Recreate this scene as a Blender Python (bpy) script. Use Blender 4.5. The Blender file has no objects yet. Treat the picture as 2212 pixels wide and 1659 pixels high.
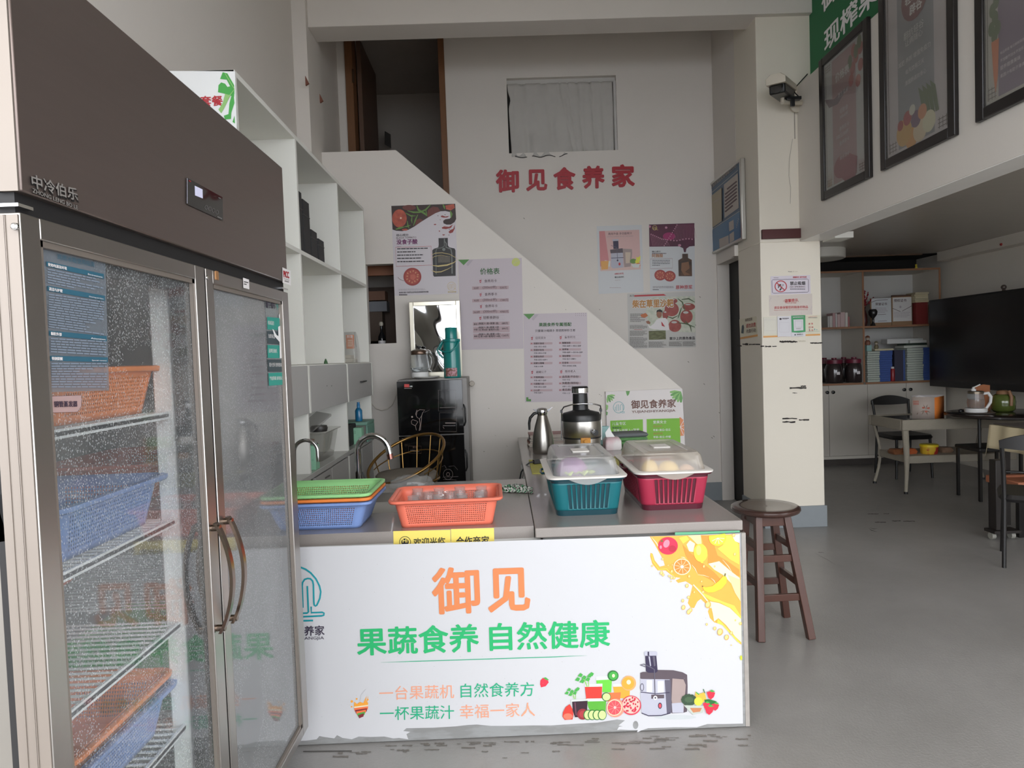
import bpy, bmesh, math, random
from mathutils import Vector, Matrix
from mathutils.geometry import tessellate_polygon
random.seed(7)
PI = math.pi
SC = bpy.context.scene
COL = SC.collection
# ------------------------------------------------------------------ camera, sky, light, exposure
F, CX, CY, EYE = 1500.0, 1106.0, 829.5, Vector((0, 0, 1.42))
_y = Vector((-21 / F, 57.5 / F, -1)).normalized()
_z = Vector((-math.sin(math.radians(2.05)), math.cos(math.radians(2.05)), 0)); _z = (_z - _y * _z.dot(_y)).normalized()
_x = _y.cross(_z)
RW = Matrix((_x, _y, _z))                       # camera axes -> world
cam_d = bpy.data.cameras.new('camera'); cam = bpy.data.objects.new('camera', cam_d); COL.objects.link(cam)
cam_d.sensor_width = 36; cam_d.lens = F / 2212 * 36; cam_d.clip_start = 0.02; cam_d.clip_end = 100
cam.matrix_world = Matrix.Translation(EYE) @ RW.to_4x4()
SC.camera = cam
w = bpy.data.worlds.new('sky'); SC.world = w; w.use_nodes = True
wn = w.node_tree.nodes; wl = w.node_tree.links
bgn = wn['Background']; tc = wn.new('ShaderNodeTexCoord'); sp = wn.new('ShaderNodeSeparateXYZ'); cr = wn.new('ShaderNodeValToRGB')
wl.new(tc.outputs['Generated'], sp.inputs[0]); wl.new(sp.outputs['Z'], cr.inputs[0]); wl.new(cr.outputs[0], bgn.inputs[0])
cr.color_ramp.elements[0].position = 0.0; cr.color_ramp.elements[0].color = (0.80, 0.84, 0.90, 1)
cr.color_ramp.elements[1].position = 0.6; cr.color_ramp.elements[1].color = (1.0, 1.0, 1.0, 1)   # flat overcast sky
bgn.inputs['Strength'].default_value = 5.0
SC.view_settings.view_transform = 'Standard'; SC.view_settings.look = 'None'
SC.view_settings.gamma = 1.0; SC.view_settings.use_curve_mapping = False
SC.view_settings.exposure = 0.17
SC.cycles.max_bounces = 10; SC.cycles.diffuse_bounces = 5; SC.cycles.transparent_max_bounces = 24
SC.cycles.caustics_reflective = False; SC.cycles.caustics_refractive = False
SC.cycles.use_denoising = True
# ------------------------------------------------------------------ materials
def lin(c):
    c = c / 255.0
    return c / 12.92 if c <= 0.04045 else ((c + 0.055) / 1.055) ** 2.4
_m = {}
def M(name, rgb, rough=0.6, metal=0.0, var=0.06, vs=4.0, bump=0.0, bs=60.0, coat=0.0, trans=0.0, alpha=1.0, emit=0.0, stretch=None, spec=0.5, sheen=0.0, rgb2=None, thr=0.5, soft=0.1):
    if name in _m: return _m[name]
    m = bpy.data.materials.new(name); m.use_nodes = True; _m[name] = m
    n = m.node_tree.nodes; l = m.node_tree.links; b = n['Principled BSDF']
    c = [lin(v) for v in rgb] + [1]
    b.inputs['Roughness'].default_value = rough; b.inputs['Metallic'].default_value = metal
    b.inputs['Coat Weight'].default_value = coat; b.inputs['Transmission Weight'].default_value = trans
    b.inputs['Alpha'].default_value = alpha; b.inputs['Specular IOR Level'].default_value = spec
    if emit: b.inputs['Emission Color'].default_value = c; b.inputs['Emission Strength'].default_value = emit
    t = n.new('ShaderNodeTexCoord'); mp = n.new('ShaderNodeMapping'); l.new(t.outputs['Object'], mp.inputs[0])
    if stretch: mp.inputs['Scale'].default_value = stretch
    nz = n.new('ShaderNodeTexNoise'); nz.inputs['Scale'].default_value = vs; nz.inputs['Detail'].default_value = 5; l.new(mp.outputs[0], nz.inputs[0])
    mx = n.new('ShaderNodeMix'); mx.data_type = 'RGBA'
    if rgb2:
        rp = n.new('ShaderNodeValToRGB'); rp.color_ramp.elements[0].position = thr - soft; rp.color_ramp.elements[1].position = thr + soft
        l.new(nz.outputs[0], rp.inputs[0]); l.new(rp.outputs[0], mx.inputs[0])
        mx.inputs[6].default_value = c; mx.inputs[7].default_value = [lin(v) for v in rgb2] + [1]
    else:
        l.new(nz.outputs[0], mx.inputs[0])
        mx.inputs[6].default_value = [min(1, v * (1 + var)) for v in c[:3]] + [1]; mx.inputs[7].default_value = [v * (1 - var) for v in c[:3]] + [1]
    l.new(mx.outputs[2], b.inputs['Base Color'])
    if bump:
        nb = n.new('ShaderNodeTexNoise'); nb.inputs['Scale'].default_value = bs; nb.inputs['Detail'].default_value = 3; l.new(mp.outputs[0], nb.inputs[0])
        bp = n.new('ShaderNodeBump'); bp.inputs['Strength'].default_value = bump; bp.inputs['Distance'].default_value = 0.01
        l.new(nb.outputs[0], bp.inputs['Height']); l.new(bp.outputs[0], b.inputs['Normal'])
    return m
def film(name, rgb, cover, gloss_rough=0.05, tint=(1, 1, 1), drops=0.0, dscale=120.0, ior=1.45, drop_rgb=(235, 238, 240), fog=0.0, fog_lo=0.0):
    """see-through sheet (plastic, glass): tinted transparency + reflections + a thin scattering cover (dust, haze, condensation)"""
    if name in _m: return _m[name]
    m = bpy.data.materials.new(name); m.use_nodes = True; _m[name] = m
    n = m.node_tree.nodes; l = m.node_tree.links; out = n['Material Output']; n.remove(n['Principled BSDF'])
    tr = n.new('ShaderNodeBsdfTransparent'); tr.inputs[0].default_value = (*tint, 1)
    df = n.new('ShaderNodeBsdfDiffuse'); tl = n.new('ShaderNodeBsdfTranslucent'); c = [lin(v) for v in rgb] + [1]
    df.inputs[0].default_value = c; tl.inputs[0].default_value = c
    md = n.new('ShaderNodeMixShader'); md.inputs[0].default_value = 0.4; l.new(df.outputs[0], md.inputs[1]); l.new(tl.outputs[0], md.inputs[2])
    mc = n.new('ShaderNodeMixShader'); mc.inputs[0].default_value = cover; l.new(tr.outputs[0], mc.inputs[1]); l.new(md.outputs[0], mc.inputs[2])
    gl = n.new('ShaderNodeBsdfGlossy'); gl.inputs['Roughness'].default_value = gloss_rough
    fr = n.new('ShaderNodeFresnel'); ge = n.new('ShaderNodeNewGeometry'); iv = n.new('ShaderNodeMapRange'); l.new(ge.outputs['Backfacing'], iv.inputs[0]); iv.inputs['To Min'].default_value = ior; iv.inputs['To Max'].default_value = 1.0; l.new(iv.outputs[0], fr.inputs[0])
    mg = n.new('ShaderNodeMixShader'); l.new(fr.outputs[0], mg.inputs[0]); l.new(mc.outputs[0], mg.inputs[1]); l.new(gl.outputs[0], mg.inputs[2])
    last = mg
    t = n.new('ShaderNodeTexCoord')
    def math_(op, a, b):
        q = n.new('ShaderNodeMath'); q.operation = op; q.use_clamp = True
        for i, v in enumerate((a, b)):
            if isinstance(v, (int, float)): q.inputs[i].default_value = v
            else: l.new(v, q.inputs[i])
        return q.outputs[0]
    if drops or fog:
        vo = n.new('ShaderNodeTexVoronoi'); vo.inputs['Scale'].default_value = dscale
        mp = n.new('ShaderNodeMapping'); mp.inputs['Scale'].default_value = (1, 1, 0.62); l.new(t.outputs['Object'], mp.inputs[0]); l.new(mp.outputs[0], vo.inputs[0])
        nz = n.new('ShaderNodeTexNoise'); nz.inputs['Scale'].default_value = 3.2; nz.inputs['Detail'].default_value = 3; l.new(mp.outputs[0], nz.inputs[0])
        lt = math_('LESS_THAN', vo.outputs['Distance'], 0.30)
        rg = math_('GREATER_THAN', vo.outputs['Color'], 0.45); gt = math_('GREATER_THAN', nz.outputs[0], 0.36)
        dm = math_('MULTIPLY', math_('MULTIPLY', lt, rg), gt); dm = math_('MULTIPLY', dm, drops)
        if fog:
            mr = n.new('ShaderNodeMapRange'); mr.inputs['From Min'].default_value = 0.25; mr.inputs['From Max'].default_value = 0.7
            mr.inputs['To Min'].default_value = fog_lo; mr.inputs['To Max'].default_value = fog; l.new(nz.outputs[0], mr.inputs[0]); l.new(mr.outputs[0], mc.inputs[0])
        dd = n.new('ShaderNodeBsdfDiffuse'); dd.inputs[0].default_value = [lin(v) for v in drop_rgb] + [1]
        mD = n.new('ShaderNodeMixShader'); l.new(dm, mD.inputs[0]); l.new(last.outputs[0], mD.inputs[1]); l.new(dd.outputs[0], mD.inputs[2]); last = mD
        bp = n.new('ShaderNodeBump'); bp.inputs['Strength'].default_value = 0.25; bp.inputs['Distance'].default_value = 0.002
        l.new(dm, bp.inputs['Height']); l.new(bp.outputs[0], gl.inputs['Normal'])
    l.new(last.outputs[0], out.inputs[0])
    return m
# ------------------------------------------------------------------ measuring
def at(px, py, ax, v):
    """point where the sight line through photo pixel (px,py) meets the real plane x/y/z = v"""
    d = RW.transposed() @ Vector((0, 0, 0)) if False else RW @ Vector(((px - CX) / F, -(py - CY) / F, -1))
    t = (v - EYE[ax]) / d[ax]
    return EYE + t * d
# ------------------------------------------------------------------ mesh builder
class MB:
    def __init__(s): s.v = []; s.f = []; s.mi = []; s.mats = []; s.cur = 0
    def m(s, mat):
        if mat not in s.mats: s.mats.append(mat)
        s.cur = s.mats.index(mat); return s
    def add(s, vs, fs):
        o = len(s.v); s.v += [Vector(p) for p in vs]; s.f += [[i + o for i in f] for f in fs]; s.mi += [s.cur] * len(fs); return s
    def box(s, a, b, rot=None):
        x0, x1 = sorted((a[0], b[0])); y0, y1 = sorted((a[1], b[1])); z0, z1 = sorted((a[2], b[2]))
        vs = [Vector(p) for p in ((x0,y0,z0),(x1,y0,z0),(x1,y1,z0),(x0,y1,z0),(x0,y0,z1),(x1,y0,z1),(x1,y1,z1),(x0,y1,z1))]
        if rot is not None:
            c = sum(vs, Vector()) / 8; vs = [c + rot @ (p - c) for p in vs]
        return s.add(vs, [(3,2,1,0),(4,5,6,7),(0,1,5,4),(1,2,6,5),(2,3,7,6),(3,0,4,7)])
    def bar(s, a, b, w, d, up=(0, 0, 1), w2=None, d2=None):
        """rectangular bar from a to b, optional taper"""
        a = Vector(a); b = Vector(b); t = (b - a).normalized(); u = Vector(up)
        r = t.cross(u)
        if r.length < 1e-4: r = t.cross(Vector((0, 1, 0)))
        r.normalize(); q = r.cross(t); w2 = w if w2 is None else w2; d2 = d if d2 is None else d2
        vs = [p + r * i * ww / 2 + q * j * dd / 2 for p, ww, dd in ((a, w, d), (b, w2, d2)) for i, j in ((-1,-1),(1,-1),(1,1),(-1,1))]
        return s.add(vs, [(3,2,1,0),(4,5,6,7),(0,1,5,4),(1,2,6,5),(2,3,7,6),(3,0,4,7)])
    def lathe(s, prof, c=(0, 0, 0), n=32, cap0=True, cap1=True, axis='z', sx=1, sy=1):
        c = Vector(c); vs = []; fs = []
        for r, z in prof:
            for k in range(n):
                a = 2 * PI * k / n; p = Vector((r * math.cos(a) * sx, r * math.sin(a) * sy, z))
                if axis == 'y': p = Vector((p.x, -p.z, p.y))
                if axis == 'x': p = Vector((p.z, p.x, p.y))
                vs.append(c + p)
        for i in range(len(prof) - 1):
            for k in range(n):
                k2 = (k + 1) % n; fs.append((i*n+k, i*n+k2, (i+1)*n+k2, (i+1)*n+k))
        if cap0: fs.append(tuple(reversed(range(n))))
        if cap1: fs.append(tuple(range((len(prof)-1)*n, len(prof)*n)))
        return s.add(vs, fs)
    def tube(s, pts, r, n=10, closed=False, cap=True):
        pts = [Vector(p) for p in pts]; N = len(pts); vs = []; fs = []; rr = r if isinstance(r, (list, tuple)) else [r] * N
        tan = []
        for i in range(N):
            a = pts[(i-1) % N] if (closed or i > 0) else pts[i]; b = pts[(i+1) % N] if (closed or i < N-1) else pts[i]
            tan.append((b - a).normalized())
        u = tan[0].orthogonal().normalized()
        for i in range(N):
            u = (u - tan[i] * u.dot(tan[i])).normalized(); q = tan[i].cross(u)
            for k in range(n):
                a = 2 * PI * k / n; vs.append(pts[i] + (u * math.cos(a) + q * math.sin(a)) * rr[i])
        for i in range(N if closed else N - 1):
            j = (i + 1) % N
            for k in range(n): k2 = (k+1) % n; fs.append((i*n+k, i*n+k2, j*n+k2, j*n+k))
        if cap and not closed: fs.append(tuple(reversed(range(n)))); fs.append(tuple(range((N-1)*n, N*n)))
        return s.add(vs, fs)
    def loft(s, secs, cap0=True, cap1=True, seg=5):
        """secs: (half_x, half_y, corner_r, z[, cx, cy])"""
        vs = []; fs = []; n = 4 * (seg + 1)
        for sec in secs:
            hx, hy, r, z = sec[:4]; cx, cy = (sec[4], sec[5]) if len(sec) > 4 else (0, 0); r = min(r, hx - 1e-4, hy - 1e-4)
            for q, (sx_, sy_) in enumerate(((1,1),(-1,1),(-1,-1),(1,-1))):
                for k in range(seg + 1):
                    a = PI/2 * q + PI/2 * k / seg
                    vs.append((cx + sx_*(hx-r) + r*math.cos(a), cy + sy_*(hy-r) + r*math.sin(a), z))
        for i in range(len(secs) - 1):
            for k in range(n): k2 = (k+1) % n; fs.append((i*n+k, i*n+k2, (i+1)*n+k2, (i+1)*n+k))
        if cap0: fs.append(tuple(reversed(range(n))))
        if cap1: fs.append(tuple(range((len(secs)-1)*n, len(secs)*n)))
        return s.add(vs, fs)
    def prism(s, poly, d):
        """planar polygon (3d points, counter-clockwise seen from the tip of -d) pushed along d"""
        P0 = [Vector(p) for p in poly]; d = Vector(d); n = len(P0); vs = P0 + [p + d for p in P0]
        fs = [[(i + 1) % n, i, i + n, (i + 1) % n + n] for i in range(n)]
        tri = tessellate_polygon([P0])
        fs += [list(t) for t in tri] + [[i + n for i in reversed(t)] for t in tri]
        return s.add(vs, fs)
    def ball(s, c, r, n=14, sz=1.0, sx=1.0, sy=1.0):
        k = max(4, n // 2)
        prof = [(max(1e-4, r * math.sin(PI * i / k)), -r * sz * math.cos(PI * i / k)) for i in range(k + 1)]
        return s.lathe(prof, c, n, True, True, 'z', sx, sy)
    def xf(s, mat, start=0):
        for i in range(start, len(s.v)): s.v[i] = mat @ s.v[i]
        return s
    def build(s, name, parent=None, label=None, cat=None, group=None, kind=None, smooth=35, bevel=0.0, solid=0.0, origin=None, subd=0):
        me = bpy.data.meshes.new(name)
        L = Vector((0, 0, 0))
        if parent is not None: L = Vector(parent['_o']) if '_o' in parent else L
        elif origin is not None: L = Vector(origin)
        elif s.v:
            xs = [p.x for p in s.v]; ys = [p.y for p in s.v]; zs = [p.z for p in s.v]
            L = Vector(((min(xs)+max(xs))/2, (min(ys)+max(ys))/2, min(zs)))
        me.from_pydata([tuple(p - L) for p in s.v], [], s.f)
        for m in s.mats: me.materials.append(m)
        me.polygons.foreach_set('material_index', s.mi)
        me.update()
        bm = bmesh.new(); bm.from_mesh(me); bmesh.ops.recalc_face_normals(bm, faces=bm.faces) if not getattr(s, 'flat', False) else None; bm.to_mesh(me); bm.free()
        o = bpy.data.objects.new(name, me); COL.objects.link(o)
        if smooth:
            me.shade_smooth(); me.set_sharp_from_angle(angle=math.radians(smooth))
        if parent is not None: o.parent = parent; o['_o'] = tuple(L)
        else:
            o.location = L
            if getattr(s, 'keep', True): o['_o'] = tuple(L)
        if subd: q = o.modifiers.new('subdivision', 'SUBSURF'); q.levels = subd; q.render_levels = subd
        if solid: q = o.modifiers.new('thickness', 'SOLIDIFY'); q.thickness = abs(solid); q.offset = 0 if solid > 0 else -1
        if bevel: q = o.modifiers.new('bevel', 'BEVEL'); q.width = bevel; q.segments = 2; q.limit_method = 'ANGLE'; q.angle_limit = math.radians(40)
        tag(o, label, cat, group, kind); return o
def tag(o, label=None, cat=None, group=None, kind=None):
    if label: o['label'] = label
    if cat: o['category'] = cat
    if group: o['group'] = group
    if kind: o['kind'] = kind
    return o
def empty(name, loc, label, cat, group=None, rz=0.0, local=False):
    """the Empty at the base of a thing; world-built parts subtract its place, local-built parts use local=True"""
    o = bpy.data.objects.new(name, None); COL.objects.link(o); o.location = loc; o.rotation_euler = (0, 0, rz); o.empty_display_size = 0.05
    o['_o'] = (0, 0, 0) if local else tuple(loc)
    return tag(o, label, cat, group)
def copy_tree(o, parent=None):
    c = o.copy(); COL.objects.link(c)
    if parent is not None: c.parent = parent
    for ch in list(o.children): copy_tree(ch, c)
    return c
def wall(mb, ax, lo, hi, z0, z1, t0, t1, holes=()):
    """slab lying across axis ax ('x' = runs along x), with rectangular holes (a,b,za,zb)"""
    us = sorted({lo, hi, *[h[0] for h in holes], *[h[1] for h in holes]}); zs = sorted({z0, z1, *[h[2] for h in holes], *[h[3] for h in holes]})
    for a, b in zip(us, us[1:]):
        for c, d in zip(zs, zs[1:]):
            mu, mz = (a+b)/2, (c+d)/2
            if any(h[0] < mu < h[1] and h[2] < mz < h[3] for h in holes): continue
            if ax == 'x': mb.box((a, t0, c), (b, t1, d))
            else: mb.box((t0, a, c), (t1, b, d))
# ------------------------------------------------------------------ flat print (lettering, pictures) on a real surface
_tc = {}
def glyphs(txt, bold):
    k = (txt, bold)
    if k in _tc: return _tc[k]
    cu = bpy.data.curves.new('t', 'FONT'); cu.body = txt; cu.size = 1.0; cu.resolution_u = 2; cu.offset = bold
    ob = bpy.data.objects.new('t', cu); COL.objects.link(ob)
    dg = bpy.context.evaluated_depsgraph_get(); dg.update(); oe = ob.evaluated_get(dg); me = oe.to_mesh()
    vs = [(v.co.x, v.co.y) for v in me.vertices]; fs = [tuple(p.vertices) for p in me.polygons]
    oe.to_mesh_clear(); bpy.data.objects.remove(ob); bpy.data.curves.remove(cu)
    if not vs: vs = [(0, 0)]
    x0 = min(v[0] for v in vs); x1 = max(v[0] for v in vs); y0 = min(v[1] for v in vs); y1 = max(v[1] for v in vs)
    _tc[k] = (vs, fs, x0, x1, y0, y1); return _tc[k]
class Print:
    """draws on plane axis=value, facing normal; pixels pass through zoom (ox,oy,s)"""
    def __init__(s, ax, val, n, zoom=(0, 0, 1)): s.cnt = 0; s.ax, s.val, s.n = ax, val, Vector(n); s.zm = zoom; s.mb = MB(); s.mb.flat = True
    def pt(s, p, lay=0):
        x = s.zm[0] + p[0] / s.zm[2]; y = s.zm[1] + p[1] / s.zm[2]
        return at(x, y, s.ax, s.val + s.n[s.ax] * (0.0012 * lay + 0.000012 * s.cnt))
    def _face(s, pts, mat, lay):
        s.mb.m(mat); s.cnt += 1; P0 = [s.pt(p, lay) for p in pts]; tri = tessellate_polygon([P0])
        tri = [t if (P0[t[1]]-P0[t[0]]).cross(P0[t[2]]-P0[t[0]]).dot(s.n) > 0 else tuple(reversed(t)) for t in tri]
        s.mb.add(P0, [list(t) for t in tri])
    def poly(s, pts, mat, lay=1): s._face(pts, mat, lay); return s
    def rect(s, x0, y0, x1, y1, mat, lay=1, sk=0.0):
        d = (x1 - x0) * sk; return s.poly([(x0, y0), (x1, y0 + d), (x1, y1 + d), (x0, y1)], mat, lay)
    def ell(s, cx, cy, rx, ry, mat, lay=1, n=22, rot=0.0, a0=0, a1=2*PI):
        pts = [(cx + rx*math.cos(a)*math.cos(rot) - ry*math.sin(a)*math.sin(rot), cy + rx*math.cos(a)*math.sin(rot) + ry*math.sin(a)*math.cos(rot)) for a in [a0 + (a1-a0)*k/n for k in range(n + (0 if a1-a0 >= 6.28 else 1))]]
        return s.poly(pts, mat, lay)
    def line(s, pts, w_, mat, lay=1, closed=False):
        q = [Vector((p[0], p[1])) for p in pts]; N = len(q); L = []; Rr = []
        for i in range(N):
            a = q[(i-1) % N] if (closed or i > 0) else q[i]; b = q[(i+1) % N] if (closed or i < N-1) else q[i]
            t = (b - a).normalized(); nn = Vector((-t.y, t.x)); ww = w_[i] if isinstance(w_, (list, tuple)) else w_
            L.append(q[i] + nn*ww/2); Rr.append(q[i] - nn*ww/2)
        s.mb.m(mat)
        for i in range(N if closed else N-1):
            s.cnt += 1 if i == 0 or N < 4 else 0.3; j = (i+1) % N; P0 = [s.pt(p, lay) for p in (L[i], L[j], Rr[j], Rr[i])]
            if (P0[1]-P0[0]).cross(P0[2]-P0[0]).dot(s.n) < 0: P0.reverse()
            s.mb.add(P0, [(0, 1, 2, 3)])
        return s
    def ring(s, cx, cy, rx, ry, w_, mat, lay=1, n=26, a0=0, a1=2*PI):
        full = a1 - a0 >= 6.28
        pts = [(cx + rx*math.cos(a), cy + ry*math.sin(a)) for a in [a0 + (a1-a0)*k/n for k in range(n + (0 if full else 1))]]
        return s.line(pts, w_, mat, lay, full)
    def frame(s, x0, y0, x1, y1, w_, mat, lay=1, sk=0.0):
        d = (x1-x0)*sk; return s.line([(x0,y0),(x1,y0+d),(x1,y1+d),(x0,y1)], w_, mat, lay, True)
    def text(s, txt, p0, p1, mat, lay=2, bold=0.0, hs=1.0, h=None):
        """lettering whose ink runs from p0 (left foot) to p1 (right foot); hs stretches the height, h gives ink height in pixels"""
        vs, fs, x0, x1, y0, y1 = glyphs(txt, 0.0)
        a = s.pt(p0, lay); b = s.pt(p1, lay); u = b - a; k = u.length / max(1e-6, x1 - x0); u.normalize(); v = s.n.cross(u).normalized()
        if h:
            c = s.pt((p0[0], p0[1] - h), lay); ky = (c - a).length / max(1e-6, y1 - y0)
        else: ky = k * hs
        s.mb.m(mat); s.cnt += 1; s.mb.add([a + u*(x-x0)*k + v*(y-y0)*ky for x, y in vs], fs)
        if bold:      # heavier strokes: shifted copies of the same ink
            nb = 8 if bold > 0.012 else 4; rb = bold * 0.75
            for q in range(nb):
                dx, dy = rb*math.cos(2*PI*q/nb), rb*math.sin(2*PI*q/nb); s.mb.add([a + u*(x-x0+dx)*k + v*(y-y0+dy)*ky + s.n * (0.00006*(q+1)) for x, y in vs], fs)
        return s
    def greek(s, x0, y0, x1, y1, rows, mat, lay=2, fill=0.55, sk=0.0, lo=0.75, gap=0.0):
        """tiny unreadable running text: broken bars"""
        dy = (y1 - y0) / rows
        for r in range(rows):
            end = x0 + (x1-x0) * (1 if random.random() < 0.6 else random.uniform(lo, 1)); x = x0; y = y0 + r*dy
            while x < end:
                wl_ = random.uniform(0.05, 0.16) * (x1-x0); xe = min(end, x+wl_); k = sk
                s.poly([(x, y+(x-x0)*k), (xe, y+(xe-x0)*k), (xe, y+dy*fill+(xe-x0)*k), (x, y+dy*fill+(x-x0)*k)], mat, lay); x = xe + 0.015*(x1-x0)
        return s
    def build(s, name, parent, label=None):
        o = s.mb.build(name, parent, label, smooth=0); return o
def sheet(name, label, cat, ax, val, n, pts, mat, zoom=(0,0,1), group=None, th=0.001, kind=None):
    """a flat sheet (paper, board) of thickness th whose front face lies on the plane"""
    pr = Print(ax, val, n, zoom); P0 = [pr.pt(p) for p in pts]; nn = Vector(n)
    mb = MB().m(mat)
    tri_n = (P0[1]-P0[0]).cross(P0[2]-P0[0])
    if tri_n.dot(nn) < 0: P0.reverse()
    N = len(P0); tri = tessellate_polygon([P0]); vs = P0 + [p - nn*th for p in P0]
    fs = [list(t) for t in tri] + [[i+N for i in reversed(t)] for t in tri] + [[i, (i+1) % N, (i+1) % N + N, i + N] for i in range(N)]
    mb.add(vs, fs); o = mb.build(name, None, label, cat, group, kind, smooth=0)
    return o, Print(ax, val, n, zoom)
# ------------------------------------------------------------------ common materials
PAINT = M('white wall paint', (214, 208, 201), 0.75, var=0.035, vs=1.6, bump=0.05, bs=90)
PAINT2 = M('fascia paint', (218, 212, 204), 0.75, var=0.03, vs=1.3, bump=0.04, bs=90)
CREAM = M('cream column paint', (222, 215, 201), 0.6, var=0.03, vs=2, bump=0.04, bs=70)
DARK = M('dark void', (22, 20, 20), 0.9)
GREYB = M('grey baseboard paint', (128, 134, 138), 0.5, var=0.08, vs=9, bump=0.1, bs=40)
WOODJ = M('brown door wood', (112, 74, 44), 0.5, var=0.18, vs=6, stretch=(12, 12, 1), bump=0.1, bs=30)
CONC = None
def floor_mat():
    m = bpy.data.materials.new('worn grey floor paint'); m.use_nodes = True; n = m.node_tree.nodes; l = m.node_tree.links; b = n['Principled BSDF']
    t = n.new('ShaderNodeTexCoord')
    a = n.new('ShaderNodeTexNoise'); a.inputs['Scale'].default_value = 1.1; a.inputs['Detail'].default_value = 6; a.inputs['Roughness'].default_value = 0.6
    c = n.new('ShaderNodeTexNoise'); c.inputs['Scale'].default_value = 14; c.inputs['Detail'].default_value = 8; c.inputs['Roughness'].default_value = 0.7
    v = n.new('ShaderNodeTexNoise'); v.inputs['Scale'].default_value = 120; v.inputs['Detail'].default_value = 2
    for q in (a, c, v): l.new(t.outputs['Object'], q.inputs[0])
    r1 = n.new('ShaderNodeValToRGB'); r1.color_ramp.elements[0].position = 0.32; r1.color_ramp.elements[1].position = 0.68
    r1.color_ramp.elements[0].color = (lin(132), lin(130), lin(127), 1); r1.color_ramp.elements[1].color = (lin(152), lin(150), lin(148), 1); l.new(a.outputs[0], r1.inputs[0])
    r2 = n.new('ShaderNodeValToRGB'); r2.color_ramp.elements[0].position = 0.36; r2.color_ramp.elements[1].position = 0.5
    r2.color_ramp.elements[0].color = (0.90, 0.895, 0.89, 1); r2.color_ramp.elements[1].color = (1, 1, 1, 1); l.new(c.outputs[0], r2.inputs[0])
    mx = n.new('ShaderNodeMix'); mx.data_type = 'RGBA'; mx.blend_type = 'MULTIPLY'; mx.inputs[0].default_value = 0.2; l.new(r1.outputs[0], mx.inputs[6]); l.new(r2.outputs[0], mx.inputs[7])
    l.new(mx.outputs[2], b.inputs['Base Color'])
    mr = n.new('ShaderNodeMapRange'); mr.inputs['From Min'].default_value = 0.3; mr.inputs['From Max'].default_value = 0.7; mr.inputs['To Min'].default_value = 0.30; mr.inputs['To Max'].default_value = 0.37
    l.new(c.outputs[0], mr.inputs[0]); l.new(mr.outputs[0], b.inputs['Roughness'])
    bp = n.new('ShaderNodeBump'); bp.inputs['Strength'].default_value = 0.12; bp.inputs['Distance'].default_value = 0.01; l.new(v.outputs[0], bp.inputs['Height']); l.new(bp.outputs[0], b.inputs['Normal'])
    return m
FLOORM = floor_mat()
STEPM = M('pale stair concrete', (150, 147, 142), 0.8, var=0.1, vs=8)
BLACKP = M('black plastic', (26, 26, 27), 0.35, var=0.1)
BLACKG = M('black glass', (12, 12, 13), 0.06, var=0.05, coat=0.5)
CHROME = M('chrome', (214, 214, 216), 0.1, 1.0, var=0.03)
STEEL = M('brushed steel', (176, 172, 166), 0.3, 1.0, var=0.06, vs=30, stretch=(1, 1, 12), bump=0.02)
ALU = M('satin aluminium', (200, 198, 192), 0.32, 1.0, var=0.04, vs=20)
WHITE = M('white plastic', (226, 226, 224), 0.4, var=0.02)
LAM = M('white laminate', (222, 221, 214), 0.5, var=0.02, vs=3)
LAM2 = M('grey laminate door', (172, 170, 167), 0.42, var=0.03, vs=3)
PAPER = M('paper', (226, 222, 222), 0.6, var=0.02)
# ------------------------------------------------------------------ setting
XL, YP, YS, YB, XR = -1.48, 5.3, 5.6, 6.5, 2.03
def S(mb, name, label=None, **k): return mb.build(name, None, label, kind='structure', **k)
b = MB().m(FLOORM); b.box((-9, -14, -0.12), (9, 10, 0)); FL_ = S(b, 'floor')
b = MB().m(PAINT); b.box((XL - 0.2, 0.95, 0), (XL, YP, 4.6)); S(b, 'wall_left')
b = MB().m(PAINT); b.box((XL - 0.2, YP, 0), (-1.375, YS + 0.1, 4.6)); PIER = S(b, 'trim_1', 'white painted wall pier in the back left corner')
for px, py in ((661, 176), (692, 214)):
    q = at(px, py, 0, -1.375); b = MB().m(M('brown peg', (120, 72, 56), 0.6)); b.prism([(-1.375, q.y - 0.02, q.z + 0.035), (-1.375, q.y - 0.02, q.z - 0.035), (-1.35, q.y - 0.02, q.z - 0.02)], (0, 0.02, 0)); b.build('wall_peg', PIER)
b = MB().m(PAINT); b.box((XL - 0.2, YS + 0.1, 0), (-1.42, YB, 4.6)); S(b, 'wall_stairwell')
b = MB().m(PAINT2); b.box((-1.9, 0.95, 4.6), (2.6, YB + 0.15, 4.75)); S(b, 'ceiling')
b = MB().m(PAINT); b.box((-1.375, YP + 0.05, 3.955), (2.45, YS, 4.6)); S(b, 'trim_2', 'deep white ceiling beam above the stair', bevel=0.004)
b = MB().m(PAINT); b.box((-4.5, 0.75, 3.55), (5.6, 0.95, 4.75)); b.box((-4.5, 0.75, 0), (XL - 0.02, 0.95, 3.55)); b.box((2.3, 0.75, 0), (2.6, 0.95, 3.55)); b.box((2.6, 0.75, 2.4), (5.2, 0.95, 3.55)); b.box((5.2, 0.75, 0), (5.6, 0.95, 3.55)); S(b, 'wall_front')
b = MB().m(PAINT2); b.box((-4.5, -0.7, 3.55), (5.6, 0.75, 3.75)); S(b, 'sky_blocker_slab', 'unseen slab added above the shop front to block sky light')  # out of view, added to cut sky light falling on the counter front
# back wall with the upper doorway and the curtained opening
b = MB().m(PAINT); wall(b, 'x', -1.55, XR + 0.5, 0, 4.6, YB, YB + 0.14, [(-1.34, -0.44, 2.3, 4.5), (0.13, 1.14, 3.302, 3.985)])
WB = S(b, 'wall_back')
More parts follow.
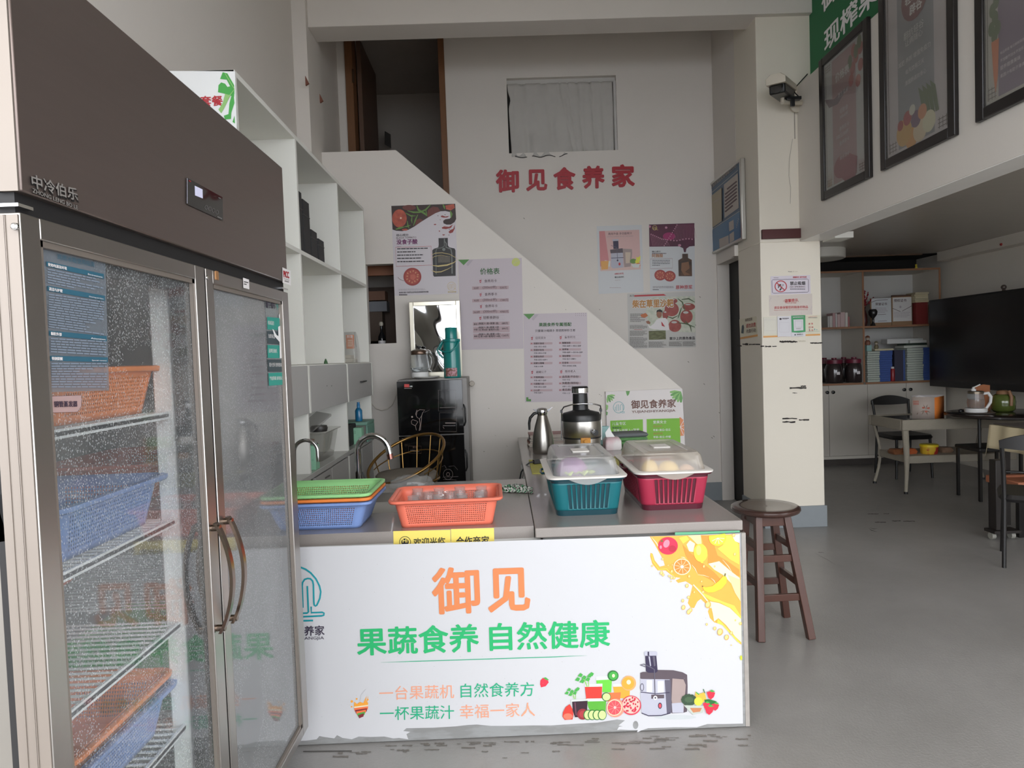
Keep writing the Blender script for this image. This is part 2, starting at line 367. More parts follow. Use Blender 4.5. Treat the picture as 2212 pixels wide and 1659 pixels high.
# stair wall: solid balustrade that runs down to the right, with a small opening under the landing
zt, xk, xe, ze = 3.096, -0.787, 1.45, 1.113
ha, hb, hza, hzb = -1.07, -0.845, 1.565, 2.2
b = MB().m(PAINT)
def pr_(pts): b.prism([(x, YS, z) for x, z in pts], (0, 0.1, 0))
pr_([(-1.40, 0), (ha, 0), (ha, zt), (-1.40, zt)]); pr_([(ha, 0), (hb, 0), (hb, hza), (ha, hza)]); pr_([(ha, hzb), (hb, hzb), (hb, zt), (ha, zt)])
pr_([(hb, 0), (xe, 0), (xe, ze), (xk, zt), (hb, zt)])
SW = S(b, 'wall_stair', 'white solid stair wall sloping down to the right', smooth=0)
b = MB().m(STEPM); b.box((-1.42, YS + 0.1, 2.22), (-0.79, YB, 2.3))
nst = 11
for i in range(nst):
    x0 = -0.79 + i * 0.198; z1 = 2.3 - (i + 1) * 2.3 / (nst + 1); b.box((x0, YS + 0.1, max(0, z1 - 0.28)), (x0 + 0.2, YB, z1))
S(b, 'trim_3', 'pale concrete steps behind the stair wall')
# dark store under the landing
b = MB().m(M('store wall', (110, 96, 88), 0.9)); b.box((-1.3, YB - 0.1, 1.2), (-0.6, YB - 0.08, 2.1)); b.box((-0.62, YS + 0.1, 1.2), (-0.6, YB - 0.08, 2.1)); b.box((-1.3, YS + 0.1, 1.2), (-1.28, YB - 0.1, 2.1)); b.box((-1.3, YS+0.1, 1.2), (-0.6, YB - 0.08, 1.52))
S(b, 'wall_store')
# upper room behind the doorway
b = MB().m(M('upper room wall', (176, 168, 160), 0.8)); b.box((-1.45, 8.3, 2.2), (0.2, 8.4, 4.7)); b.box((-1.55, YB + 0.14, 2.2), (-1.45, 8.4, 4.7)); b.box((0.05, YB + 0.14, 2.2), (0.13, 8.4, 4.7)); b.box((-1.55, YB+0.14, 2.2), (0.2, 8.4, 2.3)); b.box((-1.55, YB+0.14, 4.55), (0.2, 8.4, 4.7))
S(b, 'wall_upper')
b = MB().m(WOODJ); b.box((-1.345, YB - 0.02, 2.3), (-1.275, YB + 0.15, 4.5)); b.box((-0.49, YB - 0.02, 2.3), (-0.435, YB + 0.15, 4.5)); b.box((-1.345, YB - 0.02, 4.44), (-0.435, YB + 0.15, 4.5))
D1 = S(b, 'door_1', 'brown wooden frame of the upper doorway', bevel=0.003); 
b = MB().m(M('dark door leaf', (92, 68, 54), 0.45, var=0.15, vs=5, stretch=(10, 10, 1))); b.box((-1.262, YB + 0.12, 2.31), (-1.222, YB + 0.93, 4.43)); leaf = b.build('door_leaf', D1)
b = MB().m(M('hinge metal', (96, 76, 60), 0.4, 0.8)); b.tube([(-1.272, YB - 0.025, 3.98), (-1.272, YB - 0.025, 4.1)], 0.009, 8); b.build('hinge', D1)
p = Print(0, -1.221, (1, 0, 0)); p.poly([(831, 283), (855, 297), (855, 326), (831, 312)], M('door notice', (74, 72, 70), 0.6)); p.build('door_notice', D1)
# curtained opening
b = MB().m(M('window frame white', (190, 188, 184), 0.5)); b.box((0.13, YB + 0.05, 3.945), (1.14, YB + 0.09, 3.985)); b.box((1.118, YB + 0.02, 3.302), (1.14, YB + 0.09, 3.945))
W1 = S(b, 'window_1', 'small curtained opening high in the back wall')
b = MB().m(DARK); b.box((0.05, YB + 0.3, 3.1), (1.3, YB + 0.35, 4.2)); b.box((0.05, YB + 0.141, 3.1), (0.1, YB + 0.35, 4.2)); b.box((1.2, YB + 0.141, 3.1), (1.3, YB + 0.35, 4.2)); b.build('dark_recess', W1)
b = MB().m(M('grey white curtain cloth', (188, 185, 180), 0.85, var=0.06, vs=14, bump=0.15, bs=25)); nu, nv = 90, 26
def cur(u, v):   # u left->right, v top->bottom
    x = 0.135 + u * 0.975; z = 3.95 - v * 0.655
    fold = 0.0
    for c0, sl, amp, wd in ((0.14, 0.05, 0.02, 0.03), (0.35, 0.10, 0.018, 0.03), (0.50, 0.12, 0.016, 0.012), (0.575, 0.085, 0.012, 0.01), (0.66, 0.055, 0.014, 0.012), (0.785, 0.05, 0.016, 0.012), (0.90, 0.015, 0.012, 0.02)):
        d = (u - c0 - sl * v) / wd; fold += amp * math.exp(-d * d)
    fold += 0.004 * math.sin(u * 60 + v * 3)
    y = YB + 0.045 + fold
    if u < 0.62:
        y -= 0.05 * max(0, (v - 0.72) / 0.28) * (1 - max(0, (u - 0.52) / 0.1)) ; z -= 0.028 * max(0, (v - 0.8) / 0.2) * (1 - max(0, (u - 0.5) / 0.12))
        if v > 0.93: z += 0.008 * math.sin(u * 38)
    if u < 0.05: x += 0.02 * math.exp(-((v - 0.22) / 0.08) ** 2) + 0.02 * v
    return (x, y, z)
vs = [cur(i / nu, j / nv) for j in range(nv + 1) for i in range(nu + 1)]
fs = [(j*(nu+1)+i, j*(nu+1)+i+1, (j+1)*(nu+1)+i+1, (j+1)*(nu+1)+i) for j in range(nv) for i in range(nu)]
b.add(vs, fs); cu = b.build('curtain', None, 'creased grey-white curtain filling the small high opening', 'curtain', smooth=60, solid=0.002)
b = MB().m(BLACKP); b.tube([Vector(cur(i / 60 * 0.62, 1.0)) + Vector((0, -0.003, -0.003)) for i in range(3, 61)], 0.0035, 6); b.build('dark_hem', cu)
# right side wall (doorway), column, fascia
b = MB().m(PAINT); wall(b, 'y', 5.9, YB, 0, 4.6, XR, XR + 0.1, [(5.9, YB - 0.02, 0, 2.21)])
b.box((XR - 0.03, 5.9, 2.21), (XR, 6.0, 2.3)); S(b, 'wall_side', 'white side wall above the dark doorway')
b = MB().m(M('doorway darkness black', (16, 15, 15), 0.6)); b.box((XR + 0.12, 5.8, 0.001), (XR + 0.14, YB, 2.3)); S(b, 'door_2', 'dark doorway beside the column')  # black sheet painted in for the unlit space behind the opening
b = MB().m(CREAM); b.box((2.03, 5.4, 0), (2.50, 5.9, 2.24)); b.box((2.03, 5.4, 2.24), (2.46, 5.9, 4.6))
COLM = S(b, 'trim_4', 'square cream column with notices taped on it', bevel=0.004)
b = MB().m(PAINT2); b.box((2.34, 0.95, 2.24), (2.52, 5.4, 3.42)); S(b, 'wall_right', 'white fascia wall carrying framed posters', bevel=0.003)
b = MB().m(M('soffit bounce light paint', (240, 238, 234), 0.4)); b.box((2.342, 0.96, 2.236), (2.518, 5.398, 2.2398)); S(b, 'soffit_light_board', 'thin board under the fascia with bounced light in its colour')  # added thin board; light bounced up from the floor is put into its colour
b = MB().m(PAINT2); b.box((2.45, 0.95, 3.42), (2.6, 5.4, 4.6)); S(b, 'wall_right_upper')
b = MB().m(LAM); b.box((2.52, 5.2, 2.225), (2.66, 5.4, 2.27)); S(b, 'trim_5', 'white soffit strip behind the fascia')
b = MB().m(GREYB); b.box((-1.4, YB - 0.012, 0), (XR, YB, 0.17)); S(b, 'baseboard_back')
b = MB().m(GREYB); b.box((2.018, 5.386, 0), (2.512, 5.4, 0.168)); b.box((2.018, 5.4, 0), (2.03, 5.9, 0.168)); S(b, 'baseboard_column', bevel=0.002)
b = MB().m(M('maroon angle', (74, 30, 30), 0.5)); b.box((2.04, 5.372, 2.262), (2.35, 5.4, 2.335))
S(b, 'trim_6', 'short maroon metal plate on the column', bevel=0.003)
b = MB().m(BLACKP)
for x in (2.10, 2.29): b.lathe([(0.008, 0), (0.008, 0.004)], (x, 5.37, 2.30), 10, axis='y')
# right room shell
RW_ = M('right room wall', (232, 226, 216), 0.7, var=0.04)
b = MB().m(RW_); b.box((5.27, 0.8, 0), (5.4, 8.9, 2.6)); S(b, 'wall_right_far')
b = MB().m(M('recess shade wall', (34, 31, 30), 0.8)); b.box((2.5, 8.75, 0), (5.4, 8.9, 2.6)); S(b, 'wall_right_back')  # near-black colour stands for the shade of the deep recess above the bookcase
b = MB().m(RW_); b.box((2.5, 5.9, 0), (2.56, 8.8, 2.6)); S(b, 'wall_right_inner')
b = MB().m(M('glossy grey ceiling panel', (186, 180, 172), 0.28, var=0.08, vs=3, stretch=(1, 6, 1))); b.box((2.52, 0.95, 2.47), (5.3, 8.2, 2.53)); S(b, 'ceiling_right')
b = MB().m(DARK); b.box((2.52, 8.2, 2.47), (5.3, 8.8, 2.53)); S(b, 'ceiling_right_void')  # black strip carries the same painted recess shade overhead
b = MB().m(M('brown ceiling edge', (96, 74, 56), 0.5)); b.box((2.56, 8.18, 2.455), (5.0, 8.22, 2.49)); S(b, 'trim_7', 'thin brown edge where the panel ceiling ends')
b = MB().m(RW_); b.box((5.12, 0.95, 2.36), (5.27, 8.1, 2.47)); S(b, 'trim_8', 'white boxed pipe run under the right ceiling', bevel=0.004)
# marks of worn paint on the column, its side and the walls
SCUFF = M('dark scuff', (44, 38, 34), 0.8); CRK = M('grey scratch', (150, 144, 136), 0.8); PEEL = M('peeled patch', (196, 188, 172), 0.8)
p = Print(1, 5.398, (0, -1, 0), (1640, 580, 9.22))
def blot(x0, y0, x1, y1, mat, n=9):
    top = [(x0 + (x1-x0)*k/n, y0 + random.uniform(0, 0.35)*(y1-y0)) for k in range(n+1)]; bot = [(x0 + (x1-x0)*k/n, y1 - random.uniform(0, 0.35)*(y1-y0)) for k in range(n, -1, -1)]
    p.poly(top + bot, mat)
blot(405, 1435, 760, 1480, SCUFF, 18); blot(780, 1428, 925, 1462, PEEL); blot(1015, 1465, 1262, 1500, SCUFF, 14); blot(120, 1535, 240, 1568, SCUFF); blot(262, 1538, 352, 1562, SCUFF); blot(28, 1535, 100, 1565, SCUFF, 5); blot(575, 52, 650, 72, CRK, 5); blot(660, 50, 700, 74, PEEL, 5); blot(715, 52, 765, 72, PEEL, 5)
p.zm = (0, 0, 1)
for (x0, y0, x1, y1) in ((1706, 836, 1742, 841), (1712, 848, 1722, 850), (1690, 902, 1722, 906), (1690, 909, 1718, 914), (1726, 905, 1748, 909), (1730, 832, 1741, 836)): blot(x0, y0, x1, y1, SCUFF, 6)
p.line([(1712, 300), (1705, 345), (1704, 380), (1708, 405), (1707, 440)], 0.8, CRK)
p.build('scuff_mark', COLM, 'dark scuffs and chipped paint')
p = Print(0, 2.0285, (-1, 0, 0)); blot(1592, 745, 1602, 749, SCUFF, 5); blot(1618, 742, 1642, 746, SCUFF, 7); blot(1604, 741, 1616, 746, SCUFF, 5)
p.build('scuff_mark', COLM)
p = Print(1, YS - 0.001, (0, -1, 0)); 
for k in range(16):
    x, y = random.choice([(random.uniform(1030, 1120), random.uniform(860, 1020)), (random.uniform(1290, 1470), random.uniform(840, 860)), (random.uniform(1140, 1300), random.uniform(600, 670))]); p.poly([(x, y), (x + random.uniform(2, 5), y + random.uniform(0, 4)), (x + 1, y + 2)], CRK)
p.build('scuff_mark', SW)
p = Print(1, YB - 0.001, (0, -1, 0))
for x, y in ((1519, 828), (1552, 890), (1540, 941), (1536, 944), (1562, 870), (1485, 780), (1510, 640), (1130, 470), (1005, 620), (1500, 700)): p.poly([(x, y), (x + 3, y + 1), (x + 4, y + 4), (x + 1, y + 2)], CRK)
p.build('scuff_mark', WB)

FSC = M('floor scratch', (74, 70, 66), 0.6); FGR = M('floor grime', (112, 107, 101), 0.6, var=0.15, vs=30)
p = Print(2, 0.0, (0, 0, 1), (1760, 820, 3.77)); p.zm = (1760, 820, 3.77)
for (x0, y0, x1, y1) in ((490, 1156, 580, 1166), (630, 1146, 700, 1156), (720, 1150, 815, 1158), (430, 1090, 520, 1097), (560, 1090, 605, 1096), (30, 1405, 75, 1409)): blot(x0, y0, x1, y1, FSC, 7)
p.line([(440, 1210), (462, 1228), (510, 1240)], [1, 5, 1], FSC).line([(448, 1206), (480, 1216), (510, 1212)], [1, 4, 1], FSC).line([(0, 1412), (110, 1470), (170, 1508)], [1, 2, 1], FGR)
p.zm = (0, 0, 1)
for k in range(70):
    x = random.uniform(700, 1615); y = 1612 - (x - 655) * 0.0313 + abs(random.gauss(0, 14)); w_ = random.uniform(6, 34); blot(x, y, x + w_, y + random.uniform(1.5, 5), FGR, 6)
p.line([(655, 1623), (760, 1622)], 2, FSC)
tag(p.build('floor_marks', FL_, 'dark scratches and grime on the floor'), kind='stuff')
# ------------------------------------------------------------------ counter
QZ = M('speckled grey quartz', (140, 133, 128), 0.22, var=0.10, vs=260, coat=0.2)
QZ2 = M('speckled quartz edge', (160, 152, 146), 0.35, var=0.12, vs=260)
CABW = M('counter carcass', (186, 184, 180), 0.5, var=0.04)
T = 0.78
ct = empty('service_counter', (-0.2, 3.0, 0), 'L-shaped white service counter with grey quartz top and printed front', 'counter')
b = MB().m(CABW); b.box((-1.40, 2.60, 0.05), (0.13, 3.55, 0.735)); b.box((0.12, 2.60, 0.05), (0.855, 5.5, 0.742)); b.m(M('plinth', (90, 88, 86), 0.6)); b.box((-1.4, 2.62, 0.0), (0.1, 3.5, 0.05)); b.box((0.14, 2.62, 0), (0.84, 5.45, 0.05)); b.build('carcass', ct)
# left top with the sink cut out
b = MB().m(QZ); sx0, sx1, sy0, sy1 = -0.86, -0.405, 2.93, 3.38
for a, c in (((-1.42, 2.60), (sx0, 3.62)), ((sx1, 2.60), (0.096, 3.62)), ((sx0, 2.60), (sx1, sy0)), ((sx0, sy1), (sx1, 3.62))): b.box((a[0], a[1], 0.735), (c[0], c[1], T))
b.build('worktop', ct, smooth=0)
b = MB().m(QZ); b.box((0.099, 2.562, 0.742), (0.877, 5.5, T)); b.build('worktop', ct, bevel=0.004)
b = MB().m(STEEL); b.box((sx0, sy0, 0.60), (sx1, sy1, 0.602)); b.box((sx0, sy0, 0.6), (sx0+0.003, sy1, T)); b.box((sx1-0.003, sy0, 0.6), (sx1, sy1, T)); b.box((sx0, sy0, 0.6), (sx1, sy0+0.003, T)); b.box((sx0, sy1-0.003, 0.6), (sx1, sy1, T))
b.build('sink_basin', ct); 
PG = M('bare grey panel base', (128, 128, 127), 0.55, var=0.07, vs=12, stretch=(1, 1, 4), rgb2=(140, 141, 141), bump=0.05)
b = MB().m(PG); b.box((-1.40, 2.545, 0.004), (0.864, 2.56, 0.737)); fp = b.build('front_panel', ct)
b = MB().m(M('raw board edge', (150, 144, 138), 0.7, var=0.2, vs=40)); b.box((0.8645, 2.544, 0.004), (0.880, 2.56, 0.737)); b.build('edge_strip', ct)
b = MB().m(CHROME)
for y in (2.70, 3.3): b.tube([(0.857, y, 0.52), (0.885, y, 0.53), (0.893, y, 0.56), (0.893, y, 0.66), (0.885, y, 0.69), (0.857, y, 0.70)], 0.006, 8)
b.build('handle', ct)
# white vinyl with its torn lower edge and all of its print
VIN = M('white vinyl', (194, 194, 197), 0.4, var=0.015, vs=2, coat=0.15)
PY = 2.545
pr = Print(1, PY, (0, -1, 0))
top = [(560, 1185), (1598, 1152.6), (1606, 1575)]
edge = [(1605, 1563), (1560, 1564), (1528, 1564), (1505, 1571), (1460, 1571), (1432, 1572), (1400, 1573), (1385, 1578), (1375, 1583), (1378, 1577), (1360, 1577), (1340, 1576), (1333, 1577), (1337, 1570), (1345, 1569), (1336, 1567), (1350, 1556), (1333, 1554), (1315, 1557), (1290, 1561), (1250, 1563), (1190, 1567), (1150, 1567), (1100, 1568), (1060, 1568), (1030, 1565), (1010, 1566), (985, 1569), (935, 1572), (878, 1573), (871, 1579), (886, 1581), (878, 1586), (882, 1597), (862, 1594), (850, 1595), (830, 1591), (800, 1592), (775, 1591), (760, 1597), (740, 1594), (728, 1588), (722, 1595), (700, 1592), (690, 1590), (684, 1597), (660, 1600), (560, 1604)]
pr.poly([(560, 1185), (1598, 1152.6), (1605, 1563)] + edge[1:], VIN, 0.5)
pr.ell(1373, 1566, 6, 9, PG, 1, 10); pr.poly([(1295, 1588), (1330, 1584), (1332, 1588), (1300, 1590)], VIN, 0.8)
pr.build('vinyl_sheet', ct)
OR = M('print orange', (210, 124, 74), 0.5); GR = M('print green', (30, 168, 100), 0.5); GR2 = M('print dark green', (20, 160, 116), 0.5); SAL = M('print salmon', (222, 152, 122), 0.5)
TEAL = M('print teal', (14, 140, 150), 0.5); NAVY = M('print dark grey', (56, 48, 66), 0.5); BLK = M('print black', (30, 28, 30), 0.5); WHT = M('print white', (236, 236, 236), 0.5); RED = M('print red', (176, 34, 44), 0.5)
pr = Print(1, PY, (0, -1, 0))
pr.text('御', (937, 1326), (1036, 1322), OR, 2, 0.028, h=97).text('见', (1057, 1321), (1144, 1318), OR, 2, 0.035, h=90)
pr.text('果蔬食养', (773, 1416), (1034, 1407), GR, 2, 0.026, h=59).text('自然健康', (1059, 1405), (1317, 1397), GR, 2, 0.026, h=58)
pr.line([(823, 1431), (900, 1428.5), (1200, 1419), (1268, 1416)], [0.2, 1.6, 1.6, 0.2], GR2, 2)
pr.zm = (740, 1420, 4.809)
pr.text('一台果蔬机', (383, 446), (1160, 424), SAL, 2, 0.0).text('自然食养方', (1228, 420), (1990, 402), GR2, 2, 0.002).text('一杯果蔬汁', (390, 655), (1160, 638), GR2, 2, 0.002).text('幸福一家人', (1220, 638), (2000, 612), SAL, 2, 0.0)
pr.zm = (0, 0, 1)
pr.text('御见食养家', (591, 1376), (701, 1372), NAVY, 2, 0.022, h=21).text('YUJIANSHIYANGJIA', (591, 1386), (700, 1383), NAVY, 2, 0.0, h=8.5)
pr.build('lettering', ct)
pr = Print(1, PY, (0, -1, 0), (640, 1200, 6.38))
LW = 23
pr.line([(-260, 480), (-250, 380), (-190, 270), (-90, 190), (20, 160), (60, 163), (130, 190), (200, 240), (270, 320), (320, 420), (338, 500), (325, 590), (300, 650), (282, 685), (265, 696), (248, 684), (242, 640), (236, 400), (225, 350), (195, 320), (158, 316), (115, 330), (88, 370), (82, 420), (92, 720)], LW, TEAL, 2)
pr.line([(152, 420), (168, 780), (150, 793), (68, 797), (-60, 800)], LW, TEAL, 2).line([(205, 705), (208, 788), (360, 783), (384, 795), (380, 822), (350, 832), (68, 845), (-60, 850)], LW, TEAL, 2).line([(70, 900), (232, 896)], LW, TEAL, 2)
pr.line([(-110, 330), (-100, 700)], LW, TEAL, 2).line([(-180, 400), (-20, 395)], LW, TEAL, 2).line([(-20, 340), (-14, 700)], LW, TEAL, 2)
pr.build('logo', ct)
# juice splash with fruit
C_ = lambda n_, *c: M('print ' + n_, [v * 0.93 for v in c], 0.5, var=0.04, vs=20)
o1 = C_('splash orange', 252, 176, 74); o2 = C_('splash deep', 250, 150, 60); o3 = C_('splash yellow', 246, 214, 84); o4 = C_('splash milk', 226, 236, 196); o5 = C_('splash peach', 250, 214, 160); dr = C_('drop', 226, 176, 96); drl = C_('drop light', 246, 226, 140)
pr = Print(1, PY, (0, -1, 0), (1380, 1140, 5.53))
pr.poly([(130, 104), (1200, 76), (1215, 600), (1225, 1400), (1180, 1360), (1100, 1270), (1000, 1160), (900, 1130), (850, 1080), (825, 1000), (850, 940), (790, 900), (740, 850), (700, 880), (660, 960), (620, 955), (585, 900), (620, 780), (640, 690), (560, 640), (470, 660), (440, 630), (500, 600), (430, 590), (380, 560), (320, 510), (225, 510), (160, 430), (135, 340), (140, 300), (165, 310), (190, 390), (250, 465), (310, 450), (290, 380), (240, 290), (190, 200)], o1, 1)
pr.poly([(740, 90), (860, 100), (900, 200), (940, 330), (1060, 400), (1200, 500), (1205, 580), (1120, 560), (1000, 460), (900, 420), (820, 430), (830, 330), (780, 220)], o2, 1.6)
pr.poly([(520, 200), (640, 320), (760, 420), (900, 530), (1000, 640), (960, 700), (850, 620), (700, 540), (620, 440), (560, 330)], o2, 1.6)
pr.poly([(580, 90), (740, 88), (750, 190), (700, 200), (620, 120)], o5, 1.5).poly([(570, 200), (610, 150), (670, 190), (650, 290), (600, 280)], o4, 1.7).poly([(480, 120), (570, 96), (600, 140), (530, 190)], o3, 1.5)
pr.poly([(1040, 90), (1110, 90), (1195, 200), (1200, 440), (1090, 380), (940, 250), (1000, 210), (1040, 140)], o3, 1.7).poly([(1110, 88), (1200, 80), (1202, 180), (1150, 160)], WHT, 1.8)
pr.poly([(830, 430), (960, 400), (1100, 520), (1205, 600), (1210, 760), (1100, 660), (1000, 560), (900, 500)], o4, 1.9).poly([(1060, 560), (1210, 620), (1215, 880), (1150, 780)], o5, 2)
pr.poly([(670, 690), (790, 790), (1000, 880), (1140, 930), (1220, 1060), (1222, 1090), (1100, 960), (960, 890), (860, 870), (760, 800)], o3, 1.7)
pr.poly([(850, 880), (960, 900), (1090, 960), (1222, 1090), (1224, 1370), (1150, 1300), (1040, 1160), (950, 1080), (900, 1120), (880, 1010)], o4, 2)
pr.poly([(940, 1085), (980, 1120), (1225, 1385), (1180, 1365), (1000, 1165), (935, 1140)], o3, 2.2).line([(650, 680), (760, 800), (840, 900), (860, 960)], 14, o4, 2.4).line([(150, 310), (170, 400), (240, 500), (330, 490), (420, 580)], 9, o3, 2.1)
for x0, y0, x1, y1, wd in ((150, 110, 260, 270, 12), (500, 350, 560, 370, 9), (630, 440, 700, 550, 8), (860, 600, 920, 670, 8), (1000, 380, 1130, 560, 8), (700, 560, 840, 590, 6)): pr.line([(x0, y0), ((x0+x1)/2 + 6, (y0+y1)/2 - 6), (x1, y1)], [2, wd, 2], o4, 2.6)
PKr = C_('pomegranate red', 222, 44, 78); PKl = C_('pomegranate light', 246, 140, 160); ORr = C_('orange flesh', 240, 140, 60); CRl = C_('rind cream', 250, 232, 190); LEM = C_('lemon', 232, 226, 74); LIM = C_('lime rind', 206, 212, 56); BAN = C_('banana', 220, 208, 58); BRN = C_('stem brown', 120, 100, 50); DR2 = C_('pomegranate dark', 186, 36, 60)
pr.ell(348, 216, 118, 105, PKr, 3, 26).ell(330, 190, 36, 50, PKl, 3.4, 14, 0.4).ell(400, 250, 46, 40, DR2, 3.4, 12).ell(275, 158, 16, 14, BRN, 3.5, 8).ell(262, 232, 14, 22, PKl, 3.4, 10)
pr.ell(517, 466, 104, 98, CRl, 3, 26).ell(517, 466, 92, 87, ORr, 3.3, 24)
for k in range(10): a = k * PI / 5 + 0.2; pr.line([(517, 466), (517 + 88*math.cos(a), 466 + 82*math.sin(a))], 4, CRl, 3.6)
pr.ell(517, 466, 18, 17, WHT, 3.8, 10)
pr.ell(738, 300, 82, 108, LEM, 3, 24, -0.1).ell(755, 410, 16, 14, LEM, 3.1, 8).ell(715, 270, 30, 60, C_('lemon light', 238, 240, 120), 3.3, 14)
pr.ell(940, 120, 104, 98, LIM, 3, 20, 0, -0.55, PI + 0.2).ell(942, 122, 84, 78, LEM, 3.3, 18, 0, -0.5, PI + 0.15)
for k in range(5): a = 0.1 + k * PI / 5; pr.line([(942, 122), (942 + 80*math.cos(a), 122 + 74*math.sin(a))], 4, WHT, 3.6)
pr.poly([(760, 700), (800, 712), (880, 696), (950, 640), (1010, 575), (1030, 570), (1052, 600), (1046, 660), (990, 730), (900, 770), (830, 775), (780, 750)], BAN, 3).line([(1026, 580), (1034, 545)], 16, BRN, 3.2).ell(762, 700, 9, 8, BRN, 3.3, 8)
for x, y, r in ((576, 694, 22), (595, 832, 18), (526, 872, 18), (534, 953, 26), (596, 1008, 26), (618, 985, 24), (828, 920, 38), (812, 1155, 14), (908, 1203, 20), (972, 1246, 38), (1050, 1310, 30), (1106, 1258, 20), (1104, 1404, 8), (385, 642, 8), (272, 540, 22), (292, 564, 16), (392, 598, 18), (424, 600, 16), (364, 578, 14), (160, 456, 12), (285, 375, 14), (602, 582, 16), (662, 770, 12), (778, 462, 16), (750, 642, 12), (768, 770, 18), (1148, 316, 18), (906, 462, 11), (1154, 1106, 11), (1215, 1145, 18), (1135, 92, 20), (395, 522, 18), (350, 450, 9), (400, 445, 9)): pr.ell(x, y, r*0.9, r*1.15, dr, 2.8, 12, 0.3).ell(x - r*0.1, y - r*0.1, r*0.6, r*0.85, drl, 3.0, 10, 0.3)
pr.ell(1222, 1555, 14, 30, LIM, 2, 12)
pr.build('splash_picture', ct)
pr = Print(1, PY, (0, -1, 0), (1598, 1148, 1)); pr.poly([(-140, 2), (0, -2), (0, 2), (-62, 5), (-140, 8)], C_('leaf strip', 96, 170, 130), 0.7); pr.build('print_strip', ct)
# juicer still life, zoom 1190,1400
pr = Print(1, PY, (0, -1, 0), (1190, 1400, 5.027))
SIL = C_('silver', 186, 186, 200); SILd = C_('silver dark', 96, 92, 108); PUR = C_('purple black', 52, 44, 72); SMK = C_('smoke brown', 168, 150, 146); SMd = C_('smoke dark', 92, 80, 88); LG = C_('leaf green', 72, 172, 74); DG = C_('deep green', 42, 110, 52); RJ = C_('tomato red', 216, 62, 52); GJ = C_('green juice', 108, 206, 66); OJ = C_('orange juice', 248, 168, 60); OJ2 = C_('carrot juice', 246, 120, 70); BT = C_('beet juice', 50, 26, 40); GLS = C_('glass print', 214, 220, 216); PGf = C_('grapefruit', 234, 84, 92); CU = C_('cucumber', 206, 224, 150); WMN = C_('shadow grey', 196, 200, 202)
pr.ell(1350, 750, 230, 26, WMN, 1, 20)
pr.poly([(1150, 236), (1330, 240), (1430, 262), (1480, 290), (1485, 420), (1478, 690), (1440, 702), (1310, 708), (1280, 500), (1150, 300)], SMd, 1.4).poly([(1320, 330), (1440, 340), (1465, 400), (1450, 600), (1440, 690), (1330, 690), (1310, 560)], SMK, 1.8).poly([(1312, 600), (1440, 590), (1440, 700), (1320, 702)], SIL, 2)
pr.poly([(970, 270), (1000, 258), (1250, 255), (1296, 290), (1290, 345), (1010, 345), (970, 330)], SMd, 2.2).poly([(970, 335), (1290, 340), (1290, 480), (1140, 496), (975, 478)], SIL, 2.2).poly([(972, 478), (1140, 496), (1290, 482), (1300, 700), (1200, 728), (1060, 730), (985, 700)], SIL, 2.4).poly([(1235, 345), (1300, 345), (1310, 700), (1260, 715)], SILd, 2.6).poly([(1090, 505), (1230, 505), (1230, 545), (1090, 550)], SMd, 2.8)
pr.line([(975, 478), (1140, 496), (1290, 482)], 8, PUR, 3).line([(985, 705), (1060, 735), (1200, 732), (1300, 705)], 10, PUR, 3)
pr.poly([(1024, 75), (1144, 75), (1160, 250), (1140, 268), (1060, 268), (1032, 250)], PUR, 2.8).poly([(1012, 45), (1030, 36), (1140, 36), (1156, 46), (1154, 82), (1016, 84)], SIL, 3).poly([(1060, 90), (1075, 90), (1088, 190), (1078, 200)], SIL, 3.2).poly([(1105, 90), (1130, 90), (1136, 190), (1120, 200)], SILd, 3.2).poly([(1050, 40), (1066, 38), (1068, 82), (1050, 82)], PUR, 3.2)
pr.line([(1030, 205), (970, 182), (1010, 174), (1090, 212), (1124, 232), (1132, 540)], 10, SILd, 3.4).ell(1134, 540, 22, 22, WHT, 3.6, 14).ell(1134, 540, 10, 10, PUR, 3.8, 8).ell(1185, 626, 22, 34, PUR, 3, 14).ell(1185, 626, 14, 24, PGf, 3.3, 12)
pr.poly([(1040, 350), (1100, 350), (1100, 478), (1040, 476)], WHT, 2.5).poly([(1160, 360), (1225, 360), (1225, 480), (1160, 482)], WHT, 2.5).ell(990, 425, 22, 44, SILd, 2.6, 12).ell(990, 425, 14, 34, SIL, 2.8, 12)
pr.poly([(490, 310), (666, 300), (660, 430), (640, 470), (560, 470), (500, 440)], GLS, 1.4).poly([(493, 350), (664, 340), (655, 480), (560, 480), (500, 440)], GJ, 1.8).ell(675, 300, 60, 58, DG, 2.4, 20).ell(678, 300, 48, 46, LG, 2.6, 18).ell(680, 300, 16, 20, CRl, 2.8, 10)
pr.poly([(672, 390), (860, 385), (858, 520), (700, 530)], GLS, 1.6).poly([(674, 420), (858, 415), (856, 545), (700, 545)], OJ, 2).ell(845, 382, 80, 82, C_('orange rind', 244, 170, 110), 2.4, 22).ell(838, 382, 66, 66, OJ, 2.6, 20).ell(845, 370, 24, 26, CRl, 2.8, 10)
pr.poly([(368, 390), (560, 385), (556, 560), (380, 570)], GLS, 1.8).poly([(369, 422), (557, 418), (552, 560), (384, 565)], RJ, 2.2).poly([(570, 490), (760, 480), (750, 570), (600, 580)], OJ2, 2.3)
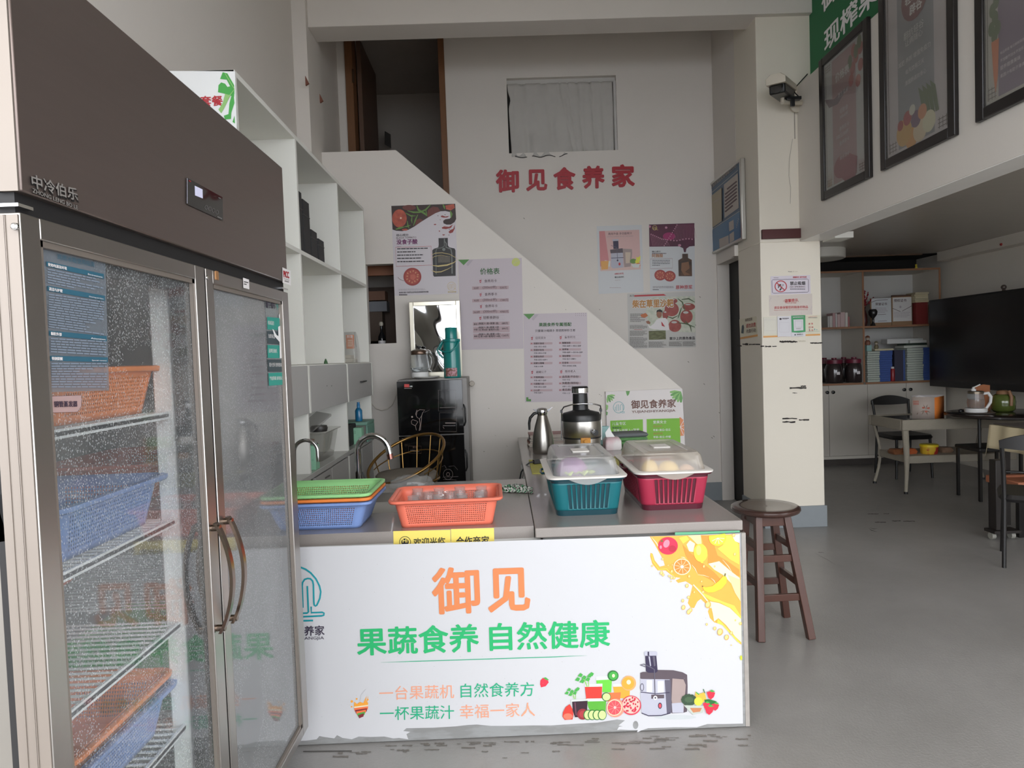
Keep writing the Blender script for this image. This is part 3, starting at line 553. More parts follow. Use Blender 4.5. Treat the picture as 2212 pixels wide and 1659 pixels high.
for (x, y, s_) in ((350, 330, 1.0), (220, 480, 0.8)):
    for dx, dy in ((-60, 10), (-30, -35), (10, -10), (70, -30), (50, 10), (-10, 30), (90, -45)): pr.poly([(x+dx*s_-30*s_, y+dy*s_+10), (x+dx*s_, y+dy*s_-25*s_), (x+dx*s_+28*s_, y+dy*s_-8), (x+dx*s_+10, y+dy*s_+22*s_)], LG, 2.6)
    pr.line([(x+10, y), (x+45*s_, y+90*s_)], 12*s_, C_('celery stem', 150, 206, 110), 2.5).line([(x+60*s_, y), (x+60*s_, y+90*s_)], 9*s_, C_('celery stem', 150, 206, 110), 2.5)
pr.poly([(218, 560), (402, 555), (396, 700), (360, 750), (262, 758), (232, 680)], GLS, 2.6).poly([(230, 582), (400, 572), (392, 700), (355, 748), (262, 752), (236, 680)], BT, 3).line([(262, 590), (275, 730)], 10, C_('beet light', 120, 70, 90), 3.2)
pr.poly([(388, 548), (602, 545), (596, 690), (430, 700), (400, 640)], GLS, 2.8).poly([(396, 580), (600, 575), (594, 690), (430, 690), (404, 640)], C_('green puree', 92, 176, 58), 3.1).ell(602, 530, 50, 48, DG, 3.3, 18).ell(604, 530, 42, 40, CU, 3.5, 16)
pr.poly([(130, 700), (160, 640), (205, 608), (235, 660), (246, 720), (235, 775), (150, 780), (126, 745)], RJ, 2.9).ell(185, 742, 50, 34, C_('tomato cut', 236, 120, 96), 3.1, 16).ell(345, 718, 60, 60, C_('beet half', 146, 44, 54), 3.3, 20).ell(345, 718, 36, 38, C_('beet core', 176, 60, 66), 3.5, 16)
for k, x in enumerate((400, 448, 500, 556)): pr.ell(x, 726, 48, 56, DG, 3.6 + k*0.25, 20).ell(x + 3, 726, 40, 48, CU, 3.75 + k*0.25, 18)
pr.ell(700, 650, 98, 102, C_('grapefruit rind', 246, 150, 130), 3.7, 26, 0.2).ell(690, 646, 82, 88, CRl, 3.9, 24, 0.2).ell(690, 646, 74, 80, PGf, 4.1, 24, 0.2).ell(696, 645, 14, 14, WHT, 4.3, 8)
for k in range(9): a = k * 2 * PI / 9; pr.line([(696, 645), (692 + 72*math.cos(a), 646 + 76*math.sin(a))], 3, C_('pith', 250, 170, 160), 4.4)
pr.ell(872, 622, 108, 106, C_('pomegranate skin', 214, 64, 84), 3.5, 26).ell(872, 618, 96, 94, C_('pomegranate flesh', 244, 190, 176), 3.8, 24)
for k in range(46): a = random.uniform(0, 2*PI); r = math.sqrt(random.random()) * 84; pr.ell(872 + r*math.cos(a), 618 + r*math.sin(a), 9, 11, random.choice([DR2, PKr]), 4.1, 6)
pr.ell(1500, 565, 84, 60, C_('broccoli', 74, 98, 70), 2.6, 18)
for k in range(12): a = k * PI / 6; pr.ell(1500 + 66*math.cos(a), 560 + 46*math.sin(a), 20, 18, C_('broccoli dark', 56, 78, 56), 2.8, 8)
pr.poly([(1570, 470), (1600, 500), (1670, 480), (1690, 560), (1640, 600), (1560, 560)], C_('pepper', 232, 182, 70), 2.7).line([(1575, 480), (1610, 505)], 12, LG, 3).line([(1655, 445), (1672, 490)], 9, DG, 3).ell(1602, 580, 46, 46, LEM, 3, 18)
pr.poly([(1440, 620), (1680, 625), (1650, 700), (1540, 722)], C_('bowl glass', 190, 196, 186), 3.1).poly([(1510, 650), (1640, 650), (1620, 690), (1545, 700)], C_('bowl inside', 196, 130, 90), 3.3).poly([(1665, 560), (1720, 555), (1800, 580), (1790, 620), (1680, 610)], DG, 3.2)
for x, y, r in ((1738, 512, 46), (1690, 628, 40), (1785, 640, 42), (1720, 676, 50)): pr.poly([(x - r, y - r*0.7), (x, y - r), (x + r, y - r*0.6), (x + r*0.7, y + r*0.4), (x, y + r), (x - r*0.6, y + r*0.6)], C_('strawberry', 226, 50, 72), 3.6 + r*0.01).poly([(x - r*0.3, y - r), (x + r*0.2, y - r*1.3), (x + r, y - r*0.9), (x + r*0.2, y - r*0.7)], LG, 4.3)
pr.build('juicer_picture', ct)
pr = Print(1, PY, (0, -1, 0), (740, 1420, 4.809))
pr.poly([(2055, 240), (2080, 215), (2125, 220), (2142, 260), (2110, 300), (2062, 312), (2052, 280)], C_('strawberry', 226, 50, 72), 2).poly([(2085, 215), (2110, 207), (2145, 235), (2120, 238)], LG, 2.4)
for k, (c, y) in enumerate(((OJ, 510), (C_('stripe cream', 240, 226, 190), 535), (OJ2, 550), (C_('stripe maroon', 130, 40, 50), 570), (OJ2, 585), (LG, 605), (C_('stripe maroon', 130, 40, 50), 622))): w0 = 74 - max(0, k - 2) * 11; pr.poly([(192 - w0, y - 22), (192 + w0, y - 42), (192 + w0 - 4, y - 8), (192 - w0 + 10, y + 12)], c, 2 + k * 0.2)
pr.poly([(118, 520), (122, 460), (150, 485), (180, 462), (215, 475), (250, 400), (240, 470), (268, 400), (250, 500)], OJ, 1.8).line([(182, 455), (188, 395), (245, 328)], 5, C_('straw', 196, 196, 200), 2)
for x, y, r in ((96, 458, 14), (146, 432, 10), (94, 513, 9), (264, 440, 8)): pr.ell(x, y, r, r, random.choice([OJ, C_('stripe maroon', 130, 40, 50)]), 2, 8)
pr.build('fruit_picture', ct)
# small dirt specks on the vinyl
SPK = M('speck', (150, 148, 146), 0.8); pr = Print(1, PY, (0, -1, 0))
for k in range(150):
    x = random.uniform(650, 1595); y = random.triangular(1190, 1560, 1540); r = random.uniform(0.4, 1.2); pr.poly([(x, y), (x + r*1.6, y + r*0.4), (x + r, y + r*1.2)], SPK, 1.1)
tag(pr.build('speckles', ct), kind='stuff')
# yellow stickers on the top's edge, lower halves behind the panel
YL = M('yellow sticker', (234, 212, 104), 0.5, var=0.05, vs=6)
YP_ = 2.598
for nm, x0, y0, x1, y1, t_, tx0, tx1 in (('welcome', 849.5, 1147.5, 972.8, 1144.5, '欢迎光临', 894, 962), ('partner', 974, 1143, 1067, 1140.5, '合作商家', 986, 1057)):
    so, sp_ = sheet('edge_sticker', {'welcome': 'yellow welcome sticker with a round black logo on the worktop edge', 'partner': 'yellow partner-shop sticker on the worktop edge, right of the welcome one'}[nm], 'sticker', 1, YP_, (0, -1, 0), [(x0, y0), (x1, y1), (x1 + 1, y1 + 45), (x0 + 1, y0 + 45)], YL, group='yellow stickers on the worktop edge')
    sp_.text(t_, (tx0, 1184 - (tx0 - 900) * 0.03), (tx1, 1184 - (tx1 - 900) * 0.03), BLK, 1, 0.015, h=22)
    if nm == 'welcome': sp_.ring(875, 1171, 12, 12, 1.2, BLK, 1).ell(875, 1171, 8, 8, BLK, 1.3, 16).text('Hi', (870, 1172), (880, 1172), YL, 2, 0.02)
    sp_.build('lettering', so)
# ------------------------------------------------------------------ things on the counter
def rrect(hx, hy, r, nx, ny, cs=3):
    """perimeter of a rounded rectangle as (x, y, side, index along the side)"""
    pts = []
    for q, (sx_, sy_, nn) in enumerate(((1, -1, ny), (1, 1, nx), (-1, 1, ny), (-1, -1, nx))):
        # straight run then the corner
        if q == 0: A, B_, a0 = (hx, -hy + r), (hx, hy - r), 0
        elif q == 1: A, B_, a0 = (hx - r, hy), (-hx + r, hy), PI/2
        elif q == 2: A, B_, a0 = (-hx, hy - r), (-hx, -hy + r), PI
        else: A, B_, a0 = (-hx + r, -hy), (hx - r, -hy), 1.5*PI
        for k in range(nn): pts.append((A[0] + (B_[0]-A[0])*k/nn, A[1] + (B_[1]-A[1])*k/nn, q, k))
        c = ((hx - r) * (1, -1, -1, 1)[q], (hy - r) * (1, 1, -1, -1)[q])
        for k in range(cs): a = a0 + PI/2*k/cs; pts.append((c[0] + r*math.cos(a), c[1] + r*math.sin(a), -1, k))
    return pts
def basket_parts(mat, W, D, w, d, h, nx, ny, rows, root, slot=False, r=0.03, lip=0.018, margin=2):
    top = rrect(W/2, D/2, r, nx, ny); bot = rrect(w/2, d/2, r*0.8, nx, ny); n = len(top)
    zs = [0.0] + [0.012 + (h - 0.03) * k / rows for k in range(rows + 1)] + [h]
    if slot: zs = [0.0, 0.14*h, 0.86*h, h]
    b = MB().m(mat); vs = []
    for z in zs:
        t = z / h; vs += [(bt[0] + (tp[0]-bt[0])*t, bt[1] + (tp[1]-bt[1])*t, z) for tp, bt in zip(top, bot)]
    fs = []
    for j in range(len(zs) - 1):
        for k in range(n):
            k2 = (k+1) % n; side, idx = top[k][2], top[k][3]; nn = (ny, nx, ny, nx)[side] if side >= 0 else 0
            hole = side >= 0 and margin <= idx < nn - margin and idx % 2 == 1 and (j == 1 if slot else (1 <= j <= rows and j % 2 == 0))
            if not hole: fs.append((j*n+k, j*n+k2, (j+1)*n+k2, (j+1)*n+k))
    b.add(vs, fs); b.build('wall', root, solid=-0.0016, smooth=30)
    b = MB().m(mat); b.add([(p[0], p[1], 0.001) for p in bot], [tuple(range(n))]); b.build('base', root, solid=0.002, smooth=0)
    b = MB().m(mat)   # rolled rim
    secs = [(0.0, h - 0.002), (lip*0.6, h + 0.003), (lip, h + 0.001), (lip, h - 0.006), (lip - 0.003, h - 0.010)]
    vs = []
    for e, z in secs: vs += [(p[0]*(1 + e*2/W), p[1]*(1 + e*2/D), z) for p in top]
    b.add(vs, [(j*n+k, j*n+(k+1) % n, (j+1)*n+(k+1) % n, (j+1)*n+k) for j in range(len(secs)-1) for k in range(n)]); b.build('rim', root, solid=0.0015, smooth=50)
def colander(name, label, mat, loc, rz, W=0.40, D=0.28, w=0.352, d=0.235, h=0.108, group='perforated plastic baskets'):
    root = empty(name, loc, label, 'basket', group, rz, True)
    basket_parts(mat, W, D, w, d, h, 87, 59, 19, root); return root
BO = M('coral orange plastic', (232, 120, 96), 0.4, var=0.03); BB = M('sky blue plastic', (128, 154, 208), 0.4, var=0.03); BO2 = M('orange plastic', (238, 136, 66), 0.4); BG = M('light green plastic', (152, 212, 142), 0.4, var=0.03)
colander('perforated_basket', 'coral-orange perforated basket full of little glass jars', BO, (-0.238, 2.765, T), 0.02)
for k, (m_, nm, lb) in enumerate(((BB, 'blue', 'sky blue perforated basket at the bottom of the stack by the fridge'), (BO2, 'orange', 'orange perforated basket nested in the middle of the counter stack'), (BG, 'green', 'light green perforated basket on top of the counter stack'))):
    colander('perforated_basket', lb, m_, (-0.748, 2.79, T + 0.0165 * k), -0.02, W=0.43 - 0.002*k, w=0.352 - 0.012*k, d=0.235 - 0.008*k, D=0.31)
# little glass jars
GLJ = film('clear jar glass', (236, 236, 236), 0.13, 0.02, (0.93, 0.94, 0.94))
def jar_mb():
    b = MB().m(GLJ); b.lathe([(0.024, 0.0), (0.0262, 0.004), (0.0262, 0.055), (0.022, 0.064), (0.0225, 0.078), (0.0195, 0.078), (0.019, 0.066), (0.023, 0.056), (0.023, 0.006), (0.001, 0.006)], n=18, cap1=False); return b
jroot = None
for k, (px, py) in enumerate(((1155, 1050), (1250, 1078), (1115, 1118), (1345, 1045), (1335, 1112), (1442, 1075), (1527, 1035), (1545, 1108), (1718, 1030), (1700, 1080), (1240, 1148), (1440, 1142))):
    p_ = at(620 + px/4.096, 800 + (py - 6)/4.096, 2, T + 0.002 + 0.112)
    if jroot is None:
        jroot = empty('glass_jar', (0, 0, 0), 'small clear glass jar standing in the coral-orange basket', 'jar', 'glass jars in the coral-orange basket', 0, True)
        jar_mb().build('jar_body', jroot); bb = MB().m(M('jar base glass', (190, 180, 178), 0.15, var=0.1, trans=0.6)); bb.lathe([(0.0222, 0.0065), (0.0222, 0.012)], n=18); bb.build('thick_base', jroot); j = jroot
    else: j = copy_tree(jroot)
    j['label'] = 'small clear glass jar in the coral-orange basket, ' + ('back row, leftmost', 'middle row, leftmost', 'front row, leftmost', 'back row, second from the left', 'front row, middle one', 'middle row, centre one', 'back row, third from the left', 'front row, rightmost', 'back row, rightmost', 'middle row, rightmost', 'lying low at the front, left one', 'lying low at the front, right one')[k]
    j.location = (p_.x, p_.y, T + 0.0345 if k < 10 else T + 0.003); j.rotation_euler = (0, 0, k * 0.7)
    if k == 10: j.location.x -= 0.022
    if j.location.y < 2.69: j.location.y = 2.69 + (0.0 if k < 10 else 0.004)
# strainer boxes with clear lids
def strainer(name, label, loc, shell_rgb, inner_rgb, rim_mat, lid_mat, key, rz=0.0):
    root = empty(name, loc, label, 'box', 'lidded strainer boxes', rz, True)
    W, D, h = 0.29, 0.52, 0.150
    SH = M(key + ' shell', shell_rgb, 0.25, var=0.03, coat=0.3, alpha=1.0)
    IN = M(key + ' slotted basket', inner_rgb, 0.4, var=0.03)
    top = rrect(W/2, D/2, 0.035, 33, 45); bot = rrect(W/2 - 0.022, D/2 - 0.03, 0.03, 33, 45); n = len(top)
    # outer wall with long slots
    zs = [0, 0.022, 0.028, 0.128, 0.134, h]; vs = []
    for z in zs: t = z / h; vs += [(q[0] + (p[0]-q[0])*t, q[1] + (p[1]-q[1])*t, z) for p, q in zip(top, bot)]
    b = MB().m(IN); fs = []; fs2 = []
    for j in range(len(zs) - 1):
        for k in range(n):
            side, idx = top[k][2], top[k][3]; nn = (45, 33, 45, 33)[side] if side >= 0 else 0
            if j == 2 and side >= 0 and 3 <= idx < nn - 3 and idx % 3 in (1, 2): continue
            f_ = (j*n+k, j*n+(k+1) % n, (j+1)*n+(k+1) % n, (j+1)*n+k)
            (fs2 if (j < 1 or j == 4) else fs).append(f_)
    b.add(vs, fs); b.build('slotted_wall', root, solid=-0.003, smooth=30)
    b = MB().m(SH); b.add(vs, fs2); b.m(SH).add([(p[0]*0.97, p[1]*0.985, z) for z, s in ((0.002, bot), (h - 0.005, top)) for p in s], [(k, (k+1) % n, n + (k+1) % n, n + k) for k in range(n)] + [tuple(range(n))]); b.build('shell', root, smooth=30)
    b = MB().m(SH); b.loft([(W/2 + 0.010, D/2 + 0.010, 0.04, h - 0.004), (W/2 + 0.012, D/2 + 0.012, 0.04, h + 0.002), (W/2 - 0.004, D/2 - 0.004, 0.035, h + 0.002), (W/2 - 0.004, D/2 - 0.004, 0.035, h - 0.004)], False, False)
    for s_ in (-1, 1): b.tube([(s_*(W/2 + 0.008), -0.06, h - 0.004), (s_*(W/2 + 0.022), -0.05, h - 0.006), (s_*(W/2 + 0.026), 0, h - 0.008), (s_*(W/2 + 0.022), 0.05, h - 0.006), (s_*(W/2 + 0.008), 0.06, h - 0.004)], 0.005, 8)
    b.build('handle_rim', root, smooth=40)
    b = MB().m(rim_mat); b.loft([(W/2 + 0.014, D/2 + 0.014, 0.04, h + 0.003), (W/2 + 0.016, D/2 + 0.016, 0.04, h + 0.010), (W/2 + 0.006, D/2 + 0.006, 0.04, h + 0.013), (W/2 - 0.012, D/2 - 0.012, 0.035, h + 0.012), (W/2 - 0.012, D/2 - 0.012, 0.035, h + 0.004)], False, False, 6); b.build('lid_rim', root, smooth=40)
    # half-moon opening lip on the front
    b = MB().m(lid_mat); b.prism([(-0.075 + 0.15*k/12, -D/2 - 0.0145, h + 0.002 - 0.022*math.sin(PI*k/12)) for k in range(13)], (0, 0.002, 0)); b.build('pour_lip', root)
    b = MB().m(lid_mat); b.loft([(W/2 - 0.012, D/2 - 0.012, 0.035, h + 0.011), (W/2 - 0.024, D/2 - 0.024, 0.034, h + 0.068), (W/2 - 0.034, D/2 - 0.034, 0.03, h + 0.08), (W/2 - 0.062, D/2 - 0.08, 0.02, h + 0.083), (W/2 - 0.065, D/2 - 0.084, 0.02, h + 0.078)], False, True, 6); b.build('lid_dome', root, smooth=28)
    b = MB().m(rim_mat); b.loft([(0.036, 0.05, 0.004, h + 0.0785), (0.036, 0.05, 0.004, h + 0.082)]); b.build('lid_emblem', root)
    return root
LIDT = film('cloudy lid plastic', (226, 226, 224), 0.33, 0.12, (0.95, 0.95, 0.95)); LIDR = film('dusty lid plastic', (222, 214, 202), 0.42, 0.15, (0.95, 0.94, 0.92)); LRIM = M('milky lid rim', (226, 222, 216), 0.35); 
s1 = strainer('strainer_box', 'teal strainer box with cloudy lid over a purple cabbage', (0.318, 2.97, T), (20, 62, 72), (18, 100, 108), LRIM, LIDT, 'teal')
s2 = strainer('strainer_box', 'crimson strainer box with cloudy lid over yellow fruit', (0.672, 3.01, T), (84, 26, 42), (160, 42, 68), LRIM, LIDR, 'crimson')
def food(name, label, cat, c, r, mat, sx=1, sy=1, sz=0.9, bumps=0.0, grp=None, leaf=None):
    b = MB().m(mat); b.ball((0, 0, 0), r, 18, sz, sx, sy)
    for v in b.v:
        d = 1 + bumps * math.sin(v.x*90 + 1) * math.cos(v.y*80) * math.sin(v.z*70 + 2); v *= d
    for i, v in enumerate(b.v): b.v[i] = v + Vector(c)
    o = b.build(name, None, label, cat, grp, smooth=80)
    return o
CABM = M('purple cabbage skin', (132, 82, 140), 0.5, var=0.3, vs=12, rgb2=(176, 126, 176), bump=0.2, bs=20)
food('red_cabbage', 'purple cabbage under the lid of the teal box', 'vegetable', (0.272, 2.87, T + 0.158), 0.062, CABM, 1.05, 1, 0.95, 0.03)
b = MB().m(M('pale leaf green', (196, 214, 120), 0.5, var=0.2, vs=40)); 
vs = []; 
for j in range(7):
    for i in range(15): vs.append((0.235 + i*0.009, 2.80 + j*0.006, T + 0.158 + 0.008*math.sin(i*1.9 + j) + 0.004*math.cos(j*2.3 + i)))
b.add(vs, [(j*15+i, j*15+i+1, (j+1)*15+i+1, (j+1)*15+i) for j in range(6) for i in range(14)]); b.build('lettuce_leaf', None, 'frilly pale green leaf beside the purple cabbage', 'vegetable', solid=0.001, smooth=60)
food('dark_fruit', 'dark bluish fruit at the right inside the teal box', 'fruit', (0.385, 2.88, T + 0.14), 0.035, M('plum', (70, 74, 96), 0.4))
MNG = M('mango yellow', (222, 190, 110), 0.45, var=0.1, vs=10)
food('mango', 'yellow mango at the front left inside the crimson box', 'fruit', (0.59, 2.83, T + 0.15), 0.042, MNG, 0.85, 1, 1.2)
food('mango', 'round yellow fruit in the middle of the crimson box', 'fruit', (0.665, 2.83, T + 0.15), 0.045, MNG, 1, 1.1, 0.95)
food('peach', 'pinkish pale fruit at the right inside the crimson box', 'fruit', (0.745, 2.85, T + 0.14), 0.035, M('peach skin', (214, 170, 140), 0.5, var=0.1))
# kitchen tap
tp = empty('kitchen_tap', (-0.748, 3.50, T), 'tall curved chrome tap behind the green basket', 'tap')
b = MB().m(CHROME); R0 = 0.079
pa = [(-0.748, 3.50, T + 0.002 + k*0.03) for k in range(7)] + [(-0.748 + R0*(1 - math.cos(a)), 3.50, T + 0.19 + R0*math.sin(a)) for a in [PI*k/16*0.985 for k in range(1, 17)]]
pa += [(pa[-1][0] + 0.004, 3.50, pa[-1][2] - 0.02)]
b.tube(pa, 0.0155, 16); b.build('spout', tp, smooth=60)
b = MB().m(M('tap tip metal', (170, 120, 110), 0.25, 1.0)); b.tube([pa[-1], (pa[-1][0] + 0.004, 3.50, pa[-1][2] - 0.026)], 0.0165, 16); b.build('aerator', tp)
b = MB().m(M('green tape', (74, 120, 96), 0.5)); b.lathe([(0.02, 0), (0.02, 0.03), (0.0165, 0.04)], (-0.748, 3.50, T), 18); b.build('tape_base', tp)
b = MB().m(BLACKP); b.tube([(-0.728, 3.515, T), (-0.722, 3.52, T + 0.05), (-0.73, 3.52, T + 0.085)], 0.004, 8); b.build('hose', tp)
# striped cloth
b = MB(); g1 = M('towel white', (206, 206, 200), 0.9, bump=0.3, bs=120); g2 = M('towel green stripe', (84, 158, 112), 0.9, bump=0.3, bs=120)
nu, nv = 44, 16; c0 = at(1115, 1062, 2, T)
vs = []
for j in range(nv + 1):
    for i in range(nu + 1):
        u = i/nu - 0.5; v = j/nv - 0.5
        vs.append((c0.x + u*0.145 + 0.01*math.sin(j*0.9), c0.y + 0.02 + v*0.11 - u*0.05 + 0.006*math.sin(i*0.7), T + 0.003 + max(0, 0.030*math.cos(v*PI)**0.6*math.cos(u*2.6) * (0.62 + 0.38*math.sin(i*0.62 + j*0.8)))))
for j in range(nv):
    for i in range(nu): b.m(g2 if (i + j // 2) % 6 in (0,) or (i - j) % 11 == 0 else g1).add([vs[j*(nu+1)+i], vs[j*(nu+1)+i+1], vs[(j+1)*(nu+1)+i+1], vs[(j+1)*(nu+1)+i]], [(0, 1, 2, 3)])
o = b.build('dish_cloth', None, 'crumpled green and white striped cloth at the back of the counter', 'cloth', smooth=0)
bm = bmesh.new(); bm.from_mesh(o.data); bmesh.ops.remove_doubles(bm, verts=bm.verts, dist=1e-5); bm.to_mesh(o.data); bm.free(); o.data.shade_smooth(); q = o.modifiers.new('thickness', 'SOLIDIFY'); q.thickness = 0.003
# clear crumpled bag behind the orange basket
b = MB().m(film('thin clear bag', (226, 228, 228), 0.22, 0.08, (0.94, 0.94, 0.94))); c0 = at(886, 1062, 2, T)
b.ball((0, 0, 0), 0.10, 26, 0.42, 1.1, 0.6)
for i, v in enumerate(b.v): k_ = 1 + 0.12*math.sin(v.x*95 + v.y*60) * math.cos(v.z*120 + v.x*40); b.v[i] = Vector((v.x*k_ + c0.x, v.y*k_ + c0.y + 0.06, max(T + 0.001, v.z*k_ + T + 0.03)))
b.build('plastic_bag', None, 'crumpled clear plastic bag behind the coral-orange basket', 'bag', smooth=20)
# yellow-green mat, plug and cable, hook
YG = M('yellow green mat', (178, 172, 84), 0.6, var=0.08, vs=20)
b = MB().m(YG); b.box((0.14, 3.75, T + 0.0005), (0.72, 4.25, T + 0.005)); b.build('counter_mat', None, 'yellow-green mat lying across the counter wing', 'mat')
b = MB().m(BLACKP); q0 = at(1152, 997, 2, T + 0.02); q1 = at(1183, 992, 2, T + 0.02)
cb = empty('power_cord', (q0.x, q0.y, T), 'black plug and cable curving down beside the counter wing', 'cord')
b.bar((q0.x, q0.y, T + 0.018), (q1.x, q0.y + 0.03, T + 0.018), 0.03, 0.025); b.build('plug', cb, bevel=0.003)
b = MB().m(BLACKP); b.tube([at(px, py, 1, q0.y) for px, py in ((1155, 997), (1144, 999), (1134, 1008), (1126, 1020), (1123, 1034), (1122, 1050))] + [at(1122, 1075, 1, q0.y)], 0.0045, 8); b.build('cable', cb, smooth=60)
b = MB().m(WHITE); h0 = at(1131, 1018, 0, 0.115); b.tube([h0 + Vector((0, 0, 0.045)), h0 + Vector((-0.014, 0, 0.04)), h0 + Vector((-0.006, 0, 0.0)), h0 + Vector((-0.02, 0, -0.04)), h0 + Vector((-0.004, 0, -0.055)), h0 + Vector((0.004, 0, -0.03))], 0.004, 8); b.build('wall_hook', None, 'small white hook on the side of the counter wing', 'hook', smooth=60)
# thermal jug
jy = 4.57; jx = at(1174, 975, 1, jy).x
jg = empty('thermal_jug', (jx, jy, T), 'brushed steel thermal jug beside the juicer', 'jug')
b = MB().m(STEEL); b.lathe([(0.066, 0), (0.071, 0.006), (0.072, 0.05), (0.066, 0.12), (0.052, 0.18), (0.038, 0.225), (0.031, 0.25)], (jx, jy, T), 32); b.build('body', jg, smooth=60)
b = MB().m(CHROME); b.lathe([(0.031, 0.25), (0.034, 0.262), (0.037, 0.285), (0.026, 0.297), (0.001, 0.30)], (jx, jy, T), 28); b.prism([(jx + 0.028, jy - 0.004, T + 0.262), (jx + 0.034, jy - 0.004, T + 0.285), (jx + 0.072, jy - 0.004, T + 0.303), (jx + 0.05, jy - 0.004, T + 0.28)], (0, 0.008, 0)); b.prism([(jx - 0.028, jy - 0.006, T + 0.262), (jx - 0.064, jy - 0.006, T + 0.292), (jx - 0.034, jy - 0.006, T + 0.288)], (0, 0.012, 0)); b.build('lid', jg, smooth=50)
b = MB().m(BLACKP); b.tube([(jx - 0.026, jy, T + 0.268), (jx - 0.055, jy, T + 0.262), (jx - 0.08, jy, T + 0.235), (jx - 0.088, jy, T + 0.20), (jx - 0.088, jy, T + 0.155)], [0.009, 0.010, 0.010, 0.009, 0.007], 10); b.build('handle', jg, smooth=60)
# juicer
uy = 4.35; ux = at(1257, 950, 1, uy).x
jc = empty('juicer', (ux, uy, T), 'large black and steel juicer with a tall feed tube', 'juicer')
def zz(py, y=uy): return at(1257, py, 1, y).z
b = MB().m(STEEL); b.lathe([(0.112, 0), (0.116, 0.012), (0.116, 0.13)], (ux, uy, T), 40); b.build('motor_base', jc, smooth=50)
b = MB().m(BLACKP); b.lathe([(0.118, 0.13), (0.118, zz(945) - T), (0.114, zz(944) - T)], (ux, uy, T), 40); b.build('band', jc, smooth=50)
b = MB().m(STEEL); b.lathe([(0.114, zz(944) - T), (0.121, zz(940) - T), (0.121, zz(915) - T), (0.118, zz(908) - T)], (ux, uy, T), 40); b.build('bowl', jc, smooth=50)
b = MB().m(BLACKP); b.lathe([(0.120, zz(908) - T), (0.120, zz(896) - T), (0.112, zz(891) - T), (0.055, zz(886) - T), (0.052, zz(884) - T)], (ux, uy, T), 40); b.build('cover', jc, smooth=50)
b = MB().m(BLACKP); b.lathe([(0.05, zz(890) - T), (0.046, zz(850) - T)], (ux - 0.003, uy, T), 32); b.build('feed_tube', jc, smooth=50)
b = MB().m(CHROME); b.lathe([(0.052, zz(848) - T), (0.053, zz(838) - T)], (ux - 0.003, uy, T), 32); b.build('pusher_band', jc, smooth=50)
b = MB().m(BLACKP); b.lathe([(0.053, zz(838) - T), (0.047, zz(834.5) - T), (0.002, zz(833.8) - T)], (ux - 0.003, uy, T), 32); b.build('pusher_cap', jc, smooth=50)
b = MB().m(CHROME); pa = []
for px, py, yy in ((1213, 950, 0), (1213, 912, 0), (1213.5, 886, 0), (1218, 879, -0.02), (1235, 874, -0.06), (1260, 872, -0.075), (1285, 873, -0.06), (1297, 876, -0.02), (1298, 884, 0), (1299, 912, 0), (1299, 950, 0)): q = at(px, py, 1, uy + yy); pa.append(q)
b.tube(pa, 0.0045, 8); b.build('locking_arm', jc, smooth=60)
b = MB().m(BLACKP); 
for s_ in (-1, 1): b.box((ux + s_*0.118, uy - 0.02, zz(890)), (ux + s_*0.13, uy + 0.02, zz(884)))
b.lathe([(0.018, 0), (0.018, 0.008)], (at(1281, 931, 1, uy).x, uy - 0.120, zz(931)), 20, axis='y'); b.build('catch', jc)
p = Print(1, uy - 0.129, (0, -1, 0)); p.ring(1281, 931, 4, 4, 0.6, SIL, 0.5).line([(1279, 931), (1281, 933), (1284, 928)], 0.8, WHT, 0.6); p.build('dial_mark', jc)
b = MB().m(M('amber knob', (200, 140, 60), 0.3)); kx = at(1265, 946, 1, uy - 0.13).x; b.box((kx - 0.03, uy - 0.135, zz(953)), (kx + 0.03, uy - 0.115, zz(941))); b.lathe([(0.014, 0), (0.014, 0.012)], (kx, uy - 0.147, zz(948)), 16, axis='y'); b.build('spout_knob', jc, bevel=0.002)
# magazines
random.seed(3)
zc = T; MG = [M('magazine cover %s' % n_, c, 0.4, var=0.15, vs=15) for n_, c in (('brown', (92, 70, 62)), ('cream', (196, 180, 168)), ('red', (140, 74, 66)), ('grey', (120, 112, 110)), ('dark', (60, 50, 50)))]
mag = None
mg0 = at(1178, 950, 1, 4.98).x
names = ['at the bottom of the stack', 'second from the bottom', 'third from the bottom', 'fourth from the bottom', 'fourth from the top', 'third from the top', 'second from the top', 'on top of the stack']
for k in range(8):
    th_ = random.uniform(0.008, 0.014); rz = random.uniform(-0.06, 0.06); Rz = Matrix.Rotation(rz, 3, 'Z')
    ro = empty('magazine', (mg0 + random.uniform(-0.01, 0.01) + 0.03, 5.0, zc), 'thick magazine behind the steel jug, %s' % names[k], 'magazine', 'magazines stacked behind the jug', rz, True)
    b = MB().m(MG[k % 5]); b.box((-0.15, -0.105, 0), (0.15, 0.105, 0.0012)); b.box((-0.15, -0.105, th_ - 0.0012), (0.15, 0.105, th_)); b.box((0.149, -0.105, 0), (0.151, 0.105, th_)); b.build('cover', ro)
    b = MB().m(M('page edges', (206, 198, 188), 0.8, var=0.1, vs=50)); b.box((-0.147, -0.1045, 0.0012), (0.149, 0.103, th_ - 0.0012)); b.build('pages', ro)
    zc += th_ + 0.0005
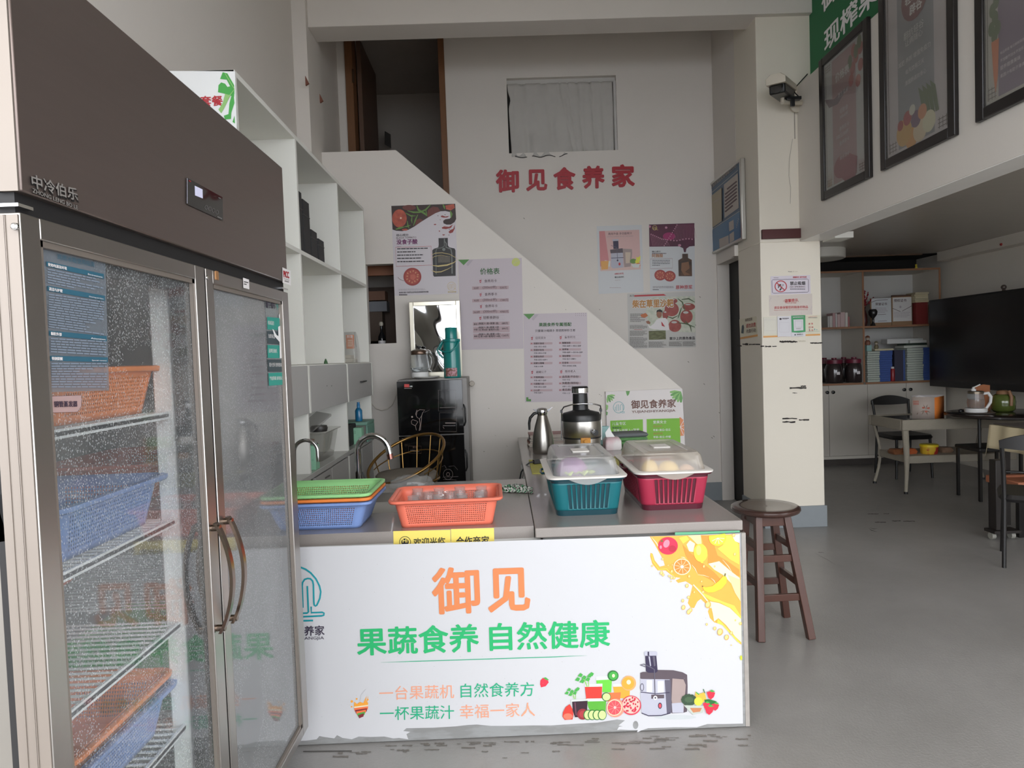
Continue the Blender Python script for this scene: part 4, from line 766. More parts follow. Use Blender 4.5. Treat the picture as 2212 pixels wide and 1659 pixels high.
# tissue pack, folded green bags, small things by the board
tx = at(1322, 972, 2, T)
tb = empty('tissue_pack', (tx.x + 0.01, tx.y + 0.05, T), 'pink and white tissue pack standing behind the teal box', 'tissue')
b = MB().m(M('tissue wrap', (206, 176, 180), 0.5, var=0.2, vs=10, rgb2=(214, 208, 206), thr=0.5)); b.loft([(0.05, 0.06, 0.01, 0), (0.055, 0.065, 0.012, 0.01), (0.054, 0.064, 0.012, 0.06), (0.04, 0.045, 0.012, 0.082)]); b.xf(Matrix.Translation(tb.location)); b.build('pack', tb, smooth=50)
b = MB().m(WHITE); b.prism([(tx.x - 0.03, tx.y + 0.04, T + 0.08), (tx.x + 0.03, tx.y + 0.04, T + 0.08), (tx.x + 0.01, tx.y + 0.05, T + 0.11), (tx.x - 0.005, tx.y + 0.05, T + 0.15), (tx.x - 0.035, tx.y + 0.05, T + 0.11)], (0, 0.004, 0)); b.build('tissue', tb)
GBG = M('green bag film', (104, 150, 96), 0.4, var=0.25, vs=25, bump=0.3, bs=30); gb = at(1360, 962, 2, T)
for k, (m_, h0, h1, lb) in enumerate(((GBG, 0.0, 0.028, 'folded green plastic bag at the bottom of the bag pile'), (GBG, 0.029, 0.055, 'folded green plastic bag in the middle of the bag pile'), (M('slate cloth', (112, 116, 118), 0.8, bump=0.2), 0.056, 0.082, 'slate grey folded cloth on top of the green bags'))):
    b = MB().m(m_); b.loft([(0.12, 0.09, 0.02, h0 + 0.001), (0.13, 0.1, 0.025, (h0+h1)/2), (0.12, 0.09, 0.02, h1)]); b.xf(Matrix.Translation((gb.x + 0.0, gb.y + 0.08, T)) @ Matrix.Rotation(0.1*k - 0.1, 4, 'Z'))
    b.build('folded_cloth' if k == 2 else 'folded_bag', None, lb, 'cloth' if k == 2 else 'bag', 'folded pieces by the green board', smooth=60)
b = MB().m(M('pale cyan card', (150, 186, 184), 0.6)); q = at(1303, 965, 2, T); b.box((q.x - 0.04, q.y + 0.1, T + 0.0005), (q.x + 0.06, q.y + 0.14, T + 0.13)); b.build('small_carton', None, 'pale cyan carton behind the tissue pack', 'box', bevel=0.002)
# ------------------------------------------------------------------ upright two-door glass fridge
random.seed(5)
X0 = -0.7176; YN, YM, YF = 1.064, 1.716, 2.372
FRS = M('dark brushed fridge steel', (116, 104, 99), 0.30, 0.7, var=0.05, vs=3, stretch=(1, 1, 30), bump=0.012, bs=14)
FRA = M('door frame aluminium', (176, 172, 168), 0.34, 1.0, var=0.06, vs=9)
FRL = M('door edge aluminium', (136, 127, 119), 0.42, 0.5, var=0.05, vs=9)
GSK = M('black gasket', (24, 23, 24), 0.6)
INW = M('fridge inner liner', (190, 187, 183), 0.4, var=0.03)
SIDEW = M('fridge side steel', (140, 136, 130), 0.3, 0.7, var=0.15, vs=4)
fr = empty('glass_door_fridge', (-1.1, 1.72, 0), 'tall steel fridge with two misted glass doors', 'fridge')
b = MB().m(SIDEW); xb0, xb1 = -1.43, -0.785; y0, y1, z0, z1 = YN + 0.006, YF - 0.006, 0.12, 2.08
b.box((xb0, y0, z0), (xb1, y0 + 0.045, z1)); b.box((xb0, y1 - 0.045, z0), (xb1, y1, z1)); b.box((xb0, y0 + 0.045, z0), (xb1, y1 - 0.045, z0 + 0.05)); b.box((xb0, y0 + 0.045, 1.66), (xb1, y1 - 0.045, z1)); b.box((xb0, y0 + 0.045, z0), (xb0 + 0.04, y1 - 0.045, 1.66)); b.build('body', fr)
b = MB().m(INW); yi0, yi1 = y0 + 0.046, y1 - 0.046
b.box((xb0 + 0.041, yi0, z0 + 0.051), (xb0 + 0.045, yi1, 1.658)); b.box((xb0 + 0.045, yi0, z0 + 0.051), (xb1 - 0.002, yi0 + 0.003, 1.658)); b.box((xb0 + 0.045, yi1 - 0.003, z0 + 0.051), (xb1 - 0.002, yi1, 1.658)); b.box((xb0 + 0.045, yi0, z0 + 0.051), (xb1 - 0.002, yi1, z0 + 0.055)); b.box((xb0 + 0.045, yi0, 1.654), (xb1 - 0.002, yi1, 1.658)); b.build('liner', fr)
b = MB().m(M('bright mullion', (236, 236, 234), 0.4)); b.box((-0.83, YM - 0.06, z0 + 0.06), (xb1, YM + 0.05, 1.65)); b.build('mullion', fr, bevel=0.004)
b = MB().m(FRS); b.box((X0 - 0.03, YN + 0.004, 1.696), (X0 + 0.002, YF - 0.004, 2.082)); b.build('head_panel', fr, bevel=0.003)
b = MB().m(FRL); b.box((X0 - 0.034, YN, 1.696), (X0 - 0.0005, YN + 0.0035, 2.082)); b.box((xb1, YN, 1.70), (X0 - 0.034, YN + 0.0035, 2.082)); b.build('head_side', fr)
b = MB().m(GSK); b.box((xb1, YN + 0.008, 1.664), (X0 - 0.012, YF - 0.008, 1.696)); b.build('head_gap', fr)
b = MB().m(CHROME); b.box((X0 - 0.04, YN - 0.004, 1.672), (X0 + 0.001, YN + 0.03, 1.677)); b.box((X0 - 0.04, YF - 0.06, 1.672), (X0 + 0.001, YF, 1.677)); b.build('hinge_plate', fr)
for i, (x, y) in enumerate(((-1.38, YN + 0.06), (-0.83, YN + 0.06), (-1.38, YF - 0.06), (-0.83, YF - 0.06))):
    b = MB().m(BLACKP); b.lathe([(0.028, 0), (0.028, 0.03), (0.012, 0.035), (0.012, 0.12)], (x, y, 0), 16); b.build('foot', fr)
GL1 = film('misted door glass', (196, 200, 202), 0.2, 0.04, (0.95, 0.96, 0.96), drops=0.28, dscale=300, ior=1.6, fog=0.20, fog_lo=0.03)
GL2 = film('heavily misted door glass', (178, 180, 182), 0.5, 0.05, (0.84, 0.86, 0.86), drops=0.2, dscale=300, ior=2.0, fog=0.66, fog_lo=0.42)
def fdoor(ya, yb, gl, sl, sr):
    za, zb = 0.165, 1.664; xo = X0; xi = X0 - 0.052; st = 0.034
    dr_ = MB().m(FRA)
    for (a, c, d_, e) in ((ya, ya + sl, za, zb), (yb - sr, yb, za, zb), (ya + sl, yb - sr, za, za + 0.03), (ya + sl, yb - sr, zb - st, zb)): dr_.box((xi, a, d_), (xo, c, e))
    door = dr_.build('door', fr, bevel=0.002)
    b = MB().m(FRL)   # bright bevelled bead round the pane
    ia, ib, ja, jb = ya + sl, yb - sr, za + 0.03, zb - st
    for (a, c, d_, e) in ((ia, ia + 0.010, ja, jb), (ib - 0.010, ib, ja, jb), (ia, ib, ja, ja + 0.010), (ia, ib, jb - 0.010, jb)): b.box((xo - 0.012, a, d_), (xo - 0.004, c, e))
    b.build('pane_bead', door)
    b = MB().m(gl); b.box((xo - 0.018, ia + 0.001, ja + 0.001), (xo - 0.013, ib - 0.001, jb - 0.001)); g = b.build('glass_pane', door, smooth=0)
    b = MB().m(GSK)
    for (a, c, d_, e) in ((ia, ia + 0.028, ja, jb), (ib - 0.028, ib, ja, jb), (ia, ib, ja, ja + 0.028), (ia, ib, jb - 0.028, jb)): b.box((xi + 0.002, a, d_), (xo - 0.03, c, e))
    b.build('inner_seal', door)
    b = MB().m(GSK); b.box((xb1 + 0.001, ya + 0.004, za + 0.01), (xi - 0.001, ya + 0.018, zb - 0.01)); b.box((xb1 + 0.001, yb - 0.018, za + 0.01), (xi - 0.001, yb - 0.004, zb - 0.01)); b.build('gasket', door)
    return door
d1 = fdoor(YN, YM - 0.006, GL1, 0.045, 0.05); d2 = fdoor(YM + 0.004, YF, GL2, 0.04, 0.06)
b = MB().m(FRL); b.box((X0 - 0.051, YN - 0.0035, 0.168), (X0 - 0.0015, YN - 0.0005, 1.66))
for xx in (-0.755, -0.7405, -0.7385): b.box((xx, YN - 0.005, 0.168), (xx + 0.0012, YN - 0.0035, 1.66))
b.build('door_edge', d1)
b = MB().m(CHROME); q = at(38, 491, 1, YN - 0.004); b.lathe([(0.006, 0), (0.0055, 0.003), (0.003, 0.005)], (q.x, YN - 0.009, q.z), 14, axis='y'); b.build('screw', d1)
b = MB().m(CHROME); q = at(447, 600, 0, X0); b.lathe([(0.006, 0), (0.0055, 0.003)], (X0 + 0.0, q.y, q.z), 12, axis='x'); b.build('screw', d1)
b = MB().m(M('copper tab', (176, 128, 84), 0.4, 0.5)); q = at(468, 596, 0, X0); b.box((X0, q.y - 0.008, q.z - 0.01), (X0 + 0.002, q.y + 0.008, q.z + 0.012)); b.build('copper_tab', d2)
HND = M('worn bronze handle', (128, 112, 100), 0.22, 1.0, var=0.1)
for d_, pts, yy in ((d1, ((458.6, 1130), (467.6, 1367)), 1.676), (d2, ((484, 1116), (489, 1345)), 1.752)):
    za = at(pts[0][0], pts[0][1], 1, yy).z; zb = at(pts[1][0], pts[1][1], 1, yy).z; b = MB().m(HND); pa = []
    for k in range(17):
        t = k / 16; bow = math.sin(PI * t) ** 0.8; pa.append(Vector((X0 + 0.010 + 0.034 * bow, yy, za + (zb - za) * t)))
    vs = []; fs = []
    for i, p_ in enumerate(pa): vs += [p_ + Vector((-0.004, -0.0085, 0)), p_ + Vector((0.004, -0.0085, 0)), p_ + Vector((0.004, 0.0085, 0)), p_ + Vector((-0.004, 0.0085, 0))]
    for i in range(16): fs += [(i*4+k, i*4+(k+1) % 4, (i+1)*4+(k+1) % 4, (i+1)*4+k) for k in range(4)]
    fs += [(3, 2, 1, 0), (64, 65, 66, 67)]; b.add(vs, fs)
    for z_ in (za - 0.012, zb + 0.012): b.lathe([(0.008, 0), (0.008, 0.022)], (X0 - 0.001, yy, z_), 12, axis='x')
    b.build('handle', d_, smooth=40)
# wire shelves
WIRE = M('white coated wire', (226, 228, 228), 0.35, var=0.02)
SHZ = (1.316, 1.06, 0.81, 0.56, 0.30)
for z_ in SHZ:
    for ya, yb in ((yi0 + 0.01, YM - 0.052), (YM + 0.052, yi1 - 0.01)):
        b = MB().m(WIRE); n = int((yb - ya) / 0.024)
        for k in range(n + 1): y_ = ya + (yb - ya) * k / n; b.bar((-1.37, y_, z_), (-0.80, y_, z_), 0.004, 0.004)
        for x_ in (-1.37, -1.08, -0.80): b.bar((x_, ya, z_ - 0.005), (x_, yb, z_ - 0.005), 0.008, 0.008)
        b.box((-0.802, ya, z_ - 0.014), (-0.796, yb, z_ + 0.004)); b.build('wire_shelf', fr, smooth=0)
def fb(name_lb, mat, x, y, z): return colander('perforated_basket', name_lb, mat, (x, y, z + 0.003), PI/2, group='baskets inside the fridge', W=0.39, D=0.27, w=0.34, d=0.225)
fb('orange basket on the top fridge shelf behind the left door', BO2, -0.965, 1.49, SHZ[0])
fb('blue basket at the front of the second fridge shelf', BB, -0.955, 1.46, SHZ[1])
fb('orange basket behind the blue one on the second fridge shelf', BO2, -1.268, 1.46, SHZ[1])
food('dark_squash', 'dark round squash in the orange basket inside the fridge', 'vegetable', (-1.262, 1.47, SHZ[1] + 0.093), 0.085, M('dark squash skin', (58, 54, 48), 0.5, var=0.2), 1, 1.2, 0.9)
fb('brown-orange basket at the back of the third fridge shelf', M('brown orange plastic', (196, 104, 70), 0.4), -1.22, 1.50, SHZ[2])
food('green_vegetable', 'light green vegetable at the left of the third fridge shelf', 'vegetable', (-0.90, 1.20, SHZ[2] + 0.045), 0.04, M('light green skin', (150, 206, 70), 0.5, var=0.15), 1.3, 1.3, 1.0)
fb('blue basket on the fourth fridge shelf', BB, -0.96, 1.46, SHZ[3])
colander('perforated_basket', 'orange basket nested in the blue one on the fourth fridge shelf', BO2, (-0.96, 1.46, SHZ[3] + 0.03), PI/2, group='baskets inside the fridge', W=0.375, D=0.255, w=0.31, d=0.20)
fb('green basket on the lowest fridge shelf', BG, -0.98, 1.42, SHZ[4])
fb('coral basket on the second fridge shelf behind the right door', BO, -1.10, 2.03, SHZ[1])
fb('green basket on the fourth fridge shelf behind the right door', BG, -1.08, 2.03, SHZ[3])
# lettering, controls and stickers
pr = Print(0, X0 + 0.002, (1, 0, 0), (0, 0, 2.962))
LTR = M('silver lettering', (176, 172, 168), 0.35, 0.6); LBK = M('lettering backing', (30, 28, 28), 0.5)
pr.text('中冷伯乐', (202, 1210), (503, 1302), LBK, 1, 0.035, h=92).text('ZHONG LENG BO LE', (204, 1236), (502, 1344), LBK, 1, 0.035, h=32)
pr.text('中冷伯乐', (206, 1199), (499, 1287), LTR, 2.2, 0.025, h=84).text('ZHONG LENG BO LE', (208, 1231), (498, 1341), LTR, 2.2, 0.02, h=27)
pr.build('maker_lettering', fr)
pr = Print(0, X0 + 0.002, (1, 0, 0), (0, 0, 2.962))
pr.poly([(1196, 1136), (1424, 1262), (1427, 1413), (1196, 1306)], BLACKG, 2); pr.line([(1198, 1140), (1198, 1302)], 4, SIL, 2.3)
pr.poly([(1246, 1188), (1296, 1212), (1298, 1270), (1248, 1250)], M('lit display', (190, 190, 214), 0.4, emit=0.25), 2.5)
for x, y in ((1320, 1326), (1343, 1336), (1366, 1346), (1389, 1358)): pr.ring(x, y, 9, 13, 1.6, M('button grey', (120, 118, 116), 0.5), 2.5, 12)
pr.line([(1209, 1155), (1222, 1162)], 5, RED, 2.5).line([(1398, 1264), (1412, 1271)], 4, M('button grey', (120, 118, 116), 0.5), 2.5).line([(1390, 1386), (1420, 1400)], 6, M('button grey', (120, 118, 116), 0.5), 2.5); pr.build('control_panel', fr)
pr = Print(0, X0 + 0.002, (1, 0, 0), (300, 500, 2.766))
pr.poly([(857, 214), (906, 236), (908, 323), (859, 306)], PAPER, 1).text('PICC', (866, 272), (898, 279), RED, 2, 0.05, h=36).line([(865, 281), (900, 292)], 2, M('tiny text', (120, 116, 114), 0.6), 2).line([(872, 295), (897, 302)], 5, M('tiny text', (120, 116, 114), 0.6), 2); pr.build('insurer_sticker', fr)
pr = Print(0, X0, (1, 0, 0), (300, 500, 2.766))
pr.poly([(622, 276), (658, 288), (660, 346), (624, 336)], PAPER, 1).line([(629, 300), (654, 306)], 5, BLK, 2).line([(629, 313), (644, 317)], 5, BLK, 2); pr.build('serial_sticker', d2)
# guide sheet on the left pane (bluish print on clear film)
FILM = film('clear printed film', (164, 172, 182), 0.45, 0.15, (0.86, 0.9, 0.92)); NV = M('print steel blue', (44, 92, 112), 0.5); TXT = M('print grey blue', (120, 134, 150), 0.6)
gx = X0 - 0.0125
so, g = sheet('guide_sheet', 'bluish usage guide stuck inside the left fridge door glass', 'notice', 0, gx, (1, 0, 0), [(256, 62), (628, 146), (652, 950), (303, 960)], FILM, (0, 500, 2.765), th=0.0005)
so.parent = fr; so.location = so.location - fr.location
for k_ in ('category',): del so[k_]
g.text('商用冰箱使用指南', (343, 166), (566, 214), NV, 1.5, 0.0, h=34)
for y0_, y1_, h_, t_, e_ in ((178, 254, 30, '使用电源及环境', 'Environment'), (324, 384, 30, '清洁与护理', 'Cleaning and Care'), (592, 625, 30, '橱柜外部', 'Attention'), (742, 752, 30, '特别提醒', 'Special remind')):
    xa = 276 + (y0_ - 178) * 0.042; g.poly([(xa, y0_), (xa + 344, y1_), (xa + 345, y1_ + h_), (xa + 1, y0_ + h_)], NV, 1)
    sl = (y1_ - y0_) / 344; g.text(t_, (xa + 10, y0_ + 26 + 10*sl), (xa + 10 + 16*len(t_), y0_ + 26 + (10 + 16*len(t_))*sl), PAPER, 2, 0.02, h=20); g.text(e_, (xa + 250, y0_ + 26 + 250*sl), (xa + 336, y0_ + 26 + 336*sl), PAPER, 2, 0.0, h=10)
for xa, ya_, yb_, n_, sk in ((285, 222, 316, 6, 0.2), (292, 372, 580, 14, 0.14), (304, 636, 730, 6, 0.06), (308, 786, 940, 10, 0.0)): g.greek(xa, ya_, xa + 330, yb_, n_, TXT, 1, 0.42, sk, 0.5)
o = g.build('guide_print', so); 
pr = Print(0, gx, (1, 0, 0), (0, 500, 2.765))
pr.poly([(306, 984), (486, 978), (488, 1040), (464, 1078), (310, 1083)], M('pinkish label film', (190, 166, 168), 0.5, alpha=0.65), 1); pr.line([(306, 984), (486, 978), (488, 1040), (464, 1078), (310, 1083)], 2, NAVY, 1.5, True).text('铜管蒸发器', (323, 1050), (462, 1046), NAVY, 2, 0.03, h=36); pr.build('evaporator_label', fr)
TG = M('sticker teal green', (44, 150, 136), 0.5); DGY = M('sticker slate', (56, 72, 78), 0.5)
pr = Print(0, gx, (1, 0, 0), (300, 500, 2.766))
pr.poly([(755, 396), (878, 420), (884, 925), (775, 936)], film('faint sticker film', (180, 190, 192), 0.45, 0.15, (0.9, 0.92, 0.92)), 0.8)
pr.text('精于细节', (760, 455), (815, 464), NAVY, 2, 0.02, h=36).text('专于品质', (822, 468), (872, 476), TG, 2, 0.0, h=36)
for c, q in ((TG, [(766, 510), (868, 520), (872, 592), (768, 586)]), (DGY, [(767, 594), (870, 600), (874, 678), (769, 670)]), (TG, [(768, 678), (872, 682), (875, 758), (770, 756)]), (DGY, [(771, 764), (878, 765), (880, 838), (774, 838)]), (TG, [(774, 846), (880, 841), (882, 914), (778, 922)])): pr.poly(q, c, 1.5)
for t_, a, c in (('机械温控', (772, 556), (808, 560)), ('加厚保温', (774, 636), (812, 640)), ('品牌压缩机', (777, 724), (826, 726)), ('超大空间 使用更高效', (780, 808), (862, 808)), ('节能降噪 省电省心', (783, 890), (862, 886))): pr.text(t_, a, c, WHT, 2.2, 0.0, h=24)
pr.ell(848, 505, 12, 22, WHT, 2.6, 14).poly([(832, 570), (850, 560), (868, 572), (876, 680), (874, 757), (842, 757), (840, 660), (812, 628), (797, 582), (806, 588), (822, 618), (834, 626)], WHT, 2.6); pr.build('feature_sticker', fr)
# paper taped on the near side of the fridge
so, g = sheet('taped_paper', 'blank white paper taped to the near side of the fridge', 'paper', 1, YN + 0.004, (0, -1, 0), [(-60, 905), (9, 915), (18, 1168), (-60, 1180)], PAPER)
# ------------------------------------------------------------------ left shelf unit
XS = -1.0; XBK = -1.475
ZY = (2.765, 3.55, 4.43, 5.255)
su = empty('shelf_unit', (-1.24, 4.0, 0), 'long white shelf unit with cupboards along the left wall', 'shelf')
for k, y in enumerate(ZY):
    t = 0.0125
    b = MB().m(LAM); b.box((XBK, y - t, 1.42), (XS, y + t, 2.572)); b.build('divider', su, bevel=0.0015)
    b = MB().m(LAM); b.box((XBK, y - t, 0.86), (XS, y + t, 1.175)); b.build('divider', su, bevel=0.0015)
for z in (2.572, 2.0, 1.418):
    b = MB().m(LAM); b.box((XBK, ZY[0] - 0.0125, z - 0.022), (XS + 0.001, ZY[3] + 0.0125, z)); b.build('shelf', su, bevel=0.0015)
b = MB().m(LAM); b.box((XBK, ZY[0] - 0.01, 0.86), (XBK + 0.004, ZY[3], 2.56)); b.build('back_board', su)
b = MB().m(LAM); b.box((XBK, ZY[0] - 0.0125, 1.172), (XS - 0.018, ZY[3] + 0.0125, 1.19)); b.build('shelf', su)
XC = XS + 0.012
for k in range(3):
    b = MB().m(LAM2); b.box((XC - 0.018, ZY[k] + 0.014, 1.172), (XC, ZY[k+1] - 0.014, 1.412)); dr_ = b.build('cupboard_door', su, bevel=0.001)
    if k == 2: h = MB().m(BLACKP); q = at(783, 824, 0, XC); h.bar((XC + 0.008, q.y - 0.09, q.z), (XC + 0.008, q.y + 0.09, q.z), 0.012, 0.009); h.build('handle', dr_)
    else:
        pr = Print(0, XC, (1, 0, 0)); 
        if k == 1: pr.ell(706.5, 833.5, 0.8, 1.2, BLK, 1, 8).ell(716.5, 833.5, 0.8, 1.2, BLK, 1, 8); pr.build('screw_hole', dr_)
for k in range(4):
    b = MB().m(LAM); b.box((XC - 0.02, ZY[k] - 0.012, 1.17), (XC + 0.003, ZY[k] + 0.012, 1.415)); b.build('door_post', su, bevel=0.001)
b = MB().m(M('grey white worktop', (176, 176, 172), 0.25, var=0.05, vs=20)); b.box((XBK, ZY[0] - 0.02, 0.832), (XS + 0.005, ZY[3] + 0.02, 0.86)); b.build('worktop', su, bevel=0.002)
for k in range(3):
    ym = (ZY[k] + ZY[k+1]) / 2
    for a, c in ((ZY[k] + 0.014, ym - 0.003), (ym + 0.003, ZY[k+1] - 0.014)):
        a = max(a, 3.645)
        if c - a < 0.1: continue
        b = MB().m(LAM2); b.box((XS - 0.02, a, 0.09), (XS - 0.002, c, 0.822)); b.build('cupboard_door', su, bevel=0.001)
    if k: b = MB().m(LAM); b.box((XS - 0.025, ZY[k+1] - 0.013, 0.05), (XS, ZY[k+1] + 0.013, 0.832)); b.build('door_post', su)
b = MB().m(LAM); b.box((XBK, ZY[3] - 0.01, 0), (XS - 0.021, ZY[3] + 0.0125, 0.832)); b.box((XBK, 3.64, 0), (XS - 0.03, ZY[3], 0.09)); b.build('carcass', su)
b = MB().m(M('grey screw cap', (90, 88, 84), 0.5)); q = at(704, 1032, 0, XS); b.bar((XS, q.y - 0.012, q.z), (XS + 0.01, q.y + 0.05, q.z + 0.004), 0.006, 0.006); b.build('small_latch', su)
# sign panel across the near end on top
LEAF1 = M('print leaf green', (92, 158, 92), 0.5, var=0.1, vs=30); LEAF2 = M('print leaf light', (140, 186, 110), 0.5)
so, g = sheet('menu_sign', 'white sign panel with red lettering and green leaf above the fridge', 'sign', 1, ZY[0] - 0.019, (0, -1, 0), [(180, 152), (507.5, 154), (512, 300), (180, 300)], M('sign white', (224, 225, 224), 0.4), th=0.004)
g.zm = (0, 0, 2.962)
g.text('套餐', (1285, 680), (1425, 676), RED, 1, 0.03, h=64); g.build('lettering', so)
def monstera(p, cx, cy, r, flip=1, lay=1, m1=LEAF1, m2=LEAF2, rot=0.0, lobes=7, span=2.3):
    for k in range(lobes):
        a = rot + (-0.5*span + span*k/(lobes-1)); x1, y1 = cx + flip*r*math.cos(a), cy + r*math.sin(a); nx_, ny_ = -math.sin(a)*flip, math.cos(a); w_ = r*0.15
        mx_, my_ = (cx + (x1-cx)*0.6), (cy + (y1-cy)*0.6)
        p.poly([(cx, cy), (mx_ + nx_*w_, my_ + ny_*w_), (x1 + nx_*w_*0.5, y1 + ny_*w_*0.5), (x1 + (x1-cx)*0.05, y1 + (y1-cy)*0.05), (x1 - nx_*w_*0.6, y1 - ny_*w_*0.6), (mx_ - nx_*w_, my_ - ny_*w_)], m1 if k % 2 else m2, lay + k*0.15)
g = Print(1, ZY[0] - 0.019, (0, -1, 0), (0, 0, 2.962))
g.poly([(1425, 462), (1455, 470), (1498, 545), (1500, 600), (1455, 590), (1440, 560), (1472, 552), (1450, 510), (1408, 505)], LEAF1, 1).poly([(1398, 545), (1415, 527), (1440, 535), (1465, 570), (1500, 575), (1498, 620), (1440, 600), (1395, 590)], LEAF1, 1.3).poly([(1495, 600), (1500, 660), (1480, 720), (1478, 760), (1440, 765), (1432, 740), (1462, 730), (1468, 660), (1480, 615)], LEAF1, 1.5).poly([(1440, 600), (1475, 610), (1455, 650), (1430, 700), (1415, 725), (1398, 700), (1425, 660)], LEAF2, 1.7).line([(1440, 470), (1500, 570), (1470, 610), (1420, 690)], 5, LEAF2, 2).poly([(1488, 780), (1500, 740), (1503, 790)], LEAF1, 1.5)
g.build('leaf_picture', so)
# things on the shelves
DK = M('dark charcoal board', (40, 40, 41), 0.6)
q = at(690, 560, 0, -1.04)
hts = ((0.36, 0.055, 'tallest dark gift box at the back of the stepped row'), (0.27, 0.05, 'second tallest dark gift box of the stepped row'), (0.155, 0.05, 'second shortest dark gift box of the stepped row'), (0.125, 0.075, 'shortest dark gift box at the front of the stepped row'))
yb_ = 3.93
for k, (y_, z_) in enumerate(((3.66, 0.325), (3.80, 0.30), (3.94, 0.165), (4.09, 0.14))):
    b = MB().m(DK); b.box((-1.28 + 0.0*k, y_ - 0.06, 2.001), (-1.03, y_ + 0.06, 2.0 + z_)); bx = b.build('gift_box', None, hts[k][2], 'box', 'dark boxes on the upper shelf', bevel=0.002)
    b = MB().m(M('dark box lid line', (70, 68, 66), 0.6)); b.box((-1.282, y_ - 0.062, 2.0 + z_*0.72), (-1.028, y_ + 0.062, 2.0 + z_*0.72 + 0.004)); b.build('lid_seam', bx)
# bagged paper stack with orange label
pk = empty('bagged_napkins', (-1.12, 4.95, 1.418), 'clear bag of cream napkins with an orange label', 'bag')
b = MB().m(M('cream napkins', (206, 198, 182), 0.8, var=0.06, vs=30)); q = at(740, 775, 0, -1.05); yy = 5.0
b.box((-1.23, yy - 0.05, 1.419), (-1.06, yy + 0.1, 1.45)); b.box((-1.23, yy - 0.03, 1.452), (-1.08, yy + 0.1, 1.475)); b.build('napkins', pk, bevel=0.004)
b = MB().m(M('orange label', (206, 122, 74), 0.5)); l0 = at(747, 724, 1, yy - 0.055); l1 = at(765.5, 753, 1, yy - 0.055); b.box((l0.x, yy - 0.055, l1.z), (l1.x, yy - 0.053, l0.z)); b.build('label', pk)
p = Print(1, yy - 0.056, (0, -1, 0), (600, 380, 3.19)); p.text('鲜果', (476, 1118), (518, 1118), WHT, 1, 0.0).greek(482, 1130, 514, 1180, 4, M('label cream', (226, 206, 180), 0.6), 1, 0.5); p.build('label_print', pk)
b = MB().m(film('bag film', (224, 224, 220), 0.28, 0.1, (0.95, 0.95, 0.95))); b.loft([(0.10, 0.085, 0.01, 1.4185, -1.14, yy + 0.02), (0.10, 0.09, 0.01, 1.50, -1.14, yy + 0.02), (0.09, 0.08, 0.01, 1.61, -1.14, yy + 0.02), (0.09, 0.03, 0.01, 1.64, -1.14, yy + 0.02)]); b.build('bag_film', pk)
b = MB().m(M('green clip', (60, 96, 60), 0.5)); q = at(704, 786, 0, XS - 0.02); b.lathe([(0.012, 0), (0.010, 0.012), (0.003, 0.03)], (XS - 0.02, q.y, 1.418), 10); b.build('green_clip', None, 'tiny green clip standing on the cupboard row', 'clip')
# niche: clear tub with utensils, mint boxes, spray bottle, small tap
TUB = film('clear tub plastic', (190, 188, 184), 0.22, 0.06, (0.88, 0.88, 0.86))
ty = 4.12
tub = empty('clear_tub', (-1.17, ty, 0.86), 'clear plastic tub full of kitchen utensils in the niche', 'tub')
b = MB().m(TUB); b.loft([(0.115, 0.15, 0.02, 0.8605, -1.17, ty), (0.14, 0.185, 0.02, 1.02, -1.17, ty), (0.155, 0.20, 0.02, 1.024, -1.17, ty), (0.155, 0.20, 0.02, 1.03, -1.17, ty)], True, False); b.build('tub_body', tub)
b = MB().m(film('loose tub lid', (200, 198, 194), 0.25, 0.06, (0.9, 0.9, 0.9))); b.prism([(-1.10, ty - 0.15, 1.03), (-1.02, ty - 0.02, 1.11), (-1.14, ty + 0.1, 1.12), (-1.22, ty - 0.02, 1.04)], (0.0, 0.006, 0.012)); b.build('loose_lid', tub)
b = MB().m(M('dark utensil', (46, 44, 42), 0.4)); b.lathe([(0.045, 0), (0.05, 0.02), (0.045, 0.035)], (-1.10, ty, 1.02), 18); b.lathe([(0.03, 0), (0.03, 0.09)], (-1.12, ty - 0.08, 0.87), 14); b.build('dark_lid', tub)
b = MB().m(M('wood utensil', (150, 116, 90), 0.6)); b.lathe([(0.03, 0), (0.035, 0.10)], (-1.18, ty + 0.05, 0.87), 14); b.m(M('navy pouch', (44, 54, 84), 0.6)).box((-1.26, ty - 0.12, 0.9), (-1.17, ty + 0.0, 1.0)); b.build('utensils', tub)
pot_y = 3.82
b = MB().m(STEEL); b.lathe([(0.055, 0), (0.062, 0.01), (0.062, 0.075), (0.066, 0.078)], (-1.20, pot_y, 0.9605), 24); b.m(BLACKP).lathe([(0.063, 0.078), (0.04, 0.095), (0.012, 0.10), (0.015, 0.12)], (-1.20, pot_y, 0.9605), 24); b.build('small_pot', None, 'small lidded steel pot standing beside the clear tub', 'pot', smooth=50)
b = MB().m(LAM); b.box((-1.28, pot_y - 0.09, 0.8605), (-1.12, pot_y + 0.09, 0.96)); b.build('white_carton', None, 'white carton under the small steel pot', 'box', bevel=0.002)
MINT = M('mint card', (140, 190, 160), 0.55, var=0.03); MINT2 = M('mint metal', (112, 152, 136), 0.5)
